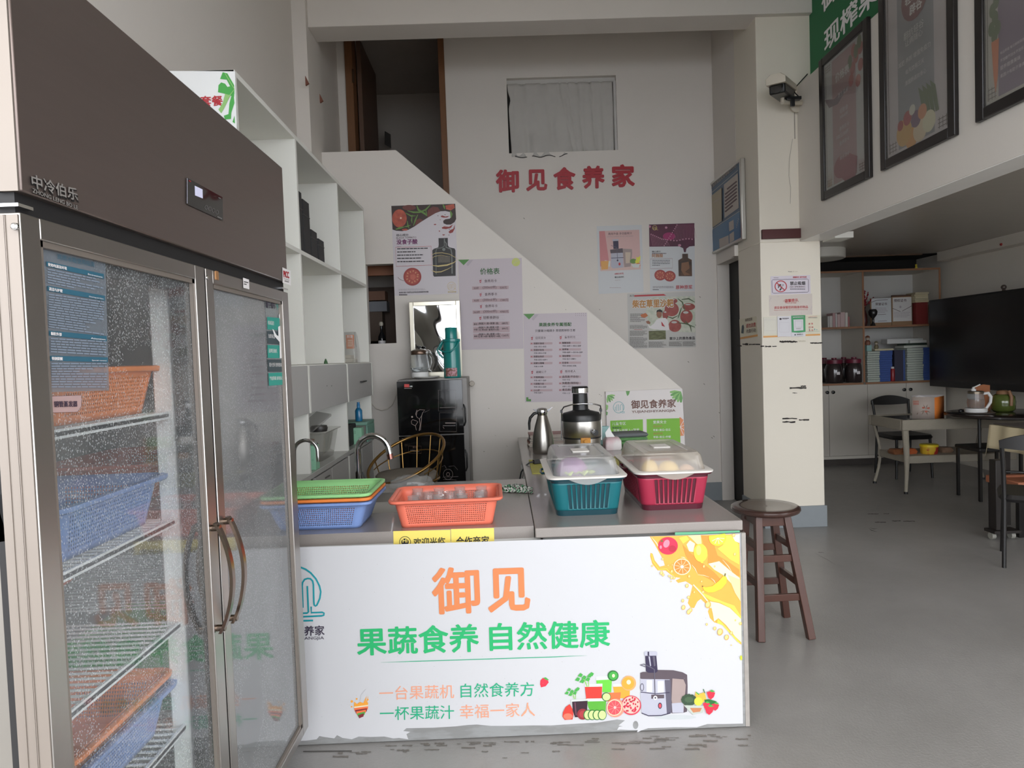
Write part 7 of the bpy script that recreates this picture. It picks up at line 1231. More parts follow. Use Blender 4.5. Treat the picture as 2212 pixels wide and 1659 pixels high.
def fprint(root, y0, y1, z0, z1, kind):
    mats = {1: ((176, 176, 172), (158, 128, 128)), 2: ((180, 172, 170), (132, 132, 134)), 3: ((168, 164, 152), (118, 104, 116))}[kind]
    bg = M('poster border %d' % kind, mats[0], 0.35); md = M('poster band %d' % kind, mats[1], 0.35, var=0.05, vs=3)
    cnt = [0]
    def box(u0, v0, u1, v1, m_, lay):   # u 0..1 from far (left in the photo) to near, v 0..1 from bottom
        cnt[0] += 1; x = xf_ - 0.010 - 0.0008*lay - 0.00002*cnt[0]; Y = lambda u: y1 + (y0 - y1)*u; Z = lambda v: z0 + (z1 - z0)*v
        b.m(m_).add([(x, Y(u0), Z(v0)), (x, Y(u1), Z(v0)), (x, Y(u1), Z(v1)), (x, Y(u0), Z(v1))], [(0, 1, 2, 3)])
    def pol(pts, m_, lay):
        cnt[0] += 1; x = xf_ - 0.010 - 0.0008*lay - 0.00002*cnt[0]; P0 = [Vector((x, y1 + (y0-y1)*u, z0 + (z1-z0)*v)) for u, v in pts]
        b.m(m_).add(P0, [list(t) for t in tessellate_polygon([P0])])
    def el(u, v, r, m_, lay, asp=1.0): k_ = (z1-z0)/(y1-y0); pol([(u + r*math.cos(a), v + r*asp*math.sin(a)/k_) for a in [2*PI*i/18 for i in range(18)]], m_, lay)
    b = MB(); b.flat = True
    b.m(bg).box((xf_ - 0.010, y0, z0), (xf_ - 0.002, y1, z1)); b.build('backing_print', root, smooth=0); b = MB(); b.flat = True
    box(0.2, 0.02, 0.78, 0.98, md, 1)
    LN = M('poster fine line', (96, 84, 78), 0.4)
    for (ua, va, ub, vb) in ((0.03, 0.02, 0.04, 0.98), (0.96, 0.02, 0.97, 0.98)): box(ua, va, ub, vb, LN, 2)
    for (cu_, cv) in ((0.1, 0.05), (0.9, 0.05), (0.1, 0.95)):
        for (a, c) in ((-0.05, 0), (0.0, 0.0), (0.05, 0)): box(cu_ + a - 0.004, cv - 0.03, cu_ + a + 0.004, cv + 0.03, LN, 2)
        for c in (-0.02, 0.0, 0.02): box(cu_ - 0.07, cv + c - 0.002, cu_ + 0.07, cv + c + 0.002, LN, 2)
    if kind == 1:
        pol([(0.0, 0.73), (0.25, 0.68), (0.62, 0.70), (0.35, 0.62), (0.12, 0.64)], M('poster mortar purple', (96, 70, 84), 0.4), 3); el(0.42, 0.13, 0.2, M('poster rose', (136, 62, 72), 0.4), 3, 0.7); pol([(0.3, 0.1), (0.6, 0.2), (0.8, 0.14), (0.75, 0.0), (0.5, 0.0)], M('poster rose', (136, 62, 72), 0.4), 3.3)
        for u, v in ((0.8, 0.86), (0.72, 0.8), (0.9, 0.78), (0.84, 0.68), (0.68, 0.72), (0.9, 0.9), (0.75, 0.92)): el(u, v, 0.06, M('poster berry', (156, 84, 78), 0.4), 3, 1.2)
        for u, v in ((0.88, 0.95), (0.8, 0.9), (0.66, 0.86)): el(u, v, 0.05, M('poster leaf', (92, 104, 72), 0.4), 3.4, 1.6)
        for u in (0.05, 0.08, 0.11, 0.14): pol([(u, 0.02), (u + 0.02, 0.02), (u + 0.03, 0.14)], M('poster root', (160, 130, 110), 0.4), 3)
        for v, tt in ((0.56, 1), (0.43, 1), (0.30, 1)): pass
    elif kind == 2:
        el(0.5, 0.80, 0.22, M('poster red disc', (110, 62, 62), 0.4, var=0.2, vs=20), 3)
        for u, v, r, c in ((0.3, 0.10, 0.13, (190, 150, 80)), (0.42, 0.05, 0.10, (196, 140, 70)), (0.56, 0.07, 0.11, (198, 180, 150)), (0.7, 0.09, 0.10, (196, 190, 160)), (0.5, 0.14, 0.08, (110, 84, 104)), (0.36, 0.17, 0.07, (156, 66, 66)), (0.24, 0.15, 0.05, (150, 56, 50)), (0.6, 0.16, 0.07, (190, 130, 90)), (0.44, 0.20, 0.05, (190, 186, 170))): el(u, v, r, M('poster fruit %d %d' % (u*100, v*100), c, 0.4), 3 + r, 1.0)
        for u in (0.62, 0.68, 0.74, 0.80): pol([(u, 0.12), (u + 0.05, 0.12), (u + 0.0, 0.26), (u - 0.08, 0.30)], M('poster leaf', (92, 104, 72), 0.4), 2.8)
    else:
        pol([(0.10, 0.28), (0.22, 0.28), (0.20, 0.12), (0.16, 0.04), (0.13, 0.12)], M('poster carrot', (186, 112, 72), 0.4), 3)
        for u, v in ((0.1, 0.34), (0.16, 0.38), (0.2, 0.33), (0.12, 0.42), (0.18, 0.45), (0.15, 0.30)): el(u, v, 0.05, M('poster leaf', (92, 104, 72), 0.4), 2.8, 1.6)
    b.build('poster_picture', root, smooth=0)
    b = MB().m(film('picture glass', (196, 194, 190), 0.13, 0.06, (0.97, 0.97, 0.97))); b.box((xf_ - 0.019, y0, z0), (xf_ - 0.0175, y1, z1)); b.build('glass', root, smooth=0)
    return (lambda u, v: (y1 + (y0-y1)*u, z0 + (z1-z0)*v))
def ftext(root, uv, items, mat, name='lettering', lift=0.014):
    b = MB(); b.flat = True; n = Vector((-1, 0, 0)); cc = 0
    for t_, u, v, wu, bold in items:
        vs, fs, x0, x1, y0_, y1_ = glyphs(t_, 0.0); a = uv(u, v); c = uv(u + wu, v); A = Vector((xf_ - lift, a[0], a[1])); U = Vector((0, c[0]-a[0], 0)); k_ = U.length/(x1-x0); U.normalize(); cc += 1
        for q in range(5 if bold else 1):
            dx, dy = (bold*math.cos(q*PI/2), bold*math.sin(q*PI/2)) if q else (0, 0)
            b.m(mat).add([A + U*(x - x0 + dx)*k_ + Vector((-0.00006*q - 0.00002*cc, 0, (y - y0_ + dy)*k_)) for x, y in vs], fs)
    b.build(name, root, smooth=0)
PTX = M('poster text pale', (196, 192, 186), 0.4)
r1 = fascia_frame('farthest framed poster, pinkish price list beside the column', 1781, 1887, 434, 0.98)
uv = fprint(*r1, 1); ftext(r1[0], uv, [('价格表', 0.30, 0.79, 0.34, 0.03), ('养生套餐', 0.36, 0.66, 0.25, 0), ('轻断食', 0.40, 0.53, 0.2, 0), ('300ml/杯', 0.40, 0.49, 0.2, 0), ('食养月卡', 0.38, 0.40, 0.24, 0), ('500元/30杯', 0.3, 0.35, 0.3, 0), ('食养季卡', 0.38, 0.29, 0.24, 0), ('食养年卡', 0.38, 0.18, 0.24, 0)], PTX)
r2 = fascia_frame('middle framed poster, grey with a round red emblem', 1911, 2073, 370, 1.12)
uv = fprint(*r2, 2); ftext(r2[0], uv, [('三天', 0.40, 0.85, 0.2, 0.03), ('轻断食', 0.35, 0.78, 0.3, 0.03), ('辟谷', 0.42, 0.71, 0.2, 0.03), ('翻抗轻谷', 0.32, 0.60, 0.32, 0), ('让病随心', 0.34, 0.56, 0.28, 0), ('减肥 养颜 增强免疫力', 0.22, 0.47, 0.52, 0), ('每天饮用三天', 0.34, 0.41, 0.3, 0), ('清理肠道对身心', 0.33, 0.35, 0.34, 0)], PTX)
r3 = fascia_frame('nearest framed poster, cut off at the top right, with a carrot', 2118, 2310, 266, 1.12)
uv = fprint(*r3, 3); ftext(r3[0], uv, [('本店承诺 每日新鲜采购现榨现喝', 0.24, 0.20, 0.5, 0), ('不加糖不加水不加任何添加剂', 0.24, 0.165, 0.5, 0), ('营养健康美味', 0.24, 0.13, 0.3, 0), ('果蔬汁有助于身体健康', 0.24, 0.095, 0.45, 0), ('断食', 0.5, 0.7, 0.2, 0.02)], PTX)
for k_ in range(1, 4):
    pass
BNG = M('banner green cloth', (30, 108, 66), 0.6, var=0.06, vs=4)
bx = 2.4475
so = None
p0 = at(1748, 150, 0, bx); bz0, bz1, by0, by1 = 3.40, 4.55, 2.2, at(1741, 75, 0, bx).y
b = MB().m(BNG); b.box((bx, by0, bz0), (bx + 0.002, by1, bz1)); bo = b.build('green_banner', None, 'green banner with white characters above the framed posters', 'banner', origin=(bx, (by0+by1)/2, bz0))
g = Print(0, bx, (-1, 0, 0), (1640, 0, 3.456))
g.text('现榨果蔬汁', (490, 395), (1240, -355), WHT, 2, 0.03, h=170).text('御见食养家', (470, 105), (1240, -760), WHT, 2, 0.03, h=170)
g.build('lettering', bo)
# security camera
cm = empty('security_camera', (2.46, 5.3, 3.42), 'white bullet security camera on the wall bracket', 'camera')
cyv = 5.18; CW = M('camera shell', (196, 188, 172), 0.4); h_a = at(1660, 195, 1, cyv - 0.12); 
bd = at(1690, 192, 1, cyv)
ax_ = Vector((-0.55, -0.80, -0.12)).normalized(); up_ = Vector((0, 0, 1)); rt = ax_.cross(up_).normalized(); u2 = rt.cross(ax_)
R3 = Matrix((rt, ax_, u2)).transposed().to_4x4()
b = MB().m(BLACKP); b.box((-0.045, -0.12, -0.05), (0.045, 0.14, 0.03)); b.xf(Matrix.Translation(bd) @ R3 @ Matrix.Scale(1.25, 4)); b.build('camera_body', cm, bevel=0.012)
b = MB().m(CW); b.prism([(-0.055, -0.13, 0.0), (0.055, -0.13, 0.0), (0.055, -0.13, 0.035), (0.03, -0.13, 0.055), (-0.03, -0.13, 0.055), (-0.055, -0.13, 0.035)], (0, 0.30, 0)); b.xf(Matrix.Translation(bd) @ R3 @ Matrix.Scale(1.25, 4)); b.build('sun_shield', cm, bevel=0.004)
b = MB().m(BLACKG); b.lathe([(0.034, 0.14), (0.034, 0.144), (0.012, 0.145)], (0, 0, -0.012), 24, axis='y'); 
b.v = [Vector((v.x, -v.y + 0.0, v.z)) for v in b.v]; b.xf(Matrix.Translation(bd) @ R3 @ Matrix.Scale(1.25, 4)); b.build('lens', cm, smooth=50)
br0 = at(1736, 216, 1, 5.25); br1 = at(1690, 220, 1, 5.2)
b = MB().m(CW); b.tube([(2.46, 5.36, br0.z), (2.30, 5.30, br0.z), br1], 0.018, 12); b.tube([br1, bd + Vector((0, 0, -0.04))], 0.014, 12); b.lathe([(0.05, 0), (0.05, 0.012), (0.03, 0.02)], (br0.x + 0.0, 5.398 - 0.02, br0.z), 20, axis='y'); b.build('bracket', cm, smooth=50)
b = MB().m(BLACKP); c_ = at(1712, 213, 1, 5.2); b.box((c_.x - 0.05, 5.18, c_.z - 0.012), (c_.x + 0.06, 5.22, c_.z + 0.012)); b.box((c_.x - 0.02, 5.18, c_.z - 0.06), (c_.x + 0.01, 5.2, c_.z)); b.build('junction', cm, bevel=0.003)
b = MB().m(BLACKP); b.tube([(c_.x + 0.05, 5.2, c_.z + 0.01), (c_.x + 0.04, 5.25, c_.z + 0.06), (c_.x + 0.07, 5.33, c_.z + 0.12), (c_.x + 0.2, 5.39, c_.z + 0.25)], 0.004, 6); b.build('wire', cm, smooth=60)
b = MB().m(M('wall cord grey', (150, 144, 134), 0.6)); q = at(1716, 240, 1, 5.396); b.tube([(q.x, 5.395, q.z + 0.05), (q.x, 5.395, at(1716, 300, 1, 5.396).z)], 0.003, 6); b.build('cord', cm)
# ------------------------------------------------------------------ wooden bar stool
WD = M('dark cherry wood', (72, 40, 29), 0.35, var=0.2, vs=5, stretch=(14, 14, 1.5), coat=0.3); WDS = M('seat cherry wood', (62, 40, 34), 0.2, var=0.12, vs=4, stretch=(2, 14, 1), coat=0.5)
sq = at(1653, 1091, 2, 0.625); sc_ = Vector((sq.x, sq.y, 0)); 
stl = empty('bar_stool', (sc_.x, sc_.y, 0), 'round dark cherry wood bar stool beside the counter', 'stool')
b = MB().m(WDS); b.lathe([(0.150, 0.592), (0.163, 0.598), (0.168, 0.608), (0.167, 0.618), (0.158, 0.624), (0.12, 0.623), (0.002, 0.620)], sc_, 48); b.build('seat', stl, smooth=50)
f_ = [at(1643, 1386, 2, 0), at(1752, 1380, 2, 0), at(1698, 1332, 2, 0)]
hw = 0.142; ang = math.atan2(f_[1].y - f_[0].y, f_[1].x - f_[0].x)
cc = (f_[0] + Vector((f_[2].x, f_[2].y, 0))) / 2
feet = [f_[0], f_[1], f_[2], f_[0] + f_[2] - f_[1]]; cc = sum(feet, Vector()) / 4
legs = []
for k, ft in enumerate(feet):
    d = (Vector((ft.x, ft.y, 0)) - Vector((cc.x, cc.y, 0))); tp_ = sc_ + d*0.56 + Vector((0, 0, 0.593)); bt_ = Vector((ft.x, ft.y, 0)); legs.append((bt_, tp_))
    b = MB().m(WD); b.bar(bt_, tp_, 0.036, 0.036, up=(math.cos(ang), math.sin(ang), 0)); b.build('leg', stl, bevel=0.003)
for zz_, prs in ((0.20, ((0, 1), (2, 3))), (0.26, ((1, 2), (3, 0))), (0.385, ((0, 1), (2, 3))), (0.44, ((1, 2), (3, 0))), (0.565, ((0, 1), (2, 3), (1, 2), (3, 0)))):
    for i, j in prs:
        A = legs[i][0].lerp(legs[i][1], zz_/0.593); B_ = legs[j][0].lerp(legs[j][1], zz_/0.593); b = MB().m(WD); b.bar(A, B_, 0.018 if zz_ < 0.5 else 0.02, 0.034 if zz_ < 0.5 else 0.05); b.build('stretcher' if zz_ < 0.5 else 'apron', stl, bevel=0.002)
# ------------------------------------------------------------------ right room
random.seed(21)
YC = 8.1; MEL = M('pale melamine', (206, 200, 190), 0.5, var=0.03); MELD = M('cabinet door melamine', (196, 190, 180), 0.5, var=0.03); EDG = M('brown edging', (150, 108, 78), 0.5, var=0.1); MBK = M('cabinet back white', (200, 198, 194), 0.6)
sc2 = empty('bookcase', (3.9, 8.3, 0), 'wide pale bookcase with brown edging and lower cupboards', 'cabinet')
XD = (2.62, 3.40, 4.245, 5.15)
for x in XD:
    b = MB().m(MEL); b.box((x - 0.011, YC + 0.003, 0.975), (x + 0.011, 8.62, 2.29)); b.m(EDG).box((x - 0.011, YC, 0.975), (x + 0.011, YC + 0.003, 2.29)); b.build('divider', sc2)
for z in (0.975, 1.636, 2.29):
    for k in range(3):
        b = MB().m(MEL); b.box((XD[k] + (0.0115 if z < 2.2 else -0.011), YC + 0.002, z - 0.022), (XD[k+1] - (0.0115 if z < 2.2 else -0.011), 8.62, z)); b.m(EDG).box((XD[k] + 0.0115, YC - 0.001, z - 0.022), (XD[k+1] - 0.0115, YC + 0.002, z)); b.build('shelf', sc2)
b = MB().m(MBK); b.box((XD[0], 8.62, 0.97), (XD[3], 8.63, 2.28)); b.build('back_board', sc2)
b = MB().m(MEL); b.box((2.62, YC + 0.02, 0.08), (5.22, 8.62, 0.952)); b.m(M('dark plinth', (66, 60, 56), 0.6)).box((2.62, YC + 0.03, 0), (5.22, 8.5, 0.08)); b.build('carcass', sc2)
b = MB().m(MEL); b.box((2.62, YC, 0.08), (5.22, YC + 0.018, 0.115)); b.build('base_rail', sc2)
dx = (2.90, 3.36, 3.82, 4.28, 4.74, 5.2)
for k in range(5):
    b = MB().m(MELD); b.box((dx[k] + 0.002, YC, 0.118), (dx[k+1] - 0.002, YC + 0.018, 0.95)); d_ = b.build('cupboard_door', sc2, bevel=0.001)
    kx = {0: dx[1] - 0.04, 1: dx[2] - 0.025, 2: dx[2] + 0.045, 3: dx[4] - 0.035, 4: dx[4] + 0.04}[k]; b = MB().m(BLACKP); b.lathe([(0.008, 0), (0.008, 0.012), (0.019, 0.016), (0.019, 0.026), (0.01, 0.032)], (kx, YC, 0.875), 16, axis='y'); b.build('knob', d_)
def bx_(nm, lb, cat, grp, a, c, mat, bev=0.002):
    b = MB().m(mat); b.box(a, c); return b.build(nm, None, lb, cat, grp, bevel=bev)
def X(px, y=8.15, py=700): return at(px, py, 1, y).x
def Z(py, y=8.15, px=1930): return at(px, py, 1, y).z
# pale boxes in the left bay
pal = [M('pale box %d' % k, c, 0.6) for k, c in enumerate(((190, 186, 182), (200, 196, 190), (186, 150, 150), (206, 202, 198), (196, 170, 168), (198, 174, 172), (204, 200, 192), (170, 110, 110)))]
lbs = ('short grey', 'white', 'dusty pink', 'off-white', 'tall pale rose', 'tall rose', 'pale', 'thin maroon')
xx = 1789
for k, (w_, h_) in enumerate(((4, 24), (7, 25), (6, 31), (4, 30), (7, 28), (10, 32), (6, 31), (4, 22))):
    bx_('book', '%s book number-free spine standing in the left bay' % lbs[k] if False else '%s book in the left bay of the bookcase' % lbs[k], 'book', 'books in the left bay', (X(xx), YC + 0.06, 1.6365), (X(xx + w_ - 0.5), YC + 0.22, 1.6365 + h_*8.15/1500), pal[k]); xx += w_
# large jars with maroon lids
JG = M('dark ferment jar', (50, 42, 42), 0.12, var=0.2, vs=8, coat=0.6); JL = M('maroon jar lid', (110, 30, 52), 0.4)
jr = None
for k, (px, yy, lb) in enumerate(((1800, 8.225, 'large dark jar with maroon lid, left of the front pair'), (1843, 8.225, 'large dark jar with maroon lid, right of the front pair'), (1779, 8.455, 'large dark jar with maroon lid at the back left'), (1821, 8.46, 'large dark jar with maroon lid behind the front pair'))):
    if jr is None:
        jr = empty('lidded_jar', (0, 0, 0), lb, 'jar', 'large jars in the bookcase', 0, True)
        b = MB().m(JG); b.lathe([(0.095, 0), (0.105, 0.01), (0.108, 0.13), (0.10, 0.18), (0.085, 0.205)], n=28); b.build('jar_body', jr, smooth=50)
        b = MB().m(JL); b.lathe([(0.092, 0.206), (0.094, 0.245), (0.07, 0.25), (0.03, 0.252), (0.03, 0.268)], n=28); b.build('jar_lid', jr, smooth=40); o = jr
        b = MB().m(PAPER); b.box((-0.02, -0.1095, 0.09), (0.02, -0.1075, 0.12)); b.build('label', jr)
    else: o = copy_tree(jr); o['label'] = lb
    o.scale = (0.97, 0.97, 1.12)
    o.location = (X(px, yy), yy, 0.9755 if yy < 8.3 else 0.9755)
# vase with red berry twigs
vx = X(1876); vz = 1.6365
va = empty('berry_vase', (vx, 8.24, vz), 'tall maroon vase holding twigs with red berries', 'vase')
b = MB().m(M('maroon vase glaze', (74, 30, 30), 0.3)); b.lathe([(0.03, 0), (0.045, 0.05), (0.04, 0.13), (0.02, 0.2), (0.026, 0.23)], (vx - 0.01, 8.24, vz), 20); b.build('vase_body', va, smooth=50)
tw = M('dark twig', (84, 40, 34), 0.7); be = M('red berry', (150, 30, 44), 0.4)
for k in range(7):
    dx_, h_ = random.uniform(-0.02, 0.11), random.uniform(0.3, 0.47); P0 = [Vector((vx - 0.01, 8.24, vz + 0.2)), Vector((vx - 0.01 + dx_*0.5, 8.22, vz + 0.2 + (h_-0.2)*0.6)), Vector((vx - 0.01 + dx_, 8.21, vz + h_))]
    b = MB().m(tw); b.tube(P0, [0.003, 0.0025, 0.0015], 5); b.m(be)
    for q in range(7): t_ = 0.35 + 0.65*q/6; p_ = P0[0].lerp(P0[1], min(1, t_*2)) if t_ < 0.5 else P0[1].lerp(P0[2], (t_-0.5)*2); b.ball(p_ + Vector((random.uniform(-0.01, 0.01), -0.004, random.uniform(-0.01, 0.01))), 0.0075, 8)
    tag(b.build('berry_twig', va), kind='stuff')
b = MB().m(M('black glazed pot', (36, 34, 34), 0.25)); gx_ = X(1886); b.lathe([(0.03, 0), (0.014, 0.04), (0.014, 0.09), (0.045, 0.13), (0.05, 0.17), (0.035, 0.195)], (gx_, 8.15, vz), 20); b.build('dark_goblet', None, 'small dark goblet vase in front of the first certificate', 'vase', smooth=50)
# certificates
for k, (x0, x1, y0_, y1_, lb, ttl, bgc) in enumerate(((1881, 1926, 643, 700, 'left certificate frame with pale blue sheet', '荣誉证书', (206, 210, 212)), (1927, 1970, 641, 697, 'right certificate frame leaning on a brown stand', '授权证书', (210, 208, 206)))):
    yy = YC + 0.13; a = (X(x0, yy), Z(y1_, yy)); c = (X(x1, yy), Z(y0_, yy)); zb_ = 1.637
    ro = empty('certificate_frame', ((a[0]+c[0])/2, yy, zb_), lb, 'certificate', 'certificates on the bookcase')
    b = MB().m(M('pale wood frame', (150, 120, 90), 0.5)); b.box((a[0], yy, zb_), (c[0], yy + 0.015, c[1])); b.build('frame', ro)
    if k: b = MB().m(M('dark brown stand', (84, 56, 42), 0.5)); b.box((a[0] + 0.02, yy + 0.016, zb_), (c[0] + 0.02, yy + 0.05, c[1] + 0.02)); b.build('stand', ro)
    g = Print(1, yy, (0, -1, 0)); cm_ = M('certificate %d' % k, bgc, 0.5); inset = 1.2
    g.poly([(x0 + inset, y0_ + 2), (x1 - inset, y0_ + 0.4), (x1 - inset + 1, y1_ - 4), (x0 + inset + 1, y1_ - 2.5)], cm_, 0.6)
    g.text(ttl, (x0 + 10 if not k else x0 + 4, y0_ + 17 if not k else y0_ + 11.5), (x1 - 10 if not k else x1 - 12, y0_ + 16.4 if not k else y0_ + 10.9), TX1, 1.5, 0.02)
    if not k: g.line([(x0 + 1, y0_ + 10), (x0 + 12, y0_ + 6), (x1 - 8, y0_ + 4)], 1, TX1, 1.2).greek(x0 + 10, y0_ + 22, x1 - 8, y0_ + 34, 4, GYT, 1.2, 0.4).line([(x0 + 15, y0_ + 37), (x1 - 12, y0_ + 36)], 0.8, TX1, 1.2).line([(x0 + 15, y0_ + 51), (x1 - 10, y0_ + 50)], 0.8, TX1, 1.2)
    else: g.line([(x0 + 1, y0_ + 25), (x0 + 18, y0_ + 32)], 1, TX1, 1.2).line([(x0 + 22, y0_ + 31), (x1 - 1, y0_ + 20)], 1, TX1, 1.2).greek(x0 + 4, y0_ + 33, x1 - 5, y0_ + 46, 4, GYT, 1.2, 0.35).ell(x0 + 18, y0_ + 22, 2.4, 2.6, GYT, 1.2, 10)
    g.build('certificate_print', ro)
# books right of the certificates
bk = [M('book %d' % k, c, 0.6) for k, c in enumerate(((196, 184, 150), (186, 176, 146), (204, 194, 162), (150, 60, 56), (128, 42, 40), (64, 84, 136), (52, 74, 130), (54, 52, 70), (176, 184, 170), (190, 194, 184)))]
bx_('book', 'thick red book standing at the right of the certificates', 'book', 'books on the upper shelf', (X(1983), 8.18, 1.6365), (X(2008), 8.36, Z(655)), bk[4])
for k in range(6):
    z0_ = 1.6365 + 0.033*k; b = MB().m(bk[3] if k % 3 == 1 else bk[2]); b.box((X(1971), 8.26, z0_), (X(1982), 8.42, z0_ + 0.032)); b.build('book', None, 'small paperback between certificate and red book, %s' % ('lowest', 'second from below', 'third from below', 'third from the top', 'second from the top', 'topmost')[k], 'book', 'small paperbacks on the upper shelf', bevel=0.001)
zt2 = Z(655) + 0.001
for k in range(5):
    b = MB().m(bk[k % 3]); b.box((X(1979) + random.uniform(-0.004, 0.008), 8.17, zt2 + 0.024*k), (X(2009) + random.uniform(-0.008, 0.008), 8.36, zt2 + 0.024*k + 0.0225)); b.build('book', None, 'cream paperback lying on the red book, %s' % ('lowest', 'second from below', 'middle one', 'second from the top', 'topmost')[k], 'book', 'cream paperbacks lying on the red book', bevel=0.001)
# two piles of file boxes with pale spines, blue covers
zb0 = 0.9755; SPN = M('pale file spine', (176, 184, 174), 0.6, var=0.12, vs=30); BLC = M('blue file cover', (58, 84, 150), 0.5, var=0.1, vs=12)
ords = ['lowest', 'second from below', 'third from below', 'fourth from below', 'fifth from below', 'sixth from below', 'seventh from below', 'seventh from the top', 'sixth from the top', 'fifth from the top', 'fourth from the top', 'third from the top', 'second from the top', 'topmost']
for nm, x0, x1, x2, zt_, pile in (('left', 1871.5, 1898, 1925, 757, 'left'), ('right', 1957, 1992, 2012, 753, 'right')):
    n = 14; dz = (Z(zt_) - zb0) / n
    for k in range(n):
        j_ = random.uniform(-0.006, 0.006); z_ = zb0 + k*dz
        ro = empty('file_folder', (X(x1) + j_, 8.3, z_), 'blue folder with pale spine in the %s pile of the bookcase, %s' % (pile, ords[k]), 'folder', '%s pile of folders in the bookcase' % pile)
        b = MB().m(SPN); b.box((X(x0) + j_, 8.14, z_ + 0.0005), (X(x1) + j_, 8.36, z_ + dz - 0.003)); b.build('spine', ro)
        b = MB().m(BLC); b.box((X(x1) + j_ + 0.0003, 8.135, z_ + 0.0005), (X(x2) + j_, 8.36, z_ + dz - 0.001)); b.build('cover', ro)
bx_('upright_folder', 'navy upright folder between the two folder piles', 'folder', None, (X(1931), 8.15, zb0), (X(1950), 8.35, Z(757)), bk[7]); bx_('upright_folder', 'thin blue upright folder right of the navy one', 'folder', None, (X(1951), 8.16, zb0), (X(1955.5), 8.35, Z(757)), bk[5])
rb = empty('red_bottle', (X(1927), 8.12, zb0), 'small red bottle with white cap in front of the folders', 'bottle'); b = MB().m(M('red bottle', (140, 34, 38), 0.3)); b.lathe([(0.022, 0), (0.024, 0.005), (0.024, 0.14), (0.018, 0.15)], (X(1927, 8.125), 8.127, zb0), 16); b.build('bottle_body', rb, smooth=50); b = MB().m(PAPER); b.lathe([(0.017, 0.151), (0.017, 0.172)], (X(1927, 8.125), 8.127, zb0), 14); b.build('bottle_cap', rb)
zp = Z(757) + 0.002
bx_('flat_book', 'cream flat book on the left folder pile', 'book', None, (X(1889), 8.15, zp), (X(1930), 8.34, zp + 0.022), bk[2]); bx_('flat_book', 'white-green flat book on the right folder pile', 'book', None, (X(1952), 8.15, Z(753) + 0.002), (X(2003), 8.34, Z(753) + 0.03), bk[9]); bx_('flat_book', 'dark green flat book above the white-green one', 'book', None, (X(1957), 8.16, Z(753) + 0.031), (X(2003), 8.34, Z(753) + 0.056), M('dark green book', (44, 58, 48), 0.5))
bx_('white_box', 'long white box lying on the books in the bookcase', 'box', None, (X(1918), 8.17, Z(753) + 0.0575), (X(1996), 8.3, Z(753) + 0.0575 + 0.055), M('long white box', (196, 196, 194), 0.5)); bx_('white_box', 'smaller white box on top of the dark green book', 'box', None, (X(1963), 8.13, Z(753) + 0.0575), (X(1999), 8.165, Z(753) + 0.09), M('small white box', (204, 204, 200), 0.5))
bx_('cyan_box', 'small pale cyan box on the left folder pile', 'box', None, (X(1872), 8.15, zp), (X(1882.5), 8.22, zp + 0.07), M('pale cyan box', (150, 186, 180), 0.5))
def figurine(lb, x, y, z, s_, c1, c2):
    ro = empty('figurine', (x, y, z), lb, 'figurine'); b = MB().m(M(lb[:18] + ' body', c1, 0.5)); b.lathe([(0.022*s_, 0), (0.03*s_, 0.015*s_), (0.026*s_, 0.045*s_), (0.012*s_, 0.06*s_)], (x, y, z), 16); b.build('figure_body', ro, smooth=60)
    b = MB().m(M(lb[:18] + ' head', c2, 0.5)); b.ball((x, y, z + 0.075*s_), 0.024*s_, 14); b.build('figure_head', ro, smooth=60); b = MB().m(M(lb[:18] + ' hat', c1, 0.5)); b.lathe([(0.026*s_, 0.085*s_), (0.02*s_, 0.1*s_), (0.004*s_, 0.11*s_)], (x, y, z), 14); b.build('hat', ro, smooth=60)
figurine('small brown and cream figurine on the cyan box', X(1877), 8.185, zp + 0.0705, 1.05, (130, 84, 66), (180, 170, 156)); figurine('small grey figurine on the left flat book', X(1897), 8.2, zp + 0.0225, 0.85, (120, 110, 84), (180, 166, 150))
figurine('tiny yellow figurine on top of the bookcase', X(1980, 8.15, 570), 8.16, 2.2905, 0.5, (214, 196, 60), (214, 196, 60))
# round ceiling lamp
lx = 3.52; lp = empty('ceiling_lamp', (lx, 7.62, 2.36), 'round white ceiling lamp beside the column', 'lamp')
b = MB().m(M('lamp housing white', (214, 212, 204), 0.4)); b.lathe([(0.245, 2.365), (0.26, 2.375), (0.26, 2.47)], (lx, 7.62, 0), 48, cap0=False); b.build('housing', lp, smooth=50); b = MB().m(M('lamp diffuser', (206, 204, 196), 0.5)); b.lathe([(0.24, 2.363), (0.12, 2.360), (0.002, 2.359)], (lx, 7.62, 0), 40, cap0=False); b.build('diffuser', lp, smooth=60)
# TV panel
ty1 = at(2007, 740, 0, 4.85).y; zt_ = at(2007, 649, 0, 4.85).z; zb_ = at(2010, 834, 0, 4.85).z
tv = empty('wall_screen', (4.87, 7.0, zb_), 'large black flat screen on the right wall', 'screen')
b = MB().m(M('screen bezel', (22, 21, 22), 0.35)); b.box((4.85, ty1 - 1.95, zb_), (4.91, ty1, zt_)); b.build('bezel', tv, bevel=0.004)
b = MB().m(M('dark screen', (28, 26, 27), 0.25)); b.box((4.8485, ty1 - 1.93, zb_ + 0.07), (4.8495, ty1 - 0.02, zt_ - 0.02)); b.build('screen', tv); b = MB().m(BLACKP); b.box((4.912, ty1 - 1.4, zb_ + 0.3), (5.268, ty1 - 0.6, zb_ + 0.7)); b.build('wall_bracket', tv)
b = MB().m(M('brown webcam', (74, 62, 56), 0.4)); q = at(2166, 618, 0, 4.87); b.ball((4.88, q.y, zt_ + 0.035), 0.025, 14); b.box((4.87, q.y - 0.01, zt_), (4.89, q.y + 0.01, zt_ + 0.015)); b.build('webcam', tv, smooth=50)
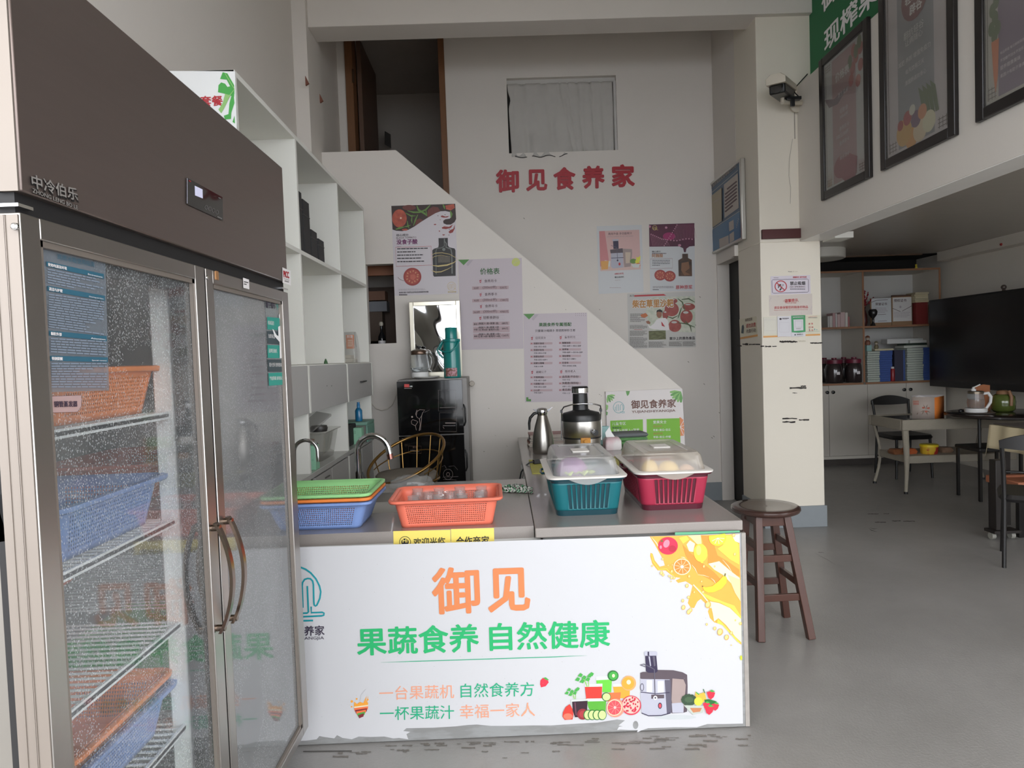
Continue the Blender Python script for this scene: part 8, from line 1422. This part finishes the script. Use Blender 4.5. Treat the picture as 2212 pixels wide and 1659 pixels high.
b = MB().m(M('red spot', (160, 40, 36), 0.5)); q = at(2163, 528, 0, 5.118); b.ball(q, 0.014, 12); b.build('smoke_sensor', None, 'tiny red light on the boxed pipe under the ceiling', 'sensor')
# woven table
RAT = M('pale woven rattan', (176, 168, 152), 0.7, var=0.2, vs=40, stretch=(1, 1, 14), bump=0.6, bs=120); RGL = M('dark table glass', (46, 44, 42), 0.08, coat=0.5)
tx0, tx1_, ty0, ty1_ = 3.72, 4.92, 6.42, 7.04
wt = empty('woven_table', (4.3, 6.73, 0), 'pale woven rattan table with dark glass top', 'table')
b = MB().m(RAT); zt3 = 0.70
for (a, c) in (((tx0, ty0), (tx1_, ty0 + 0.04)), ((tx0, ty1_ - 0.04), (tx1_, ty1_)), ((tx0, ty0 + 0.04), (tx0 + 0.04, ty1_ - 0.04)), ((tx1_ - 0.04, ty0 + 0.04), (tx1_, ty1_ - 0.04))): b.box((a[0], a[1], zt3 - 0.10), (c[0], c[1], zt3))
b.build('woven_frame', wt, bevel=0.01)
b = MB().m(RGL); b.box((tx0 + 0.041, ty0 + 0.041, zt3 - 0.02), (tx1_ - 0.041, ty1_ - 0.041, zt3 - 0.008)); b.build('glass_top', wt)
b = MB().m(RAT); b.box((tx0 + 0.08, ty0 + 0.06, 0.28), (tx1_ - 0.08, ty1_ - 0.06, 0.35)); b.build('lower_shelf', wt, bevel=0.006)
for (x, y, sx_) in ((tx0 + 0.04, ty0 + 0.035, -1), (tx0 + 0.04, ty1_ - 0.035, -1), (tx1_ - 0.04, ty0 + 0.035, 1), (tx1_ - 0.04, ty1_ - 0.035, 1)):
    b = MB().m(RAT); pa = [Vector((x - sx_*0.012*math.sin(t_*PI) * (1 if y < 6.6 else 5) + (sx_*0.0 if t_ < 0.9 else 0), y, zt3 - 0.1 - (zt3 - 0.12)*t_)) for t_ in [i/8 for i in range(9)]]; b.tube(pa, [0.030, 0.029, 0.028, 0.026, 0.024, 0.021, 0.018, 0.016, 0.015] if y < 6.6 else [0.014]*9, 12); b.m(BLACKP).lathe([(0.018, 0), (0.018, 0.02)], (pa[-1].x, y, 0), 12); b.build('leg', wt, smooth=60)
# napkin box on the woven table
nbx = empty('paper_bag_box', (X(2005, 6.62, 905), 6.6, zt3), 'open paper carton, grey floral front and orange side, on the woven table', 'box')
x0, x1, x2 = X(1972, 6.55, 880), X(2016, 6.50, 880), X(2042, 6.62, 880); zt4 = at(2000, 858, 1, 6.5).z
b = MB().m(M('grey floral card', (180, 166, 156), 0.6, var=0.05)); A, B_, C2, D2 = Vector((x0, 6.56, 0)), Vector((x1, 6.48, 0)), Vector((x2, 6.64, 0)), Vector((x0 + x2 - x1, 6.72, 0)); zb4 = zt3 - 0.007
def wallq(b, p, q, z0, z1): b.add([(p.x, p.y, z0), (q.x, q.y, z0), (q.x, q.y, z1), (p.x, p.y, z1)], [(0, 1, 2, 3)])
wallq(b, A, B_, zb4, zt4); wallq(b, D2, A, zb4, zt4); b.build('front', nbx, solid=0.003); b = MB().m(M('orange card', (226, 128, 52), 0.6)); wallq(b, B_, C2, zb4, zt4 - 0.005); wallq(b, C2, D2, zb4, zt4 - 0.01); b.build('side', nbx, solid=0.003, label='orange side of the carton')
b = MB().m(PAPER); b.add([(A.x + 0.02, 6.60, zt4 - 0.02), (B_.x, 6.52, zt4 - 0.02), (C2.x - 0.01, 6.62, zt4 + 0.006), (A.x + 0.06, 6.68, zt4 + 0.008), (A.x + 0.09, 6.6, zt4 + 0.015)], [(0, 1, 4), (1, 2, 4), (2, 3, 4), (3, 0, 4)]); b.build('crumpled_paper', nbx, smooth=0)
dirn = (B_ - A).normalized(); nrm = Vector((dirn.y, -dirn.x, 0)); bb = MB(); bb.flat = True; FLR = M('floral print', (112, 92, 74), 0.6); FLR2 = M('floral red', (170, 88, 66), 0.6)
def fpt(u, v): return A + (B_ - A)*u + Vector((0, 0, zb4 + (zt4 - zb4)*v)) + nrm*0.0035
for u, v, a_, l_ in ((0.6, 0.45, 1.2, 0.25), (0.6, 0.45, 0.5, 0.25), (0.6, 0.45, 2.0, 0.25), (0.6, 0.4, -0.4, 0.25), (0.6, 0.4, -1.2, 0.25), (0.6, 0.4, 3.4, 0.25), (0.55, 0.4, 4.1, 0.25), (0.2, 0.2, 1.1, 0.12)):
    d_ = (math.cos(a_)*l_, math.sin(a_)*l_); n_ = (-math.sin(a_)*0.02, math.cos(a_)*0.02); bb.m(FLR).add([fpt(u, v), fpt(u + d_[0]*0.5 + n_[0], v + d_[1]*0.5 + n_[1]), fpt(u + d_[0], v + d_[1]), fpt(u + d_[0]*0.5 - n_[0], v + d_[1]*0.5 - n_[1])], [(0, 1, 2, 3)])
for u, v in ((0.5, 0.52), (0.72, 0.5), (0.62, 0.35)): bb.m(FLR2).add([fpt(u + 0.07*math.cos(a), v + 0.045*math.sin(a)) + nrm*0.0006 for a in [k*PI/4 for k in range(8)]], [tuple(range(8))])
for v in (0.8, 0.72, 0.66): bb.m(FLR2 if v < 0.9 else FLR).add([fpt(0.04, v), fpt(0.3, v), fpt(0.3, v + 0.035), fpt(0.04, v + 0.035)], [(0, 1, 2, 3)])
bb.build('floral_print', nbx, smooth=0)
# things on the lower shelf
yt = empty('yellow_tub', (X(2007, 6.62, 985), 6.62, 0.351), 'round yellow and red tub on the lower shelf of the woven table', 'tub'); x_ = X(2007, 6.6, 985)
b = MB().m(M('tub red yellow', (206, 168, 52), 0.4, rgb2=(166, 44, 40), vs=9, thr=0.52, soft=0.02)); b.lathe([(0.07, 0), (0.075, 0.01), (0.078, 0.07)], (x_, 6.6, 0.351), 28); b.build('tub_body', yt, smooth=50); b = MB().m(M('tub yellow lid', (222, 196, 40), 0.35)); b.lathe([(0.082, 0.07), (0.082, 0.088), (0.076, 0.092)], (x_, 6.6, 0.351), 28); b.build('tub_lid', yt, smooth=50)
for k, (px, lb, c) in enumerate(((1936, 'brown snack packet at the left of the lower shelf', (130, 84, 56)), (1963, 'orange snack packet on the lower shelf', (178, 92, 52)), (2040, 'tan paper packet right of the yellow tub', (130, 104, 84)))):
    b = MB().m(M(lb[:20], c, 0.5, var=0.2, vs=20)); x_ = X(px, 6.66, 985); b.loft([(0.05, 0.06, 0.02, 0.351), (0.06, 0.07, 0.03, 0.375), (0.045, 0.05, 0.02, 0.40)]); b.xf(Matrix.Translation((x_, 6.66, 0))); b.build('snack_packet', None, lb, 'packet', 'packets on the lower shelf', smooth=50)
# black chairs
BKM = M('black chair metal', (24, 22, 22), 0.35); BKS = M('black chair vinyl', (30, 28, 28), 0.45)
def black_chair(lb, x, y, rz):
    t = empty('black_chair', (x, y, 0), lb, 'chair', 'black chairs in the right room', rz, True)
    b = MB().m(BKS); b.loft([(0.2, 0.2, 0.06, 0.41), (0.215, 0.215, 0.07, 0.43), (0.2, 0.2, 0.06, 0.455)]); b.build('seat', t, smooth=50)
    for sx_ in (-1, 1):
        b = MB().m(BKM); b.tube([(sx_*0.19, -0.19, 0.0), (sx_*0.175, -0.175, 0.42)], [0.012, 0.014], 10); b.build('leg', t, smooth=60)
        b = MB().m(BKM); b.tube([(sx_*0.19, 0.22, 0.0), (sx_*0.185, 0.19, 0.42), (sx_*0.19, 0.215, 0.62), (sx_*0.20, 0.25, 0.80)], [0.012, 0.014, 0.013, 0.013], 10); b.build('leg', t, smooth=60)
    b = MB().m(BKS); n = 16; vs = []
    for k in range(n + 1):
        u = k/n*2 - 1; yb = 0.25 + 0.03*(1 - u*u); zt_ = 0.80 + 0.05*(1 - u*u); zl = 0.755 - 0.01*(1 - u*u)
        vs += [(u*0.21, yb - 0.012, zl), (u*0.21, yb - 0.012, zt_), (u*0.21, yb + 0.012, zt_), (u*0.21, yb + 0.012, zl)]
    fs = [(k*4+j, k*4+(j+1) % 4, (k+1)*4+(j+1) % 4, (k+1)*4+j) for k in range(n) for j in range(4)] + [(3, 2, 1, 0), (n*4, n*4+1, n*4+2, n*4+3)]; b.add(vs, fs); b.build('backrest', t, smooth=50)
    b = MB().m(BKM); b.tube([(-0.185, 0.2, 0.60), (0, 0.225, 0.605), (0.185, 0.2, 0.60)], 0.008, 8); b.build('back_rail', t, smooth=60)
    for sx_ in (-1, 1): b = MB().m(BKM); b.tube([(sx_*0.183, -0.18, 0.2), (sx_*0.187, 0.205, 0.2)], 0.006, 8); b.build('stretcher', t)
    return t
black_chair('black chair with curved back pushed behind the woven table', 4.27, 7.36, 0.0)
black_chair('black chair cut off at the right edge of the picture', 3.361, 4.314, PI - 0.6)
b = MB().m(M('white tip', (190, 188, 180), 0.6))
# dark round table with kettle, board and green pot
DW = M('very dark table top', (38, 30, 28), 0.25, coat=0.3); rx_, ry_ = 4.52, 6.2
rt_ = empty('round_table', (rx_, ry_, 0), 'dark round table standing right of the woven table', 'table'); b = MB().m(DW); b.lathe([(0.455, 0.735), (0.47, 0.742), (0.47, 0.757), (0.46, 0.762)], (rx_, ry_, 0), 56); b.build('tabletop', rt_, smooth=40)
for (x, y) in ((4.185, 6.05), (4.86, 6.05), (4.52, 5.84)): b = MB().m(BKM); b.tube([(x, y, 0), (x, y, 0.736)], 0.014, 10); b.build('leg', rt_, smooth=60)
kx, ky2 = X(2108, 6.2, 885), 6.2; zr = 0.7625
b = MB().m(M('grey tray', (120, 112, 104), 0.4)); b.lathe([(0.09, 0.0), (0.13, 0.006), (0.134, 0.012), (0.09, 0.008)], (kx + 0.02, ky2, zr), 36); b.build('tray', None, 'round grey tray under the kettle on the dark round table', 'tray', smooth=50)
k2 = empty('tea_kettle', (kx, ky2, zr + 0.012), 'glass tea kettle with white handle on the dark round table', 'kettle')
b = MB().m(WHITE); b.lathe([(0.085, 0.0135), (0.09, 0.025), (0.088, 0.05)], (kx, ky2, zr), 32); b.build('base', k2, smooth=50); b = MB().m(KG); b.lathe([(0.064, 0.051), (0.07, 0.10), (0.062, 0.18)], (kx, ky2, zr), 30, False, False); b.build('glass_body', k2, smooth=60)
b = MB().m(M('amber tea', (150, 96, 56), 0.15, trans=0.5)); b.lathe([(0.060, 0.053), (0.066, 0.10), (0.064, 0.13)], (kx, ky2, zr), 28); b.build('tea', k2, smooth=50); b = MB().m(M('kettle steel ring', (120, 110, 96), 0.3, 0.8)); b.lathe([(0.064, 0.181), (0.064, 0.20), (0.055, 0.205)], (kx, ky2, zr), 30); b.m(WHITE).lathe([(0.02, 0.206), (0.022, 0.222), (0.01, 0.228), (0.01, 0.24)], (kx - 0.02, ky2, zr), 18); b.bar((kx - 0.02, ky2, zr + 0.236), (kx + 0.04, ky2, zr + 0.262), 0.012, 0.008); b.build('lid', k2, smooth=50)
b = MB().m(WHITE); b.tube([(kx + 0.05, ky2 - 0.03, zr + 0.18), (kx + 0.085, ky2 - 0.04, zr + 0.185), (kx + 0.11, ky2 - 0.04, zr + 0.15), (kx + 0.105, ky2 - 0.04, zr + 0.10), (kx + 0.07, ky2 - 0.03, zr + 0.04)], [0.012, 0.014, 0.014, 0.013, 0.012], 10); b.build('handle', k2, smooth=60)
b = MB().m(M('orange brown board', (166, 104, 68), 0.5, var=0.1)); q0, q1 = X(2118, 6.38, 870), X(2139, 6.38, 870); b.prism([(q0 - 0.03, 6.38, zr), (q1, 6.38, zr), (q1, 6.38, zr + 0.24), (q1 - 0.06, 6.38, zr + 0.25), (q0 - 0.05, 6.38, zr + 0.225)], (0, 0.02, 0)); b.build('wooden_board', None, 'orange-brown wooden board standing behind the tea kettle', 'board', bevel=0.002)
gx2 = X(2167, 6.3, 870); gp = empty('green_pot', (gx2, 6.3, zr), 'round green glass pot with wooden handle on the dark table', 'pot'); b = MB().m(M('green glass pot', (84, 96, 44), 0.15, var=0.25, vs=6, coat=0.5)); b.lathe([(0.075, 0), (0.095, 0.02), (0.10, 0.09), (0.09, 0.14), (0.06, 0.16)], (gx2, 6.3, zr), 32); b.build('pot_body', gp, smooth=60)
b = MB().m(M('pot wood', (140, 104, 76), 0.5)); b.lathe([(0.055, 0.161), (0.05, 0.185), (0.03, 0.195)], (gx2, 6.3, zr), 24); b.tube([(gx2 - 0.004, 6.195, zr + 0.06), (gx2 - 0.004, 6.19, zr + 0.14), (gx2 - 0.004, 6.22, zr + 0.19)], 0.014, 10); b.build('wooden_lid', gp, smooth=60)
b = MB().m(BLACKP); cx2, cy2 = X(2074, 6.28, 885), 6.28; b.ball((cx2 + 0.01, cy2, zr + 0.02), 0.02, 12, 0.9, 1.4, 1); b.tube([(cx2, cy2, zr + 0.012), (cx2 - 0.05, cy2 - 0.03, zr + 0.005), (cx2 - 0.02, cy2 - 0.08, zr + 0.005), (cx2 + 0.02, cy2 - 0.06, zr + 0.005)], 0.004, 6); b.build('black_charger', None, 'black charger with cable beside the tea kettle', 'charger', smooth=50)
ds = empty('dark_stool', (4.36, 6.18, 0), 'low black square stool under the dark round table', 'stool'); b = MB().m(BKS); b.box((4.15, 6.0, 0.44), (4.55, 6.34, 0.475)); b.build('seat', ds, bevel=0.01)
for x, y in ((4.17, 6.02), (4.53, 6.02), (4.17, 6.32), (4.53, 6.32)): b = MB().m(BKM); b.bar((x, y, 0), (x, y, 0.44), 0.022, 0.022); b.build('leg', ds)
# dark table with cream cloth, small stool under it
ctb = empty('cloth_table', (4.2, 4.95, 0), 'dark table covered by a cream cloth at the right edge', 'table'); Tz = 0.765; CX0, CX1, CY0, CY1 = 3.76, 4.66, 4.62, 5.30
b = MB().m(DW); b.box((CX0, CY0, Tz - 0.03), (CX1, CY1, Tz)); b.build('tabletop', ctb, bevel=0.004)
for x, y in ((CX0 + 0.06, CY0 + 0.06), (CX1 - 0.06, CY0 + 0.06), (CX0 + 0.06, CY1 - 0.06), (CX1 - 0.06, CY1 - 0.06)): b = MB().m(M('dark table leg', (34, 28, 26), 0.45)); b.bar((x, y, 0), (x, y, Tz - 0.03), 0.05, 0.05); b.build('leg', ctb, bevel=0.003)
CRC = M('cream cloth', (206, 192, 158), 0.85, var=0.05, vs=6, bump=0.1, bs=30); b = MB().m(CRC); nu, nv = 44, 44; vs = []
W_, D_ = CX1 - CX0, CY1 - CY0; hu = 0.17
for j in range(nv + 1):
    for i in range(nu + 1):
        u = -hu + (W_ + 2*hu)*i/nu; v = -hu + (D_ + 2*hu)*j/nv; ox = max(0, -u, u - W_); oy = max(0, -v, v - D_); cu_, cv_ = min(max(u, 0), W_), min(max(v, 0), D_)
        dr_ = math.hypot(ox, oy) if (ox and oy) else max(ox, oy); sx_ = -1 if u < 0 else 1; sy_ = -1 if v < 0 else 1
        x = CX0 + cu_ + sx_*(0.008 + 0.12*ox if ox else 0); y = CY0 + cv_ + sy_*(0.008 + 0.12*oy if oy else 0)
        if ox and not oy: x += sx_*0.010*(1 + math.sin(v*30))
        if oy and not ox: y += sy_*0.010*(1 + math.sin(u*30))
        vs.append((x, y, Tz + 0.004 - dr_*1.05))
b.add(vs, [(j*(nu+1)+i, j*(nu+1)+i+1, (j+1)*(nu+1)+i+1, (j+1)*(nu+1)+i) for j in range(nv) for i in range(nu)]); b.build('tablecloth', None, 'cream tablecloth with a hanging corner at the right edge', 'tablecloth', smooth=60, solid=0.002)
b = MB().m(M('grey table mat', (96, 90, 86), 0.5)); b.box((CX0 + 0.0, CY0 + 0.05, Tz + 0.008), (CX1 - 0.05, CY1 - 0.02, Tz + 0.014)); b.build('table_mat', None, 'thin grey mat spread over the cream tablecloth', 'mat', bevel=0.001)
dst = empty('castor_stand', (3.49, 4.86, 0), 'dark upright stand on pale castors at the right edge', 'stand'); b = MB().m(M('dark stand wood', (36, 30, 28), 0.5)); b.box((3.455, 4.83, 0.07), (3.53, 4.90, 0.57)); b.build('post', dst, bevel=0.004)
b = MB().m(M('dark stand wood', (36, 30, 28), 0.5)); b.box((3.43, 4.81, 0.05), (3.62, 4.92, 0.07)); b.build('foot_bar', dst)
for x in (3.45, 3.59): b = MB().m(M('pale castor', (150, 148, 140), 0.6)); b.lathe([(0.025, -0.014), (0.025, 0.014)], (x, 4.865, 0.025), 16, axis='x'); b.build('castor', dst)
os_ = empty('small_stool', (3.86, 5.02, 0), 'small stool with orange-brown seat frame under the cloth table', 'stool'); b = MB().m(M('orange brown seat', (178, 112, 82), 0.5, var=0.08))
for a, c in (((3.64, 4.86), (3.70, 5.2)), ((4.0, 4.86), (4.06, 5.2)), ((3.70, 4.86), (4.0, 4.92)), ((3.70, 5.14), (4.0, 5.2))): b.box((a[0], a[1], 0.345), (c[0], c[1], 0.40))
b.box((3.70, 4.92, 0.37), (4.0, 5.14, 0.385)); b.build('seat_frame', os_, bevel=0.006)
for x, y in ((3.67, 4.89), (4.03, 4.89), (3.67, 5.17), (4.03, 5.17)): b = MB().m(BKM); b.bar((x, y, 0), (x, y, 0.345), 0.035, 0.035); b.build('leg', os_)

for o in bpy.data.objects:
    if '_o' in o: del o['_o']
